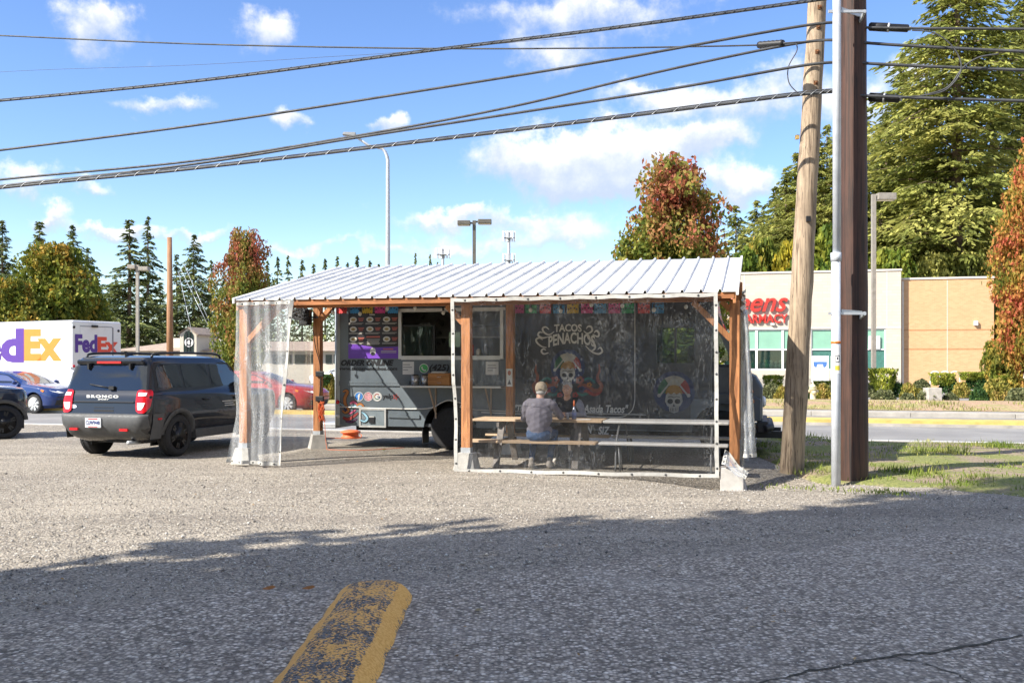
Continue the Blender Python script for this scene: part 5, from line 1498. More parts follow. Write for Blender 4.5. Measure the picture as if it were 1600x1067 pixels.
    part('range_hood', STEEL, e, lambda m: m.hexa([(w0 + .9, .9, 2.35), (w1, .9, 2.35), (w1, 1.55, 2.35), (w0 + .9, 1.55, 2.35)], [(w0 + 1.0, 1.1, 2.6), (w1, 1.1, 2.6), (w1, 1.55, 2.6), (w0 + 1.0, 1.55, 2.6)]))
    rnd = random.Random(9)
    for i in range(9):
        x = w0 + .5 + i * .14; h = rnd.uniform(.12, .26)
        part('condiment_jar', plain('jar%d' % (i % 3), ((.5, .05, .03), (.55, .5, .42), (.12, .12, .12))[i % 3], .4), e, lambda m: m.lathe([(.05, 0), (.05, h * .8), (.025, h * .9), (.025, h)], (x, .12 if i > 5 else 1.2, (wz0 + .0) if i > 5 else 1.552), 'z', 10))
    part('hanging_apron', M('apron_grey', (.2, .21, .225), .9, var=.15, scale=9, bump=.4), e, lambda m: m.add(*(lambda P: ([p for p in P], [(j * 9 + i, j * 9 + i + 1, (j + 1) * 9 + i + 1, (j + 1) * 9 + i) for j in range(9) for i in range(8)]))([(w0 + .3 + (i / 8 - .5) * (.2 + .28 * math.sin(min(1, j / 7) * 1.6)), .45 + .04 * math.sin(i * 1.9 + j * .4), wz1 - .18 - j * .083) for j in range(10) for i in range(9)]), True))
    for xa, xb in ((T(627, 0)[0] + .03, T(647, 0)[0]), (TX(759), TX(779))): part('paper_notice', plain('paper_white', (.7, .69, .66), .8), e, lambda m: m.box(xa, xb, -.008, -.002, T(635, 585)[1], T(635, 565)[1]))
    for x in (c0 - .1, c0 + .55): part('cab_seat', BLACKM, e, lambda m: (m.box(x - .05, x + .1, .5, 1.0, 1.0, 1.95), m.box(x, x + .5, .5, 1.0, .95, 1.1)), .05)
    part('cab_glass', CGLASS, e, lambda m: m.box(c0, c1, .02, .026, cz0, cz1)); part('window_bar', BLACKM, e, lambda m: m.box((c0 + c1) / 2 - .02, (c0 + c1) / 2 + .02, .01, .045, cz0, cz1))
    part('steering_wheel', BLACKM, e, lambda m: m.tube([(c1 - .02 + .08 * math.sin(t), .75 + .21 * math.cos(t), 1.72 + .2 * math.sin(t)) for t in lin(0, 6.2832, 18)], .016, 6))
    m = MB(); px_ = plain('print_grey', (.3, .3, .3), .8)
    for (xa, xb, ya) in ((630, 641, 569), (630, 644, 573), (630, 638, 577), (762, 775, 570), (762, 776, 574), (762, 770, 578)): decal(m, [T(xa, ya + 1.4), T(xb, ya + 1.4), T(xb, ya), T(xa, ya)], -.0105)
    m.build('notice_print', px_, e)
    part('green_notice', plain('notice_green', (.35, .5, .38), .7), e, lambda m: m.box(TX(700), TX(718), .055, .06, T(700, 542)[1], T(700, 519)[1]))
    # cab and bonnet
    zc = T(1166, 578)[1]; xh0, xh1 = xe, TX(1192); xf = TX(1206)
    part('cab_roof', SL, e, lambda m: m.prism([(xe, 2.5), (xe + .12, 2.45), (xe + .12, 2.38), (xe + .0, top), (xe - .02, top)], .0, dep))
    part('windshield', CGLASS, e, lambda m: m.prism([(xe + .10, 2.42), (xe + .13, 2.42), (xe + .43, 1.62), (xe + .40, 1.62)], .08, dep - .08))
    for y in (0, dep - .07): part('windshield_pillar', SL, e, lambda m: m.prism([(xe + .0, 2.44), (xe + .13, 2.44), (xe + .44, 1.60), (xe + .36, 1.60)], y, y + .07))
    part('quarter_glass', CGLASS, e, lambda m: m.prism([(xe + .02, 2.3), (xe + .10, 2.3), (xe + .33, 1.66), (xe + .02, 1.66)], .02, .03))
    hoodp = [(xe, .62), (xe, 1.60), (xe + .45, 1.60), (xh1 - .30, zc - .02), (xh1 - .1, zc - .12), (xh1, zc - .3), (xh1, .62), (fw + arch, .62)] 
    HD = M('bonnet_paint', (.07, .085, .105), .4, var=.1, coat=.2)
    part('bonnet', HD, e, lambda m: m.prism(hoodp[:7], .10, dep - .10), .05)
    part('front_fender', HD, e, lambda m: m.prism([(xe, hubz + arch * .9), (xe, 1.1), (xh1 - .25, 1.1), (xh1 - .03, 1.0), (xh1 - .03, .62), (fw + arch, .62)] + arc(fw)[7:-1][::-1], .0, .10), .02)
    for px, py, r in ((1173, 612, .045), (1173, 627, .06)):
        x, z = T(px, py); part('turn_signal', ORANGEL, e, lambda m: m.lathe([(r, .1), (r, .085), (r * .8, .065), (1e-4, .06)] if py == 612 else [(r, .0), (r, -.015), (r * .8, -.035), (1e-4, -.04)], (x, 0, z), 'y', 14))
    part('headlight', CLEARL, e, lambda m: m.lathe([(.1, xh1), (.1, xh1 + .02), (.07, xh1 + .05), (1e-4, xh1 + .06)], (0, .35, .95), 'x', 14))
    part('bumper', BLACKM, e, lambda m: (m.box(xh1 - .1, xf - .06, .02, dep - .02, .42, .62), m.tube([(xf - .12, .0, .5), (xf - .02, .1, .52), (xf - .02, dep - .1, .52)], .07, 8)), .02)
    # wheels
    for cx in (rw, fw):
        for yy, s_ in ((.13, 1), (dep - .13, -1)):
            wv = part('wheel', RUBBER, e, lambda m: m.lathe([(.25, -.11 * s_), (.33, -.125 * s_), (.385, -.1 * s_), (wr, -.06 * s_), (wr, .1 * s_), (.36, .12 * s_), (.25, .12 * s_)], (cx, yy, hubz), 'y', 32))
            part('rim', M('rim_dark', (.10, .10, .10), .6, .4, var=.2), wv, lambda m: (m.lathe([(.255, -.09 * s_), (.23, -.075 * s_), (.2, -.01 * s_), (.1, .0), (.1, -.05 * s_), (.05, -.06 * s_), (1e-4, -.06 * s_)], (cx, yy, hubz), 'y', 24)))
    part('mud_flap', BLACKM, e, lambda m: m.box(rw - arch - .05, rw - arch - .035, .05, .4, .1, .5))

    wrap = M('charcoal_side', (.042, .045, .053), .4, var=.12, scale=2)  # darker charcoal colour over the side, from past the serving window to the cab
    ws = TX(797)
    part('charcoal_panel', wrap, e, lambda m: (m.box(ws, c0, -.0025, -.0005, 1.0, 2.98), m.box(c1, xe - .01, -.0025, -.0005, 1.0, 2.98), m.box(c0, c1, -.0025, -.0005, 1.0, cz0), m.box(c0, c1, -.0025, -.0005, cz1, 2.98), m.box(ws, fw - arch - .02, -.0025, -.0005, bot + .02, 1.0)))
    # ---- print on the side -------------------------------------------------
    Y = -.004
    ink = plain('ink_black', (.012, .012, .014), .5); white = M('ink_white', (.66, .64, .6), .6, var=.1, scale=6)
    def put(txt, x0, x1, y0, y1, mat, **kw):
        xa, za = T(x0, y1); xb, zb = T(x1, y0); zt = T(x0, y0)[1]; zb2 = T(x1, y1)[1]
        return lettering(txt, mat, e, xa, xb, (za + zb2) / 2, (zb + zt) / 2, Y, depth=.003, **kw)
    put('ORDER ONLINE', 533, 615.5, 562, 571.5, ink, bold=.055, shear=.3, label='black slanted order lettering')
    put('www.tacospenachos.com', 528, 621, 573, 580, ink, bold=.03, shear=.15, label='black web address lettering')
    put('(425)', 671, 702, 569, 582, ink, bold=.03, shear=.2)
    put('TACOS', 866, 909, 507, 519, white, bold=.03, arch=.01, label='white sign lettering on the truck side')
    put('PENACHOS', 857, 930, 525, 543, white, bold=.03, arch=.07, label='white arched sign lettering on the truck side')
    put('"The', 805, 822, 632, 643, white, bold=.03, shear=.25)
    put('Asada Tacos"', 911, 982, 632, 645, white, bold=.03, shear=.25)
    put('WE', 776, 795, 663, 673, white, bold=.03, shear=.2); put('AN', 911, 925, 665, 677, white, bold=.03, shear=.2); put('SIZ', 935, 953, 666, 679, white, bold=.03, shear=.2)

    def pic(name, mat, fn, y=Y, label=None):
        m = MB(); fn(m, y); o = m.build(name, mat, e, fix=False)
        if label: o['label'] = label
        return o
    def path(pts, k=6): return [T(*p) for p in smooth_path(pts, k)]
    pk = lambda s_: s_ * 17.3 / FPX        # pixel size on the truck side
    def disc(px, py, r, n=20, ry=None):
        x, z = T(px, py); return ellipse(x, z, pk(r), pk(ry or r), n)
    # scrolls round the name
    def scrolls(m, y):
        for pts in ([(857, 551), (850, 553), (846, 549), (849, 545), (853, 547)], [(854, 543), (846, 541), (839, 535), (838, 530), (843, 528), (848, 531)], [(857, 526), (848, 528), (841, 524), (843, 519), (848, 520)], [(866, 518), (858, 523), (850, 519), (848, 513), (853, 511), (858, 515)],
                    [(912, 517), (918, 521), (925, 517), (924, 511), (919, 510), (916, 514)], [(926, 522), (934, 526), (936, 521), (932, 517), (928, 520)], [(915, 540), (924, 549), (935, 553), (941, 549), (938, 543), (934, 546)], [(918, 521), (919, 528), (927, 535), (930, 543), (925, 548), (919, 545)]):
            p = path(pts); n = len(p); ribbon(m, p, [pk(1.0 + 2.0 * math.sin(math.pi * i / (n - 1))) for i in range(n)], y)
    pic('scroll_ornament', white, scrolls)
    def pin(m, y):
        p = path([(992, 466), (992, 540), (992, 625)], 6) + path([(992, 625), (988, 640), (976, 650), (960, 652)], 5) + path([(960, 652), (900, 650), (752, 644)], 5)
        ribbon(m, p, pk(1.3), y)
    pic('pinstripe', white, pin)
    cols = {k: M('paint_' + k, c, .6, var=.15, scale=9) for k, c in dict(blue=(.022, .038, .11), green=(.025, .12, .06), cream=(.42, .38, .3), red=(.3, .04, .035), gold=(.36, .19, .04), rust=(.26, .075, .045), teal=(.035, .16, .14), bone=(.42, .40, .36), violet=(.11, .03, .1), orange=(.42, .16, .04), sky=(.28, .5, .62), pink=(.6, .12, .22)).items()}
    def mural(cx, cy, s_, low=True):
        q = lambda dx, dy: (cx + dx * s_, cy + dy * s_)
        pic('mural_halo', cols['blue'], lambda m, y: decal(m, disc(cx, cy, 27 * s_, 28), y))
        def fan(a0, a1, r, name, col, y):
            c = T(cx, cy); pic(name, cols[col], lambda m, yy: decal(m, [c] + ellipse(c[0], c[1], pk(r * s_), pk(r * s_), 12, R(a0), R(a1)), y))
        fan(125, 190, 21, 'mural_fan', 'green', -.006); fan(48, 125, 21, 'mural_fan', 'cream', -.006); fan(-10, 48, 21, 'mural_fan', 'red', -.006)
        c = T(*q(0, 3)); pic('mural_crown', cols['gold'], lambda m, y: decal(m, ellipse(c[0], c[1], pk(11 * s_), pk(12 * s_), 16, 0, math.pi), -.008))
        pic('mural_crossed_bone', cols['bone'], lambda m, y: [(ribbon(m, [T(*q(0, -19)), T(*q(sx * 19, 5))], pk(2.2 * s_), -.010 - .001 * (sx > 0)), decal(m, disc(*q(sx * 20, 5), 2.6 * s_, 8), -.0125), decal(m, disc(*q(0, -20), 2.4 * s_, 8), -.0135)) for sx in (-1, 1)])
        sk = [q(-11, 5), q(-8, 1), q(-4, 4), q(0, 1), q(4, 4), q(8, 1), q(11, 5), q(12, 13), q(9, 19), q(7, 20), q(6, 27), q(0, 29), q(-6, 27), q(-7, 20), q(-9, 19), q(-12, 13)]
        pic('mural_skull', cols['bone'], lambda m, y: decal(m, [T(*p) for p in sk], -.0105))
        pic('mural_skull_mark', ink, lambda m, y: (decal(m, disc(*q(-5, 13), 3.7 * s_, 12, 3.4 * s_), -.013), decal(m, disc(*q(5, 13), 3.7 * s_, 12, 3.4 * s_), -.013), decal(m, [T(*q(-1.6, 20)), T(*q(1.6, 20)), T(*q(0, 16))], -.013), [ribbon(m, [T(*q(k * 2.2, 22)), T(*q(k * 2.0, 27))], pk(.7 * s_), -.013) for k in (-2, -1, 0, 1, 2)], ribbon(m, [T(*q(-8, 7)), T(*q(-3, 6.5)), T(*q(0, 8)), T(*q(3, 6.5)), T(*q(8, 7))], pk(.9 * s_), -.013)))
        if not low: return
        for sx in (-1, 1):
            for pts, col, w in (([(16, 32), (24, 28), (34, 32), (42, 37), (50, 36), (53, 29), (48, 22), (47, 14), (50, 6), (49, -4)], 'rust', 6), ([(18, 36), (30, 38), (40, 43), (48, 42), (54, 36)], 'red', 5), ([(14, 40), (22, 44), (32, 41), (38, 36)], 'teal', 4), ([(24, 22), (32, 18), (40, 22), (43, 26)], 'teal', 4), ([(20, 30), (30, 33), (40, 40)], 'violet', 4), ([(14, 22), (20, 17), (28, 19)], 'violet', 3)):
                p = path([q(sx * a, b) for a, b in pts], 5); n = len(p)
                pic('mural_swirl', cols[col], lambda m, y: ribbon(m, p, [pk(s_ * w * (.25 + .75 * math.sin(math.pi * (.12 + .85 * i / (n - 1))))) for i in range(n)], -.006 - .0007 * w))
            for dx, dy, r, col in ((19, 21, 6.5, 'rust'), (22, 35, 5, 'blue'), (34, 28, 4, 'orange'), (12, 44, 4.5, 'red')):
                pic('mural_flower', cols[col], lambda m, y: [decal(m, disc(*q(sx * dx + r * .6 * math.cos(k * 1.256), dy + r * .6 * math.sin(k * 1.256)), r * .48 * s_, 8), -.0112 - .0004 * k) for k in range(5)])
                pic('mural_flower_eye', ink, lambda m, y: decal(m, disc(*q(sx * dx, dy), r * .3 * s_, 8), -.0145))
    mural(887, 573, 1.0); mural(1053, 612, 1.15, False)
    # corner ornament at the rear
    for pts, col, w in (([(536, 612), (541, 610), (543, 613), (539, 622), (540, 632), (545, 640), (540, 645), (535, 641)], 'orange', 5), ([(530, 629), (536, 633), (545, 637), (556, 634), (566, 634)], 'sky', 3.4), ([(536, 652), (544, 655), (553, 650), (560, 645)], 'red', 5), ([(540, 658), (550, 659), (558, 654)], 'violet', 3), ([(547, 630), (553, 628), (558, 631)], 'pink', 4), ([(557, 634), (563, 631), (569, 635)], 'orange', 4), ([(564, 656), (571, 658), (575, 653), (570, 646), (566, 644)], 'sky', 3.6), ([(545, 647), (552, 643), (556, 640)], 'pink', 3), ([(538, 634), (541, 641), (549, 644)], 'blue', 3)):
        p = path(pts, 5); n = len(p)
        pic('corner_swirl_outline', ink, lambda m, y: ribbon(m, p, [pk(1.6 + w * (.3 + .7 * math.sin(math.pi * (.1 + .85 * i / (n - 1))))) for i in range(n)], -.0045 - (.03 if pts[0][0] == 564 else 0)))
        pic('corner_swirl', cols[col], lambda m, y: ribbon(m, p, [pk(w * (.25 + .75 * math.sin(math.pi * (.1 + .85 * i / (n - 1))))) for i in range(n)], -.006 - .0004 * w - (.03 if pts[0][0] == 564 else 0)))
    # round media badges
    bl = plain('badge_blue', (.04, .2, .55), .5); 
    def badge(px, mat): pic('badge', mat, lambda m, y: decal(m, disc(px, 619.5, 6.6, 22), -.006)); pic('badge_ring', white, lambda m, y: ribbon(m, [T(px + 6.8 * math.cos(t), 619.5 + 6.8 * math.sin(t)) for t in lin(0, 6.2832, 24)], pk(.9), -.0072))
    badge(561, bl); put('f', 559.3, 563.2, 615, 625, white, bold=.04).location.y = -.006
    badge(575.5, M('badge_pink', (.6, .16, .2), .5, var=.35, scale=14))
    pic('badge_mark', white, lambda m, y: (ribbon(m, [T(x, z) for x, z in ((572, 616), (579, 616), (579, 623), (572, 623), (572, 615.6))], pk(1), -.009), ribbon(m, [T(575.5 + 1.8 * math.cos(t), 619.5 + 1.8 * math.sin(t)) for t in lin(0, 6.2832, 12)], pk(.8), -.009)))
    badge(589.5, plain('badge_pale', (.62, .64, .62), .5))
    for col, a0, a1 in (('red', 200, 320), ('gold', 150, 200), ('green', 60, 150), ('blue', 0, 60)):
        pic('badge_letter', cols[col], lambda m, y: ribbon(m, [T(589.5 + 4 * math.cos(R(t)), 619.5 + 4 * math.sin(R(t))) for t in lin(a0, a1, 8)] + ([T(589.5, 619.5)][:0]), pk(1.6), -.009))
    pic('badge_letter', cols['blue'], lambda m, y: ribbon(m, [T(589.8, 619.7), T(594, 619.7)], pk(1.5), -.0095))
    put('yelp', 598, 614, 615, 625, ink, bold=.01)
    pic('burst_mark', cols['red'], lambda m, y: [ribbon(m, [T(618.5 + 1.2 * math.cos(k * 1.256), 620 + 1.2 * math.sin(k * 1.256)), T(618.5 + 4.6 * math.cos(k * 1.256), 620 + 4.6 * math.sin(k * 1.256))], pk(2.3), y) for k in range(5)])
    pic('badge', plain('badge_green', (.08, .45, .12), .5), lambda m, y: decal(m, disc(662.5, 575.5, 7.2, 22), -.006))
    pic('badge_mark', white, lambda m, y: (ribbon(m, [T(662.5 + 6.9 * math.cos(t), 575.5 + 6.9 * math.sin(t)) for t in lin(0, 6.2832, 24)], pk(1.2), -.008), ribbon(m, path([(659.6, 572.6), (660, 576), (663, 578.6), (666, 578.4)], 4), pk(2.2), -.009)))
    # menu board
    mx0, mz0 = T(545, 560); mx1, mz1 = T(624, 488)
    mb = part('menu_board', plain('menu_black', (.02, .016, .018), .35), e, lambda m: m.box(mx0, mx1, -.022, -.002, mz0, mz1))
    W_, H_ = mx1 - mx0, mz1 - mz0
    def mp(u, v): return (mx0 + W_ * u, mz1 - H_ * v)
    purple = plain('menu_purple', (.16, .05, .42), .4); tan = plain('menu_text', (.5, .47, .42), .5); redt = plain('menu_red', (.6, .14, .1), .5)
    part('menu_band', purple, mb, lambda m: decal(m, [mp(.0, 1), mp(1, 1), mp(1, .74), mp(.55, .76), mp(.2, .70), mp(0, .66)], -.0235))
    plate = plain('menu_plate', (.66, .65, .6), .5); food = M('menu_food', (.4, .3, .12), .6, var=.4, scale=60)
    for (cu, cv) in ((.10, .15), (.43, .15), (.76, .15), (.10, .36), (.43, .36), (.76, .36), (.10, .58), (.76, .58)):
        x, z = mp(cu, cv)
        part('menu_picture', plate, mb, lambda m: decal(m, ellipse(x, z, .075, .052, 14), -.0245)); part('menu_dish', food, mb, lambda m: decal(m, ellipse(x, z, .045, .028, 10), -.0255))
        def lines(m):
            for k in range(3): decal(m, [mp(cu + .10 + .008 * k, cv - .035 + k * .027), mp(cu + .215 - .012 * k, cv - .035 + k * .027), mp(cu + .215 - .012 * k, cv - .022 + k * .027), mp(cu + .10 + .008 * k, cv - .022 + k * .027)], -.0245)
        part('menu_item_name', redt, mb, lines)
        part('menu_item_text', tan, mb, lambda m: [decal(m, [mp(cu - .09, cv + .075 + k * .02), mp(cu + .2 - .03 * k, cv + .075 + k * .02), mp(cu + .2 - .03 * k, cv + .084 + k * .02), mp(cu - .09, cv + .084 + k * .02)], -.0245) for k in range(2)])
    part('menu_item_text', tan, mb, lambda m: [decal(m, [mp(.37 + .01 * (k % 2), .58 + k * .026), mp(.63 - .012 * (k % 3), .58 + k * .026), mp(.63 - .012 * (k % 3), .591 + k * .026), mp(.37 + .01 * (k % 2), .591 + k * .026)], -.0245) for k in range(5)] + [decal(m, [mp(.65, .835 + k * .03), mp(.95, .835 + k * .03), mp(.95, .848 + k * .03), mp(.65, .848 + k * .03)], -.0245) for k in range(2)] + [decal(m, [mp(.42, .03), mp(.53, .03), mp(.53, .06), mp(.42, .06)], -.0245)])
    part('menu_item_name', redt, mb, lambda m: decal(m, [mp(.36, .515), mp(.63, .515), mp(.63, .545), mp(.36, .545)], -.0245)); part('menu_item_name', redt, mb, lambda m: decal(m, [mp(.69, .785), mp(.89, .785), mp(.89, .81), mp(.69, .81)], -.0245))
    part('menu_emblem', plate, mb, lambda m: decal(m, ellipse(*mp(.49, .85), .06, .075, 14), -.0245)); part('menu_emblem_mark', ink, mb, lambda m: decal(m, ellipse(*mp(.49, .9), .045, .035, 10), -.0255))
    return kz, k0


KZ, KX = food_truck()


# ------------------------------------------------------------------ things at the counter and hung about the shelter
def odds():
    def on_truck(x, y, z): return W(TA0 + x, TB + y, z)
    steel = M('brushed_steel', (.5, .5, .5), .3, .7, var=.1)
    for px, lab in ((656, 'left of two steel cups on the serving counter'), (671, 'right of two steel cups on the serving counter, beside the wooden box')):
        t = empty('steel_cup', on_truck(T(px, 600)[0], -.24, KZ + .006), YAW, lab, 'cup', 'cups on the serving counter')
        part('body', steel, t, lambda m: m.lathe([(.07, 0), (.075, .19), (.068, .19), (.062, .01), (1e-4, .01)], n=18))
        part('napkins', BLACKM, t, lambda m: m.lathe([(.06, .02), (.06, .205), (1e-4, .205)], n=12))
    bx = T(692, 600)[0]; wd = wood_mat('box_wood', (.42, .2, .07), (.3, .13, .04), (2, 12, 12), .2)
    t = empty('wooden_box', on_truck(bx, -.26, KZ + .006), YAW, 'varnished wooden two drawer box on the serving counter', 'box')
    part('case', wd, t, lambda m: m.box(-.17, .26, -.1, .12, 0, .23), .005)
    for k in range(2):
        d = part('drawer', wd, t, lambda m: m.box(-.155, .245, -.112, -.101, .015 + k * .105, .11 + k * .105)); part('handle', CHROME, d, lambda m: m.tube([(.02, -.112, .07 + k * .105), (.03, -.13, .055 + k * .105), (.09, -.13, .055 + k * .105), (.1, -.112, .07 + k * .105)], .004, 6))
    part('napkin_stack', plain('napkin', (.62, .6, .55), .9), t, lambda m: (m.box(-.12, .15, -.08, .08, .232, .25), m.box(-.1, .17, -.07, .09, .251, .262)))
    # bunting of cut paper flags along the front of the truck
    cmap = {'r': (.62, .06, .06), 'b': (.06, .28, .55), 'y': (.62, .42, .05), 'p': (.62, .07, .26), 'g': (.05, .38, .16)}
    hang = 2.86
    e = empty('paper_bunting', W(TA0, TB - .16, 0), YAW, 'string of bright cut paper flags hung along the truck top', 'bunting')
    def bx_(px): return FP(px, 475, TB - .16)[0] - TA0
    flags = [(534, 'r'), (555, 'b'), (574, 'y'), (594, 'p'), (614, 'b')] + [(810, 'p'), (830, 'g'), (852, 'r'), (873, 'b'), (895, 'y'), (917, 'p'), (938, 'b'), (960, 'p'), (981, 'g'), (1006, 'r'), (1028, 'b')]
    zt = lambda px: FP(px, 468, TB - .16)[1]; zb = lambda px: FP(px, 490, TB - .16)[1]
    part('string', BLACKM, e, lambda m: m.tube([(bx_(px), 0, zt(px) + .005) for px in range(520, 1060, 20)], .004, 4))
    rnd = random.Random(12)
    for px, c in flags:
        x = bx_(px); w = .105; t_, b_ = zt(px), zb(px)
        pm = M('paper_' + c, cmap[c], .8, var=.2, scale=40)
        pts = [(x - w, t_), (x - w, b_ + .03)]
        for k in range(5):
            xa = x - w + (2 * w) * (k + .5) / 5; pts += [(xa - .015, b_ + .006), (xa, b_), (xa + .015, b_ + .006)]
            if k < 4: pts.append((xa + w / 5, b_ + .022))
        pts += [(x + w, b_ + .03), (x + w, t_)]
        f = part('flag', pm, e, lambda m: decal(m, pts, rnd.uniform(-.01, .01)))
        part('cut_out', plain('cut_dark', (.03, .03, .05), .8), f, lambda m: [decal(m, ellipse(x + dx * w, t_ - (t_ - b_) * dz, .016, .014, 8), -.014) for dx, dz in ((-.55, .3), (0, .38), (.55, .3), (-.3, .62), (.3, .62), (-.7, .7), (.7, .7))])
    # string lights
    s_ = empty('string_light', W(0, 2.2, 0), YAW, 'string of clear bulbs sagging under the shelter roof', 'string light')
    bg = plain('bulb_glass', (.75, .74, .68), .08)
    pts = [(a, 0, 2.78 - .16 * abs(math.sin((a - AL) * 1.7))) for a in lin(AL + .2, AR - .2, 70)]
    part('cable', BLACKM, s_, lambda m: m.tube(pts, .006, 5))
    for i in range(3, 69, 5):
        p = pts[i]; b = part('bulb', bg, s_, lambda m: m.sphere((p[0], p[1], p[2] - .10), .035, 10, 7, (1, 1, 1.15))); part('socket', BLACKM, b, lambda m: m.lathe([(.02, -.065), (.02, -.005)], p, 'z', 8))
    # kit hung on the rear post by the truck
    x, z = FP(478, 496, BD - .15)
    t = empty('loudspeaker', W(x, BD - .17, z), YAW, 'small black loudspeaker on the rear post beside the truck', 'loudspeaker')
    part('cabinet', BLACKM, t, lambda m: m.box(-.1, .1, -.09, .09, -.15, .15), .02); part('grille', M('grille', (.04, .04, .042), .8, bump=.5, bscale=200), t, lambda m: m.box(-.085, .085, -.097, -.0905, -.13, .13))
    part('bracket', BLACKM, t, lambda m: m.bar((.08, 0, 0), (.24, .05, .0), .03, .03))
    x, z = FP(470, 490, BD - .4); t = empty('coiled_lights', W(x, BD - .45, z), YAW, 'bunch of coiled black light string under the roof by the loudspeaker', 'string light')
    rn = random.Random(4)
    part('coil', BLACKM, t, lambda m: [m.tube(smooth_path([(rn.uniform(-.17, .17), rn.uniform(-.05, .05), rn.uniform(-.12, .14)) for _ in range(5)], 4), .016, 5) for _ in range(11)])
    part('bulb', bg, t, lambda m: m.sphere((-.05, 0, -.27), .03, 8, 6)); part('cable', BLACKM, t, lambda m: m.tube([(-.05, 0, -.05), (-.05, 0, -.25)], .008, 5))
    t = empty('orange_rope', W(AL + .1, BD - .12, 0), YAW, 'tangle of orange cord tied round the rear post', 'rope')
    orc = M('orange_cord', (.7, .14, .04), .6, var=.1)
    zc = FP(500, 640, BD)[1]
    part('tangle', orc, t, lambda m: [m.tube(smooth_path([(rn.uniform(-.04, .11), rn.uniform(-.06, .04), zc + rn.uniform(-.22, .18)) for _ in range(6)], 4), .006, 5) for _ in range(9)])
    part('tail', orc, t, lambda m: m.tube(smooth_path([(.06, 0, zc - .2), (.1, -.02, .5), (.18, -.1, .05), (.3, -.15, .012), (.9, -.1, .012), (1.5, .5, .02)], 6), .006, 5))
    t = empty('post_cable', W(AL + .1, BD - .1, 0), YAW, 'black cable and clamps running down the rear post', 'cable')
    part('cable', BLACKM, t, lambda m: m.tube(smooth_path([(-.14, -.02, 2.2), (-.1, 0, 1.9), (-.02, .01, 1.6), (.0, .0, 1.2), (-.03, 0, .9), (.02, 0, .4)], 5), .009, 5))
    for z_ in (1.42, .95): part('clamp', BLACKM, t, lambda m: m.box(-.1, .06, -.02, .03, z_ - .05, z_ + .05), .01)
    # orange cable reel under the truck
    q = GP(548, 684); t = empty('cable_reel', (q.x, q.y, 0), YAW, 'orange plastic cable reel lying under the truck rear', 'cable reel')
    part('drum', orc, t, lambda m: m.lathe([(.2, 0), (.21, .02), (.17, .04), (.17, .1), (.22, .12), (.22, .14), (.14, .17), (.05, .18), (1e-4, .18)], n=28))
    part('cord', orc, t, lambda m: m.tube(smooth_path([(.2, 0, .1), (.3, -.1, .06), (.26, -.2, .012), (0, -.28, .01), (-.7, -.1, .01)], 6), .008, 6))


odds()

# ------------------------------------------------------------------ vehicles
class Loft:
    """body made of stacked rounded-rectangle rings (z, rear x, front x, half width, rear radius, front radius)"""
    def __init__(s, rings, bow=.05):
        s.r = rings; s.bow = bow; s.xa = min(r[1] for r in rings); s.xb = max(r[2] for r in rings)
    def at(s, z):
        r = s.r
        if z <= r[0][0]: return r[0]
        for a, b in zip(r, r[1:]):
            if a[0] <= z <= b[0]:
                f = (z - a[0]) / max(1e-6, b[0] - a[0]); return tuple(p + (q - p) * f for p, q in zip(a, b))
        return r[-1]
    def k(s, x): return 1 - s.bow * abs(2 * (x - (s.xa + s.xb) / 2) / (s.xb - s.xa)) ** 3.2
    def side(s, x, z, out=.004):
        return s.at(z)[3] * s.k(x) + out
    def rear(s, y, z, out=.004):
        _, xr, xf, hw, rr, rf = s.at(z); q = abs(y) - (hw - rr)
        return xr - out + (rr - math.sqrt(max(0, rr * rr - q * q)) if q > 0 else 0)
    def front(s, y, z, out=.004):
        _, xr, xf, hw, rr, rf = s.at(z); q = abs(y) - (hw - rf)
        return xf + out - (rf - math.sqrt(max(0, rf * rf - q * q)) if q > 0 else 0)
    def mesh(s):
        vs = []; n = None
        for (z, xr, xf, hw, rr, rf) in s.r:
            p = [(x, -hw) for x in lin(xr + rr, xf - rf, 14)]
            p += [(xf - rf + rf * math.sin(t), -hw + rf - rf * math.cos(t)) for t in lin(.2, 1.37, 6)]
            p += [(xf, y) for y in lin(-hw + rf, hw - rf, 5)]
            p += [(xf - rf + rf * math.cos(t), hw - rf + rf * math.sin(t)) for t in lin(.2, 1.37, 6)]
            p += [(x, hw) for x in lin(xf - rf, xr + rr, 14)]
            p += [(xr + rr - rr * math.sin(t), hw - rr + rr * math.cos(t)) for t in lin(.2, 1.37, 6)]
            p += [(xr, y) for y in lin(hw - rr, -hw + rr, 5)]
            p += [(xr + rr - rr * math.cos(t), -hw + rr - rr * math.sin(t)) for t in lin(.2, 1.37, 6)]
            n = len(p); vs += [(x, y * s.k(x), z) for x, y in p]
        m = MB(); k = len(s.r)
        m.add(vs, [(j * n + i, j * n + (i + 1) % n, (j + 1) * n + (i + 1) % n, (j + 1) * n + i) for j in range(k - 1) for i in range(n)] + [tuple(range(n))[::-1], tuple((k - 1) * n + i for i in range(n))], True)
        return m


def cut_wheels(o, wheels, r, hw):
    c = MB()
    for x in wheels:
        for s_ in (-1, 1): c.lathe([(r, s_ * (hw - .30)), (r, s_ * (hw + .3))], (x, 0, .37), 'y', 32)
    co = c.build('cutter', None)
    b = o.modifiers.new('arches', 'BOOLEAN'); b.object = co; b.operation = 'DIFFERENCE'; b.solver = 'EXACT'
    bpy.context.view_layer.update()
    me = bpy.data.meshes.new_from_object(o.evaluated_get(bpy.context.evaluated_depsgraph_get()))
    o.modifiers.clear(); o.data = me
    bpy.data.objects.remove(co)
    me.set_sharp_from_angle(angle=R(32)) if hasattr(me, 'set_sharp_from_angle') else None


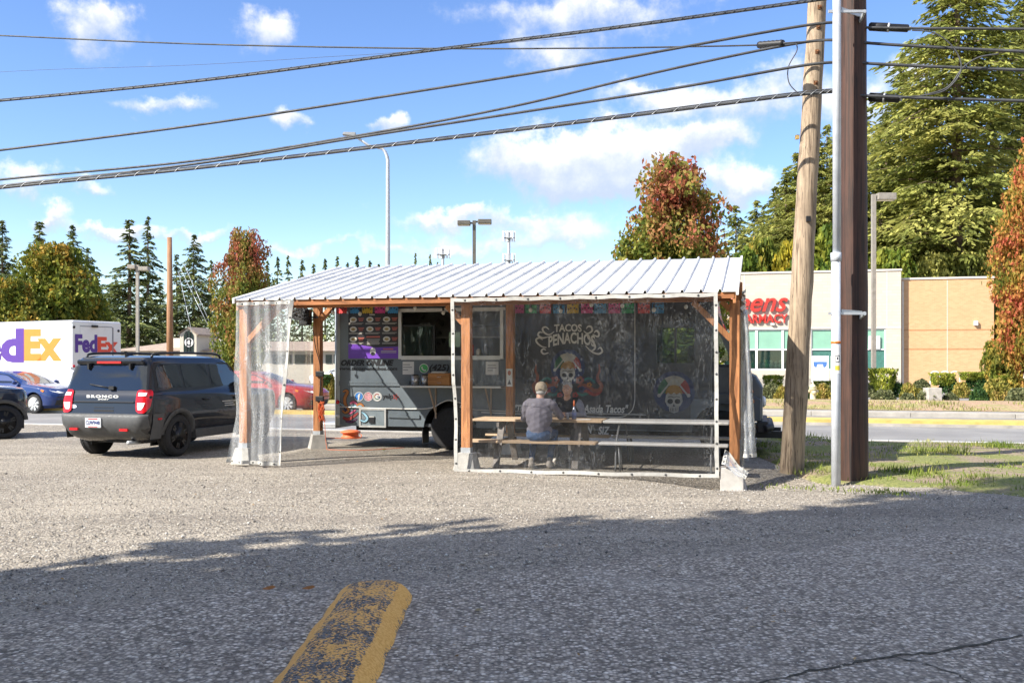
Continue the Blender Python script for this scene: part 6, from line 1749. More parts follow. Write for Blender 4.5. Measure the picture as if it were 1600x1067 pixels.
def paint(name, c, coat=1.0, rough=.3):
    m = bpy.data.materials.new(name); m.use_nodes = True; MATS[name] = m
    g = NT(m.node_tree); p = g.n['Principled BSDF']; tc = g.new('ShaderNodeTexCoord')
    sx = g.new('ShaderNodeSeparateXYZ'); g.l.new(tc.outputs['Object'], sx.inputs[0])
    dust = g.math('MULTIPLY', g.smooth(sx.outputs[2], .2, .8, .22, .0), g.smooth(g.noise(tc.outputs['Object'], 7, 5, .7), .3, .75))
    g.l.new(g.mix(dust, c, (.22, .19, .16)), p.inputs['Base Color'])
    p.inputs['Roughness'].default_value = .5; p.inputs['Specular IOR Level'].default_value = .15; p.inputs['Coat Weight'].default_value = coat; p.inputs['Coat Roughness'].default_value = .03
    return m


def wheel(e, x, y, r, w, rimmat, spokes=6, outer=-1, rr=.66):
    """tyre with tread blocks, rim and spokes; outer = side of the visible face"""
    c = (x, y, r); s_ = outer
    t = part('wheel', RUBBER, e, lambda m: m.lathe([(r * rr, s_ * w * .40), (r * .80, s_ * w * .5), (r * .93, s_ * w * .47), (r, s_ * w * .36), (r, 0), (r, -s_ * w * .36), (r * .93, -s_ * w * .47), (r * .7, -s_ * w * .5), (r * rr, -s_ * w * .4)], c, 'y', 40))
    part('tread', RUBBER, t, lambda m: [m.bar((x + r * 1.003 * math.cos(a), y + dy, r + r * 1.003 * math.sin(a)), (x + r * 1.003 * math.cos(a + .06), y + dy + w * .2 * q, r + r * 1.003 * math.sin(a + .06)), .045, .012, (math.cos(a), 0, math.sin(a))) for a in lin(0, 6.2, 40) for dy, q in ((-w * .32, 1), (w * .32, -1))])
    def rim(m):
        m.lathe([(r * rr * 1.01, s_ * w * .43), (r * rr * .95, s_ * w * .40), (r * rr * .92, s_ * w * .1), (r * rr * .9, -s_ * w * .3)], c, 'y', 36)
        m.lathe([(r * .17, s_ * w * .30), (r * .15, s_ * w * .38), (r * .05, s_ * w * .39), (1e-4, s_ * w * .39)], c, 'y', 16)
        for k in range(spokes):
            a = 2 * math.pi * k / spokes + .3
            for da in (-.13, .13):
                ca, sa = math.cos(a + da * .35), math.sin(a + da * .35); cb, sb = math.cos(a + da), math.sin(a + da)
                m.bar((x + r * .1 * ca, y + s_ * w * .34, r + r * .1 * sa), (x + r * rr * .95 * cb, y + s_ * w * .37, r + r * rr * .95 * sb), .034, .035, (0, 1, 0))
    part('rim', rimmat, t, rim)
    part('brake_disc', STEEL, t, lambda m: m.lathe([(r * .5, s_ * w * .06), (r * .5, s_ * w * .1), (r * .1, s_ * w * .1)], c, 'y', 24))
    return t


def side_panel(m, lf, pts, s_, out=.006, th=0):
    m.add([(x, s_ * lf.side(x, z, out), z) for x, z in pts], [tuple(range(len(pts)))]); return m


def arch_trim(m, lf, cx, r0, r1, s_, z0, cz=.37, n=22):
    vs = []; a0 = math.asin(max(-1, min(1, (z0 - cz) / r1)))
    for t in lin(math.pi - a0, a0, n):
        for r in (r0, r1):
            x, z = cx + r * math.cos(t), cz + r * math.sin(t); vs.append((x, s_ * lf.side(x, max(z, .45), .022 if r == r0 else .012), z))
        x, z = cx + r0 * math.cos(t), cz + r0 * math.sin(t); vs.append((x, s_ * (lf.side(x, max(z, .45), .0) - .18), z))
    m.add(vs, [(3 * i, 3 * i + 3, 3 * i + 4, 3 * i + 1) for i in range(n - 1)] + [(3 * i + 2, 3 * i + 5, 3 * i + 3, 3 * i) for i in range(n - 1)], True)


def place(e, local, world, rz):
    c, s_ = math.cos(rz), math.sin(rz)
    e.location = (world.x - (c * local[0] - s_ * local[1]), world.y - (s_ * local[0] + c * local[1]), 0); e.rotation_euler = (0, 0, rz)


def suv(name, label, pm, details=True, trim=0.0):
    e = empty(name, (0, 0, 0), 0, label, 'car', 'parked cars')
    lf = Loft([(z_, xr_, xf_ - (trim if z_ < 1.13 else trim * .4), hw_, rr_, rf_) for z_, xr_, xf_, hw_, rr_, rf_ in [(.27, .30, 4.05, .74, .25, .4), (.36, .13, 4.25, .84, .22, .4), (.50, .02, 4.36, .90, .2, .38), (.66, .0, 4.38, .925, .17, .36), (.80, .035, 4.37, .932, .13, .34), (.98, .05, 4.35, .932, .13, .34),
               (1.06, .06, 4.30, .922, .13, .36), (1.10, .075, 4.1, .90, .12, .4), (1.135, .09, 3.28, .872, .11, .35), (1.20, .105, 3.20, .86, .11, .32), (1.40, .165, 2.98, .822, .11, .28), (1.58, .225, 2.76, .785, .11, .26), (1.67, .245, 2.62, .762, .11, .26), (1.72, .28, 2.48, .72, .12, .26), (1.748, .42, 2.2, .62, .16, .26), (1.756, .8, 1.9, .4, .2, .2)]])
    body = lf.mesh().build('body', pm, e); wb = (.86, 3.53); cut_wheels(body, wb, .40, .93)
    grey = M('grey_cladding', (.075, .077, .08), .6, var=.12, scale=12, bump=.15, bscale=150)
    for cx in wb:
        for s_ in (-1, 1): part('arch_cladding', grey, e, lambda m: arch_trim(m, lf, cx, .395, .47, s_, .40))
        [part('wheel_well', BLACKM, e, lambda m: m.box(cx - .4, cx + .4, y_ - .01, y_ + .01, .2, .8)) for y_ in (-.61, .61)]
    rm = M('black_alloy', (.028, .028, .03), .35, .4, var=.2)
    for cx in wb:
        for s_ in (-1, 1): wheel(e, cx, s_ * .80, .365, .235, rm, 6, s_)
    part('axle', BLACKM, e, lambda m: (m.tube([(.86, -.7, .33), (.86, .7, .33)], .05, 8), m.box(.5, 3.9, -.5, .5, .24, .32)))
    for s_ in (-1, 1):
        part('sill', grey, e, lambda m: m.hexa([(1.3, s_ * .80, .27), (3.1, s_ * .80, .27), (3.1, s_ * .935, .29), (1.3, s_ * .935, .29)], [(1.27, s_ * .80, .46), (3.12, s_ * .80, .46), (3.12, s_ * .945, .44), (1.27, s_ * .945, .44)]))
        for pts in ([(.36, 1.20), (.36, 1.50), (.42, 1.58), (.94, 1.60), (1.02, 1.20)], [(1.09, 1.20), (1.05, 1.60), (1.80, 1.61), (1.84, 1.20)], [(1.92, 1.20), (1.90, 1.61), (2.48, 1.60), (2.84, 1.30), (2.83, 1.20)]):
            part('side_window', DGLASS, e, lambda m: side_panel(m, lf, pts, s_, .006))
        part('window_trim', BLACKM, e, lambda m: [side_panel(m, lf, q, s_, .004) for q in ([(.28, 1.17), (.30, 1.55), (.38, 1.63), (2.52, 1.635), (2.95, 1.24), (2.95, 1.17)],)])
        part('door_seam', BLACKM, e, lambda m: [side_panel(m, lf, q, s_, .003) for q in ([(1.345, .50), (1.352, .50), (1.322, .9), (1.062, 1.17), (1.055, 1.17), (1.314, .9)], [(1.875, .46), (1.882, .46), (1.888, 1.17), (1.881, 1.17)], [(3.0, .46), (3.007, .46), (2.98, 1.17), (2.973, 1.17)], [(.1, 1.115), (3.1, 1.125), (3.1, 1.131), (.1, 1.121)])])
        for x in (1.62, 2.62):
            part('door_handle', BLACKM, e, lambda m: m.tube([(x - .1, s_ * (lf.side(x - .1, .97) + .0), .97), (x - .07, s_ * (lf.side(x, .97) + .03), .975), (x + .07, s_ * (lf.side(x, .97) + .03), .975), (x + .1, s_ * lf.side(x + .1, .97), .97)], .018, 8))
        part('roof_rail', BLACKM, e, lambda m: m.tube(smooth_path([(.42, s_ * .66, 1.73), (.55, s_ * .67, 1.79), (1.4, s_ * .675, 1.805), (2.3, s_ * .67, 1.79), (2.48, s_ * .66, 1.71)], 5), .022, 8))
        part('mirror', BLACKM, e, lambda m: m.sphere((2.82, s_ * 1.0, 1.22), .11, 12, 8, (.6, 1.1, .8)))
        def patch(m, rows, out, n=7):
            vs = [(lf.rear(s_ * y, z, out), s_ * y * lf.k(.1), z) for z, y0, y1 in rows for y in lin(y0, y1, n)]
            m.add(vs, [(j * n + i, j * n + i + 1, (j + 1) * n + i + 1, (j + 1) * n + i) for j in range(len(rows) - 1) for i in range(n - 1)], True)
        tlp = part('tail_light', REDL, e, lambda m: patch(m, [(.785, .74, .84), (.82, .68, .88), (.90, .665, .92), (1.0, .665, .925), (1.10, .665, .918), (1.15, .67, .905), (1.175, .70, .87)], .018))
        part('light_lens', CLEARL, tlp, lambda m: patch(m, [(1.075, .705, .855), (1.13, .705, .85)], .023)); part('light_lens', CLEARL, tlp, lambda m: patch(m, [(.84, .72, .79), (.89, .705, .83), (.96, .705, .855)], .023))
        part('head_light', CLEARL, e, lambda m: m.add([(lf.front(s_ * y, z, .012), s_ * y * lf.k(4.2), z) for y, z in [(.55, .86), (.82, .86), (.84, 1.0), (.55, 1.02)]], [(0, 1, 2, 3)]))
    part('front_bumper', grey, e, lambda m: m.add([(lf.front(y, z, .014), y * lf.k(4.2), z) for z in (.34, .5, .66) for y in lin(-.86, .86, 17)], [(j * 17 + i, j * 17 + i + 1, (j + 1) * 17 + i + 1, (j + 1) * 17 + i) for j in range(2) for i in range(16)], True))
    part('grille', BLACKM, e, lambda m: m.add([(lf.front(y, z, .012), y * lf.k(4.2), z) for z in (.8, 1.0) for y in lin(-.5, .5, 9)], [(i, i + 1, 10 + i, 9 + i) for i in range(8)]))
    part('windshield', DGLASS, e, lambda m: m.add([(lf.front(y, z, .006), y, z) for z in (1.19, 1.4, 1.6) for y in (-.6, -.3, 0, .3, .6)], [(j * 5 + i, j * 5 + i + 1, (j + 1) * 5 + i + 1, (j + 1) * 5 + i) for j in range(2) for i in range(4)]))
    # the back of the car
    ny = 13
    def rear_grid(ys, zs, out): return ([(lf.rear(y, z, out), y * lf.k(.1), z) for z in zs for y in ys], [(j * len(ys) + i, j * len(ys) + i + 1, (j + 1) * len(ys) + i + 1, (j + 1) * len(ys) + i) for j in range(len(zs) - 1) for i in range(len(ys) - 1)])
    def rg(m): 
        rows = [(1.165, .80), (1.3, .775), (1.45, .75), (1.575, .725)]
        m.add([(lf.rear(f * h, z, .007), f * h, z) for z, h in rows for f in lin(-1, 1, ny)], [(j * ny + i, j * ny + i + 1, (j + 1) * ny + i + 1, (j + 1) * ny + i) for j in range(3) for i in range(ny - 1)], True)
    part('rear_window', DGLASS, e, rg)
    part('spoiler', pm, e, lambda m: m.hexa([(.19, -.68, 1.605), (.19, .68, 1.605), (.45, .68, 1.62), (.45, -.68, 1.62)], [(.165, -.66, 1.68), (.165, .66, 1.68), (.5, .62, 1.745), (.5, -.62, 1.745)]), .02)
    part('brake_lamp', REDL, e, lambda m: m.box(.162, .19, -.24, .24, 1.62, 1.655))
    for s_ in (-.42, .42): part('glass_hinge', BLACKM, e, lambda m: m.bar((.18, s_, 1.615), (lf.rear(s_, 1.52, .02), s_, 1.52), .05, .03))
    part('rear_bumper', grey, e, lambda m: m.add([(lf.rear(y, z, o), y * lf.k(.05) * 1.0, z) for z, o in ((.30, .0), (.40, .03), (.58, .055), (.72, .06), (.765, .05), (.77, .0)) for y in lin(-.915, .915, 25) for y in [max(-lf.at(z)[3] + .005, min(lf.at(z)[3] - .005, y))]], [(j * 25 + i, j * 25 + i + 1, (j + 1) * 25 + i + 1, (j + 1) * 25 + i) for j in range(5) for i in range(24)], True))
    for s_ in (-1, 1): part('bumper_wing', grey, e, lambda m: m.add([(x, s_ * lf.side(x, max(z, .4), .013), z) for z in (.34, .45, .6, .77) for x in (.14, .25, .34, .42)], [(j * 4 + i, j * 4 + i + 1, (j + 1) * 4 + i + 1, (j + 1) * 4 + i) for j in range(3) for i in range(3)], True))
    if not details: return e, lf
    for y in (-.45, .55): part('reflector', REDL, e, lambda m: m.box(lf.rear(y, .52, .062), lf.rear(y, .52, .03), y - .08, y + .08, .485, .525))
    part('side_marker', REDL, e, lambda m: m.box(.26, .36, -lf.side(.3, .68, .02), -lf.side(.3, .68, .0), .665, .695))
    part('number_plate', plain('plate_white', (.7, .72, .74), .4), e, lambda m: m.box(lf.rear(.1, .62, .072), lf.rear(.1, .62, .05), -.02, .29, .54, .70))
    xr = lf.rear(.1, .62, .072)
    def rear_text(txt, y0, y1, z0, z1, xx, mat, nm='lettering', **kw):
        o = lettering(txt, mat, e, 0, 1, z0, z1, 0, nm, .004, **kw)
        # seen from behind: text runs from the car's left (+y) to its right (-y)
        for v in o.data.vertices: v.co = (xx + v.co.y, y0 + (y1 - y0) * v.co.x, v.co.z)
        o.data.update(); return o
    rear_text('CUW9440', .275, -.005, .585, .655, xr - .001, plain('plate_blue', (.05, .07, .2), .5), 'plate_number', bold=.02)
    part('plate_band', REDL, e, lambda m: (m.box(xr - .003, xr - .0005, .04, .23, .675, .692), m.box(xr - .003, xr - .0005, .04, .23, .547, .562)))
    rear_text('BRONCO', .36, -.28, 1.035, 1.085, lf.rear(0, 1.06, .003), M('badge_white', (.74, .74, .72), .4, var=.03), 'badge_lettering', bold=.045, space=1.25)
    rear_text('SPORT', .13, -.10, 1.0, 1.022, lf.rear(0, 1.01, .003), MATS['badge_white'], 'badge_lettering', bold=.03, shear=.3)
    part('tailgate_crease', pm, e, lambda m: m.bar((lf.rear(0, .96, .004), -.6, .965), (lf.rear(0, .96, .004), .62, .965), .02, .03), .006)
    part('tailgate_recess', BLACKM, e, lambda m: (m.box(lf.rear(0, .83, .004), lf.rear(0, .83, -.02), -.20, .20, .80, .835), m.box(lf.rear(0, .88, .006), lf.rear(0, .88, -.02), -.2, .2, .868, .88)))
    part('oval_badge', M('badge_oval', (.5, .55, .65), .3, var=.1), e, lambda m: m.add([(lf.rear(.66, .87, .006), .62 + y * .075, .885 + z * .034) for y, z in ellipse(0, 0, 1, 1, 18)], [tuple(range(18))]))
    part('wiper', BLACKM, e, lambda m: (m.tube([(lf.rear(.0, 1.2, .03), -.12, 1.20), (lf.rear(.0, 1.26, .035), .32, 1.265)], .012, 6), m.box(lf.rear(0, 1.2, .05), lf.rear(0, 1.2, .0), -.18, -.08, 1.175, 1.235)))
    part('roof_antenna', BLACKM, e, lambda m: m.hexa([(.62, -.03, 1.74), (.82, -.03, 1.745), (.82, .03, 1.745), (.62, .03, 1.74)], [(.56, -.006, 1.83), (.6, -.006, 1.83), (.6, .006, 1.83), (.56, .006, 1.83)]))
    part('exhaust', STEEL, e, lambda m: m.tube([(.08, -.45, .28), (.5, -.45, .27)], .035, 10))
    part('door_decal', M('decal_white', (.55, .55, .52), .6), e, lambda m: [side_panel(m, lf, [(x0, z), (x1, z), (x1, z + .018), (x0, z + .018)], -1, .006) for x0, x1, z in ((2.12, 2.6, .90), (2.2, 2.5, .86), (2.2, 2.55, .82))])
    return e, lf


def sedan(name, label, pm, dark_wheels=False):
    e = empty(name, (0, 0, 0), 0, label, 'car', 'cars on the street')
    lf = Loft([(.17, .2, 4.35, .74, .25, .45), (.28, .06, 4.52, .85, .25, .45), (.5, .0, 4.62, .885, .25, .5), (.68, .01, 4.6, .89, .25, .5), (.80, .05, 4.48, .885, .25, .5), (.88, .07, 4.25, .87, .25, .5), (.94, .10, 3.9, .85, .25, .5), (.985, .22, 3.38, .80, .22, .4), (1.1, .42, 3.1, .75, .22, .35), (1.25, .72, 2.75, .68, .22, .35), (1.36, 1.02, 2.42, .61, .22, .3), (1.42, 1.3, 2.1, .5, .2, .3), (1.435, 1.5, 1.9, .3, .15, .15)], .08)
    body = lf.mesh().build('body', pm, e); wb = (.98, 3.68); cut_wheels(body, wb, .355, .88)
    rm = M('silver_wheel', (.6, .6, .6), .35, .5, var=.05)
    for cx in wb:
        [part('wheel_well', BLACKM, e, lambda m: m.box(cx - .34, cx + .34, y_ - .01, y_ + .01, .2, .68)) for y_ in (-.59, .59)]
        for s_ in (-1, 1): wheel(e, cx, s_ * .77, .32, .2, rm, 8, s_, .74)
    for s_ in (-1, 1):
        for pts in ([(1.0, 1.03), (1.25, 1.29), (1.85, 1.35), (1.88, 1.02)], [(1.95, 1.02), (1.93, 1.35), (2.4, 1.30), (3.0, 1.05), (3.0, 1.02)]):
            part('side_window', DGLASS, e, lambda m: side_panel(m, lf, pts, s_, .006))
        part('mirror', pm, e, lambda m: m.sphere((2.95, s_ * .93, 1.04), .1, 12, 8, (.7, 1, .7)))
        part('head_light', CLEARL, e, lambda m: m.add([(lf.front(s_ * y, z, .008) if y < .6 else lf.front(s_ * y, z, .008), s_ * y * lf.k(4.3), z) for y, z in [(.46, .70), (.62, .68), (.78, .74), (.82, .80), (.6, .76)]], [(0, 1, 2, 3, 4)]))
        part('turn_signal', ORANGEL, e, lambda m: m.add([(x, s_ * lf.side(x, z, .008), z) for x, z in [(3.98, .76), (4.08, .72), (4.12, .78), (4.0, .82)]], [(0, 1, 2, 3)]))
        part('door_seam', BLACKM, e, lambda m: [side_panel(m, lf, q, s_, .003) for q in ([(1.9, .3), (1.906, .3), (1.91, 1.0), (1.904, 1.0)], [(3.05, .3), (3.056, .3), (3.06, .96), (3.054, .96)])])
        part('tail_light', REDL, e, lambda m: m.add([(lf.rear(s_ * y, z, .008), s_ * y * lf.k(.1), z) for y, z in [(.45, .78), (.8, .76), (.82, .9), (.5, .9)]], [(0, 1, 2, 3)]))
    part('windshield', DGLASS, e, lambda m: m.add([(lf.front(y, z, .007), y, z) for z in (1.0, 1.12, 1.25, 1.34) for y in lin(-.56 , .56, 7)], [(j * 7 + i, j * 7 + i + 1, (j + 1) * 7 + i + 1, (j + 1) * 7 + i) for j in range(3) for i in range(6)], True))
    part('rear_window', DGLASS, e, lambda m: m.add([(lf.rear(y, z, .007), y, z) for z in (1.01, 1.15, 1.3) for y in lin(-.5, .5, 7)], [(j * 7 + i, j * 7 + i + 1, (j + 1) * 7 + i + 1, (j + 1) * 7 + i) for j in range(2) for i in range(6)], True))
    part('grille', BLACKM, e, lambda m: m.add([(lf.front(y, z, .008), y * lf.k(4.4), z) for z in (.28, .42, .56) for y in lin(-.72, .72, 13)], [(j * 13 + i, j * 13 + i + 1, (j + 1) * 13 + i + 1, (j + 1) * 13 + i) for j in range(2) for i in range(12)], True))
    return e, lf


def vehicles():
    # black SUV seen from behind
    e, lf = suv('black_suv', 'black compact SUV with grey bumper parked left of the shelter', paint('black_car_paint', (.006, .008, .014)))
    q = GP(278, 712); place(e, (.86, -.87), q, R(74))
    e2, lf2 = suv('dark_suv', 'nose of a dark SUV with black wheel cut by the left edge', paint('navy_car_paint', (.012, .018, .035)), False, .38)
    q = GP(6, 686); place(e2, (3.53, -.90), q, R(30))
    e3, lf3 = sedan('blue_sedan', 'dark blue sedan on the street in front of the white delivery van', paint('blue_car_paint', (.007, .032, .15)))
    q = GP(52, 646, -.1); place(e3, (3.68, -.87), q, YAW - R(3)); e3.location.z = -.1
    e4, lf4 = sedan('red_sedan', 'red sedan on the street seen blurred through the drawn curtain', paint('red_car_paint', (.35, .012, .015)))
    q = GP(448, 646, -.1); place(e4, (3.68, -.87), q, YAW); e4.location.z = -.1
    # more parked cars in the far lot, seen between post and truck
    for px, D, c, lab in ((540, 60, (.55, .56, .57), 'white car in the far lot glimpsed between post and truck'),):
        ee, _ = sedan('parked_car', lab, paint('far_paint_%d' % px, c)); p = AT(px, HOR, D); place(ee, (2.3, 0), p, YAW + R(180 if px == 540 else 0)); ee['group'] = 'cars in the far lot'

    # white delivery van
    rz = R(-27.4); root = AT(113, HOR, 33.6); root.z = -.1
    e = empty('delivery_van', root, rz, 'white box delivery van with purple and orange lettering', 'van')
    ex = Vector((math.cos(rz), math.sin(rz), 0)); ey = Vector((-math.sin(rz), math.cos(rz), 0))
    def side(px, py):
        d = Vector(((px - 800) / FPX, 1, -(py - HOR) / FPX)); t = (Vector((root.x, root.y, 0)).dot(ey)) / d.dot(ey); p = d * t
        return (p - Vector((root.x, root.y, 0))).dot(ex), p.z + CAMZ + .1
    def rear(px, py):
        d = Vector(((px - 800) / FPX, 1, -(py - HOR) / FPX)); t = (Vector((root.x, root.y, 0)).dot(ex)) / d.dot(ex); p = d * t
        return (p - Vector((root.x, root.y, 0))).dot(ey), p.z + CAMZ + .1
    wh = M('van_white', (.74, .74, .735), .35, var=.03, scale=2, coat=.3)
    top = side(113, 500)[1]; wd = rear(190, 540)[0]; L = 6.2
    part('box_body', wh, e, lambda m: m.box(-L + 1.3, 0, 0, wd, .62, top), .07)
    part('cab', wh, e, lambda m: m.prism([(-L + 1.31, .62), (-L + 1.31, top - .25), (-L + 1.0, top - .3), (-L + .35, 1.75), (-L - .6, 1.55), (-L - .75, .62)], .1, wd - .1), .05)
    part('cab_window', DGLASS, e, lambda m: m.prism([(-L + 1.2, 1.75), (-L + 1.2, top - .5), (-L + 1.02, top - .5), (-L + .48, 1.75)], .09, .099))
    part('rub_rail', wh, e, lambda m: m.box(-L + 1.3, -.05, -.03, -.002, side(60, 574)[1] - .03, side(60, 574)[1] + .03), .008)
    part('skirt', BLACKM, e, lambda m: m.box(-L + 1.2, -.1, .1, wd - .1, .4, .615))
    for x in (-1.4, -L + .1):
        for y, s_ in ((.2, -1), (wd - .2, 1)): 
            w_ = part('wheel', RUBBER, e, lambda m: m.lathe([(.24, s_ * .13), (.36, s_ * .14), (.4, s_ * .1), (.4, -s_ * .1), (.24, -s_ * .12)], (x, y, .4), 'y', 28)); part('rim', wh, w_, lambda m: m.lathe([(.245, s_ * .1), (.2, s_ * .06), (1e-4, s_ * .08)], (x, y, .4), 'y', 20))
    for x in lin(-L + 1.9, -.6, 6): part('panel_seam', MATS.get('van_seam') or M('van_seam', (.5, .5, .5), .5, var=.05), e, lambda m: m.box(x - .008, x + .008, -.0018, -.0002, .75, top - .08))
    part('roof_rail', STEEL, e, lambda m: m.box(-L + 1.35, -.04, -.012, -.001, top - .09, top - .05))
    pur = M('van_purple', (.085, .03, .26), .45, var=.03); ora = M('van_orange', (.86, .23, .03), .45, var=.03); red = M('van_red', (.72, .07, .035), .45, var=.03)
    def st(txt, x0, x1, y0, y1, mat):
        xa, za = side(x0, y1); xb, zb = side(x1, y0); lettering(txt, mat, e, xa, xb, za, zb, -.002, 'lettering', .004, bold=.045)
    st('Fed', -62, 37.5, 513, 567, pur); st('Ex', 37.8, 97, 513, 564, ora)
    def rt(txt, x0, x1, y0, y1, mat):
        ya, za = rear(x0, y1); yb, zb = rear(x1, y0); o = lettering(txt, mat, e, 0, 1, za, zb, 0, 'lettering', .004, bold=.045)
        for v in o.data.vertices: v.co = (.014 - v.co.y, ya + (yb - ya) * v.co.x, v.co.z)
        o.data.update()
    dy0 = rear(125, 540)[0]; dy1 = rear(175, 540)[0]
    d = part('rear_door', wh, e, lambda m: m.box(.001, .012, dy0, dy1, .8, rear(150, 511)[1]))
    part('door_edge', M('grey_edge', (.22, .22, .23), .6), d, lambda m: (m.box(.001, .02, dy1, dy1 + .05, .8, rear(150, 511)[1]), m.box(.001, .018, dy0, dy1, rear(150, 511)[1], rear(150, 511)[1] + .025)))
    rt('Fed', 117, 151.5, 523, 551, pur); rt('Ex', 151.8, 184, 527, 552, red)
    for px, py, m_ in ((115.5, 572, REDL), (115.5, 581, CLEARL), (186, 572, REDL), (115.5, 511, BLACKM), (185, 517, BLACKM)):
        y, z = rear(px, py); part('marker_lamp', m_, e, lambda m: m.lathe([(.05, .0), (.05, .02), (.03, .03), (1e-4, .03)], (.0, y, z), 'x', 12))
    y, z = rear(147, 510); part('rear_camera', BLACKM, e, lambda m: m.box(.0, .08, y - .12, y + .12, z - .04, z + .04), .01)
    part('bumper', STEEL, e, lambda m: m.box(.0, .15, .1, wd - .1, .45, .6))


vehicles()

# ------------------------------------------------------------------ picnic tables and people
def tables():
    legm = M('table_leg_grey', (.2, .2, .2), .5, .4, var=.1)
    a0 = FP(745, 655, .95)[0]; a1 = FP(944, 660, .95)[0]; a2 = FP(940, 660, .95)[0]; a3 = FP(1140, 668, .95)[0]
    zt = FP(800, 652, .85)[1]
    Yt, Yn, Yf = 1.05, .38, 1.72
    def table(name, lab, x0, x1, top_mat, plank, grp):
        e = empty(name, W((x0 + x1) / 2, Yt, 0), YAW, lab, 'picnic table', grp)
        h = (x1 - x0) / 2
        if plank:
            for k in range(4): part('table_board', top_mat, e, lambda m: m.box(-h + .004 * k, h - .003 * k, -.36 + k * .182, -.36 + k * .182 + .174, .70, .738), .006)
            for s_ in (-1, 1):
                for yb in (Yn - Yt, Yf - Yt):
                    pass
            for yb in (Yn - Yt, Yf - Yt):
                for k in range(2): part('bench_board', top_mat, e, lambda m: m.box(-h - .04, h - .02, yb - .14 + k * .143, yb - .003 + k * .143, .395, .433), .006)
            for x in (-h + .42, h - .42):
                part('cross_beam', GREYPLANK, e, lambda m: m.box(x - .02, x + .02, -.80, .80, .30, .393)); part('cross_beam', GREYPLANK, e, lambda m: m.box(x - .02, x + .02, -.34, .34, .61, .698))
                for s_ in (-1, 1): part('leg', GREYPLANK, e, lambda m: m.bar((x + .042, s_ * .62, 0), (x + .042, s_ * .2, .70), .04, .10, (1, 0, 0)))
        else:
            part('table_top', top_mat, e, lambda m: m.box(-h, h, -.37, .37, .695, .74), .018)
            for yb in (Yn - Yt, Yf - Yt): part('bench_top', top_mat, e, lambda m: m.box(-h, h, yb - .13, yb + .13, .395, .437), .015)
            for x in (-h + .25, h - .25):
                for s_ in (-1, 1):
                    part('leg', legm, e, lambda m: m.tube(smooth_path([(x, s_ * .72, 0), (x, s_ * .68, .3), (x, s_ * .55, .5), (x, s_ * .25, .69)], 4), .016, 8))
                    part('bench_leg', legm, e, lambda m: (m.tube([(x + .08, s_ * .56, 0), (x + .05, s_ * .6, .39)], .014, 6), m.tube([(x + .08, s_ * .78, 0), (x + .05, s_ * .74, .39)], .014, 6)))
                part('brace', legm, e, lambda m: m.tube([(x, -.7, .33), (x, .7, .33)], .012, 6))
        return e
    table('plank_table', 'tan plank picnic table with attached benches where the two men sit', a0, a1, PLANK, True, 'picnic tables in the shelter')
    table('folding_table', 'grey white folding picnic table with benches, empty, right of the men', a2 + .06, a3, M('moulded_plastic', (.52, .50, .47), .5, var=.07, scale=5), False, 'picnic tables in the shelter')
    # things on the table
    def on(px, b): return FP(px, 650, b)[0]
    x = on(897, Yt - .1); t = empty('sauce_bottle', W(x, Yt - .1, .739), YAW, 'clear sauce bottle with orange cap in front of the facing man', 'bottle')
    part('glass', M('sauce_glass', (.3, .32, .4), .1, var=.3, scale=20), t, lambda m: m.lathe([(.034, 0), (.036, .01), (.036, .13), (.02, .17), (.013, .185), (.013, .21)], n=16))
    part('label', plain('label_blue', (.22, .26, .45), .6), t, lambda m: m.lathe([(.0365, .03), (.0365, .105)], n=16))
    part('cap', plain('cap_orange', (.68, .16, .05), .5), t, lambda m: m.lathe([(.017, .205), (.015, .25), (.006, .30), (1e-4, .30)], n=12))
    x = on(887, Yt - .12); t = empty('salt_shaker', W(x, Yt - .12, .739), YAW, 'small glass shaker left of the sauce bottle', 'shaker')
    part('jar', M('shaker_glass', (.5, .52, .55), .15, var=.2, scale=30), t, lambda m: m.lathe([(.022, 0), (.02, .08)], n=12)); part('lid', CHROME, t, lambda m: m.lathe([(.021, .081), (.018, .105), (1e-4, .107)], n=12))
    x = on(912, Yt - .2); t = part('paper_menu', plain('paper_menu_white', (.72, .7, .66), .8), None, lambda m: m.box(-.11, .11, -.07, .07, 0, .006)); t.location = W(x, Yt - .2, .740); t.rotation_euler = (0, 0, YAW + .1); tag(t, 'white paper lying on the plank table right of the bottle', 'paper')
    # stickered notice on the rear middle post
    x, z = AM, FP(802, 590, BD - .08)[1]; t = empty('post_notice', W(x, BD - .08, z), YAW, 'white notice with two little pictures on the rear middle post', 'notice')
    part('sheet', plain('notice_sheet', (.66, .66, .62), .8), t, lambda m: m.box(-.055, .055, -.006, .006, -.16, .16)); part('picture', plain('notice_pic', (.4, .15, .1), .7), t, lambda m: decal(m, ellipse(0, .085, .03, .045, 12), -.008)); part('picture', plain('notice_pic2', (.1, .1, .1), .7), t, lambda m: decal(m, [(-.035, -.12), (.035, -.12), (0, -.03)], -.008))
    return Yn, Yf


YN, YF = tables()


def capsule(m, a, b, ra, rb, n=12, sq=1.0):
    a = Vector(a); b = Vector(b); d = (b - a); L = d.length; d = d.normalized()
    path = [a - d * ra * .98, a - d * ra * .7, a - d * ra * .25, a, a.lerp(b, .5), b, b + d * rb * .25, b + d * rb * .7, b + d * rb * .98]
    rad = [ra * .15, ra * .72, ra * .97, ra, (ra + rb) / 2, rb, rb * .97, rb * .72, rb * .15]
    m.tube(path, rad, n)


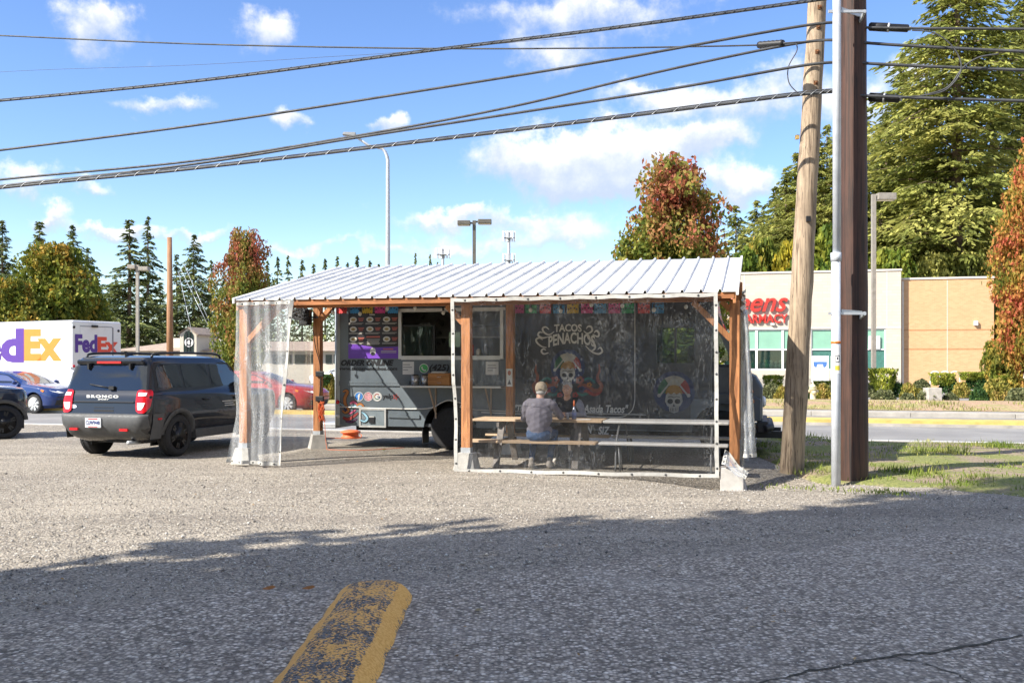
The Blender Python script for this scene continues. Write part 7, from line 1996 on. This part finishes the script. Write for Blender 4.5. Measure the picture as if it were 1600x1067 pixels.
def body(name, parts, mats, parent, voxel=.011):
    """one continuous surface grown from overlapping tapered limbs; each face takes the cloth of the nearest limb"""
    m = MB()
    for p in parts:
        if p[0] == 'c': capsule(m, *p[1:5])
        else: m.sphere(p[1], 1.0, 16, 12, p[2])
    o = m.build(name, None)
    r = o.modifiers.new('skin', 'REMESH'); r.mode = 'VOXEL'; r.voxel_size = voxel
    s_ = o.modifiers.new('smooth', 'SMOOTH'); s_.iterations = 3; s_.factor = .5
    bpy.context.view_layer.update()
    me = bpy.data.meshes.new_from_object(o.evaluated_get(bpy.context.evaluated_depsgraph_get()))
    bpy.data.objects.remove(o)
    n = len(me.polygons); c = np.empty(n * 3, np.float32); me.polygons.foreach_get('center', c); c = c.reshape(-1, 3)
    best = np.full(n, 1e9); idx = np.zeros(n, np.int32)
    for p in parts:
        if p[0] == 'c':
            a, b = np.array(p[1]), np.array(p[2]); ab = b - a; t = np.clip(((c - a) @ ab) / max(1e-9, ab @ ab), 0, 1)
            d = np.linalg.norm(c - (a + t[:, None] * ab), axis=1) - (p[3] + (p[4] - p[3]) * t); mi = p[5]
        else:
            q = (c - np.array(p[1])) / np.array(p[2]); d = (np.linalg.norm(q, axis=1) - 1) * min(p[2]); mi = p[3]
        k = d < best; best[k] = d[k]; idx[k] = mi
    # cloth hangs in folds
    nv = len(me.vertices); vc = np.empty(nv * 3, np.float32); me.vertices.foreach_get('co', vc); vc = vc.reshape(-1, 3)
    vn = np.empty(nv * 3, np.float32); me.vertices.foreach_get('normal', vn); vn = vn.reshape(-1, 3)
    sk = np.zeros(nv, bool)
    for p in parts:
        if (p[5] if p[0] == 'c' else p[3]) == 3:
            ctr = (np.array(p[1]) + np.array(p[2])) / 2 if p[0] == 'c' else np.array(p[1]); rad = (np.linalg.norm(np.array(p[2]) - np.array(p[1])) / 2 + p[3]) if p[0] == 'c' else max(p[2])
            sk |= np.linalg.norm(vc - ctr, axis=1) < rad * 1.15
    fold = np.sin(vc[:, 2] * 27 + vc[:, 0] * 16 + 3 * np.sin(vc[:, 0] * 9 + vc[:, 1] * 7)) * np.sin(vc[:, 0] * 17 - vc[:, 2] * 12 + 2 * np.sin(vc[:, 1] * 14)) + .6 * np.sin(vc[:, 2] * 71 - vc[:, 0] * 33)
    vc += vn * (fold * .0032 * ~sk)[:, None]; me.vertices.foreach_set('co', vc.ravel()); me.update()
    for q in mats: me.materials.append(q)
    me.polygons.foreach_set('material_index', idx); me.polygons.foreach_set('use_smooth', [True] * n)
    return link(name, me, None, parent)


def hand(parts, w, d, side, mi, curl=.5):
    """palm with five separate bent fingers; w wrist, d direction of the hand"""
    w = Vector(w); d = Vector(d).normalized(); up = Vector((0, 0, 1)); lat = d.cross(up).normalized() * side; up = lat.cross(d).normalized() * side
    palm = w + d * .075
    parts.append(('c', tuple(w), tuple(palm), .026, .034, mi))
    for k, L in enumerate((.072, .082, .076, .06)):
        b = palm + d * .012 + lat * (-.03 + .02 * k); m_ = b + d * L * .5 - Vector((0, 0, .006)); t = m_ + (d * (1 - curl) - Vector((0, 0, curl))) * L * .5
        parts += [('c', tuple(b), tuple(m_), .0095, .009, mi), ('c', tuple(m_), tuple(t), .009, .0075, mi)]
    b = w + d * .03 - lat * .03; m_ = b + d * .03 - lat * .022; parts += [('c', tuple(b), tuple(m_), .013, .011, mi), ('c', tuple(m_), tuple(m_ + d * .03 + lat * .008), .011, .009, mi)]


def people():
    skin = M('skin', (.58, .33, .23), .55, var=.1, scale=14); 
    jacket = M('plum_grey_jacket', (.17, .155, .185), .9, var=.12, scale=10, bump=.5, bscale=14)
    jeans = M('blue_jeans', (.06, .105, .2), .9, var=.22, scale=7, bump=.4, bscale=30); jeans2 = M('dark_grey_trousers', (.10, .10, .115), .9, var=.15, scale=8, bump=.4)
    shoe = M('grey_shoe', (.32, .28, .24), .8, var=.15); vest = M('black_vest', (.025, .025, .03), .8, var=.2); sleeve = M('grey_sleeve', (.3, .3, .33), .9, var=.15, scale=12, bump=.4)
    hairg = M('grey_hair', (.45, .43, .4), .8, var=.2, scale=40, bump=.5, bscale=80); shoe2 = M('pale_shoe', (.42, .38, .33), .8, var=.15)
    # man with his back to us -- local +y is towards the truck
    a = FP(842, 690, YN)[0]
    e = empty('person', W(a, YN, 0), YAW, 'man in plum grey jacket and tan cap seated with his back to the camera', 'person', 'men at the plank table')
    P = [('e', (0, -.03, .53), (.195, .15, .135), 1), ('c', (0, -.03, .62), (0, .02, .88), .155, .165, 0), ('e', (0, .0, .80), (.215, .145, .24), 0), ('c', (-.15, .05, 1.0), (.15, .05, 1.0), .085, .085, 0), ('e', (0, .04, .97), (.21, .115, .12), 0), ('c', (0, .06, 1.02), (0, .09, 1.12), .062, .058, 3), ('e', (0, .04, .60), (.21, .16, .09), 0),
         ('e', (.01, .12, 1.215), (.076, .098, .115), 3), ('c', (.01, .2, 1.17), (.01, .215, 1.18), .03, .02, 3), ('e', (-.068, .11, 1.205), (.012, .022, .032), 3), ('e', (.088, .11, 1.205), (.012, .022, .032), 3)]
    for s_ in (-1, 1):
        kx = s_ * .16
        P += [('c', (s_ * .09, .0, .52), (kx, .40, .53), .088, .066, 1), ('c', (kx, .40, .53), (s_ * .13, .17 if s_ > 0 else .06, .12), .062, .045, 1), ('c', (s_ * .13, .13 if s_ > 0 else .02, .045), (s_ * .14, .31 if s_ > 0 else .2, .04), .046, .038, 2), ('c', (s_ * .13, .16 if s_ > 0 else .05, .13), (s_ * .13, .13 if s_ > 0 else .02, .06), .042, .042, 2)]
    P += [('c', (-.2, .05, .98), (-.27, .14, .76), .073, .056, 0), ('c', (-.27, .14, .76), (-.13, .42, .775), .055, .038, 0), ('c', (.2, .05, .98), (.3, .2, .80), .073, .056, 0), ('c', (.3, .2, .80), (.27, .45, .785), .055, .038, 0)]
    hand(P, (-.13, .42, .778), (.6, .8, 0), 1, 3); hand(P, (.27, .46, .79), (-.05, 1, .05), -1, 3)
    body('body', P, [jacket, jeans, shoe, skin], e, .0095)
    capm = M('tan_cap', (.36, .29, .21), .85, var=.12, scale=20, bump=.3, bscale=60)
    c = part('cap', capm, e, lambda m: (m.lathe([(.092, -.03), (.095, .0), (.09, .05), (.07, .09), (.035, .112), (1e-4, .118)], (.01, .115, 1.225), 'z', 22),))
    c.data.transform(Matrix.Translation((0, 0, 0)))
    part('cap_brim', capm, c, lambda m: m.add([(.01 + .075 * math.sin(t), .19 + .10 * max(0, math.cos(t)), 1.228 - .012 * math.cos(t)) for t in lin(-1.57, 1.57, 12)] + [(.01 + .075 * math.sin(t), .19 + .10 * max(0, math.cos(t)), 1.238 - .012 * math.cos(t)) for t in lin(-1.57, 1.57, 12)], [tuple(range(12)), tuple(range(23, 11, -1))] + [(i, i + 1, i + 13, i + 12) for i in range(11)]))
    part('cap_strap', M('cap_dark', (.1, .09, .08), .8), c, lambda m: m.tube([(.01 + .05 * math.sin(t), .115 - .094 * math.cos(t), 1.225) for t in lin(-.55, .55, 9)], .008, 6))
    part('hair', hairg, e, lambda m: m.sphere((.01, .105, 1.175), 1, 14, 10, (.079, .094, .05)))
    part('yoke_seam', jacket, e, lambda m: m.tube([(x, -.125 + .25 * x * x, .985 - .02 * math.cos(x * 9)) for x in lin(-.17, .17, 12)], .004, 5))
    # man facing us -- turned about so local +y points to the camera
    a = FP(888, 690, YF)[0]
    e = empty('person', W(a, YF, 0), YAW + math.pi, 'man in black vest with grey sleeves facing the camera across the table', 'person', 'men at the plank table')
    P = [('e', (0, -.02, .53), (.185, .15, .13), 1), ('c', (0, .0, .62), (0, .08, .88), .145, .15, 0), ('e', (0, .06, .82), (.19, .125, .23), 0), ('c', (-.14, .10, .985), (.14, .10, .985), .078, .078, 0), ('e', (0, .09, .96), (.19, .1, .11), 0), ('c', (0, .12, 1.0), (-.01, .15, 1.09), .058, .054, 3),
         ('e', (-.015, .17, 1.185), (.072, .092, .112), 3), ('e', (-.017, .20, 1.125), (.05, .06, .045), 3), ('c', (-.018, .265, 1.20), (-.019, .277, 1.175), .009, .014, 3), ('e', (-.088, .16, 1.185), (.012, .022, .03), 3), ('e', (.058, .16, 1.185), (.012, .022, .03), 3), ('c', (-.05, .252, 1.218), (.016, .252, 1.218), .012, .012, 3)]
    for s_ in (-1, 1):
        kx = s_ * .17
        P += [('c', (s_ * .09, .0, .52), (kx, .40, .52), .085, .064, 1), ('c', (kx, .40, .52), (s_ * .12, .34, .12), .06, .043, 1), ('c', (s_ * .12, .31, .045), (s_ * .13, .49, .04), .044, .037, 2), ('c', (s_ * .12, .33, .13), (s_ * .12, .31, .06), .04, .042, 2)]
    P += [('c', (-.19, .10, .97), (-.30, .24, .78), .07, .054, 4), ('c', (-.30, .24, .78), (-.04, .40, .79), .052, .036, 4), ('c', (.19, .10, .97), (.31, .24, .78), .07, .054, 4), ('c', (.31, .24, .78), (.10, .44, .80), .052, .036, 4)]
    hand(P, (.10, .44, .805), (-.75, .6, .1), 1, 3, .75); hand(P, (-.04, .40, .80), (.8, .3, .0), -1, 3, .6)
    body('body', P, [vest, jeans2, shoe2, skin, sleeve], e, .0095)
    h = part('hair', hairg, e, lambda m: m.lathe([(.078, -.02), (.083, .03), (.07, .08), (.04, .103), (1e-4, .11)], (-.015, .152, 1.215), 'z', 20))
    h.data.transform(Matrix.Translation((0, -.006, 0)))
    dk = plain('eye_dark', (.03, .02, .018), .4)
    for s_ in (-1, 1):
        part('eye', dk, e, lambda m: m.sphere((-.017 + s_ * .028, .252, 1.196), 1, 8, 6, (.011, .007, .006))); part('eyebrow', hairg, e, lambda m: m.tube([(-.017 + s_ * .014, .264, 1.217), (-.017 + s_ * .045, .256, 1.216)], .004, 5))
    part('mouth', plain('lip', (.3, .1, .08), .5), e, lambda m: m.tube([(-.04, .258, 1.133), (-.018, .264, 1.13), (.004, .258, 1.133)], .004, 5))


people()
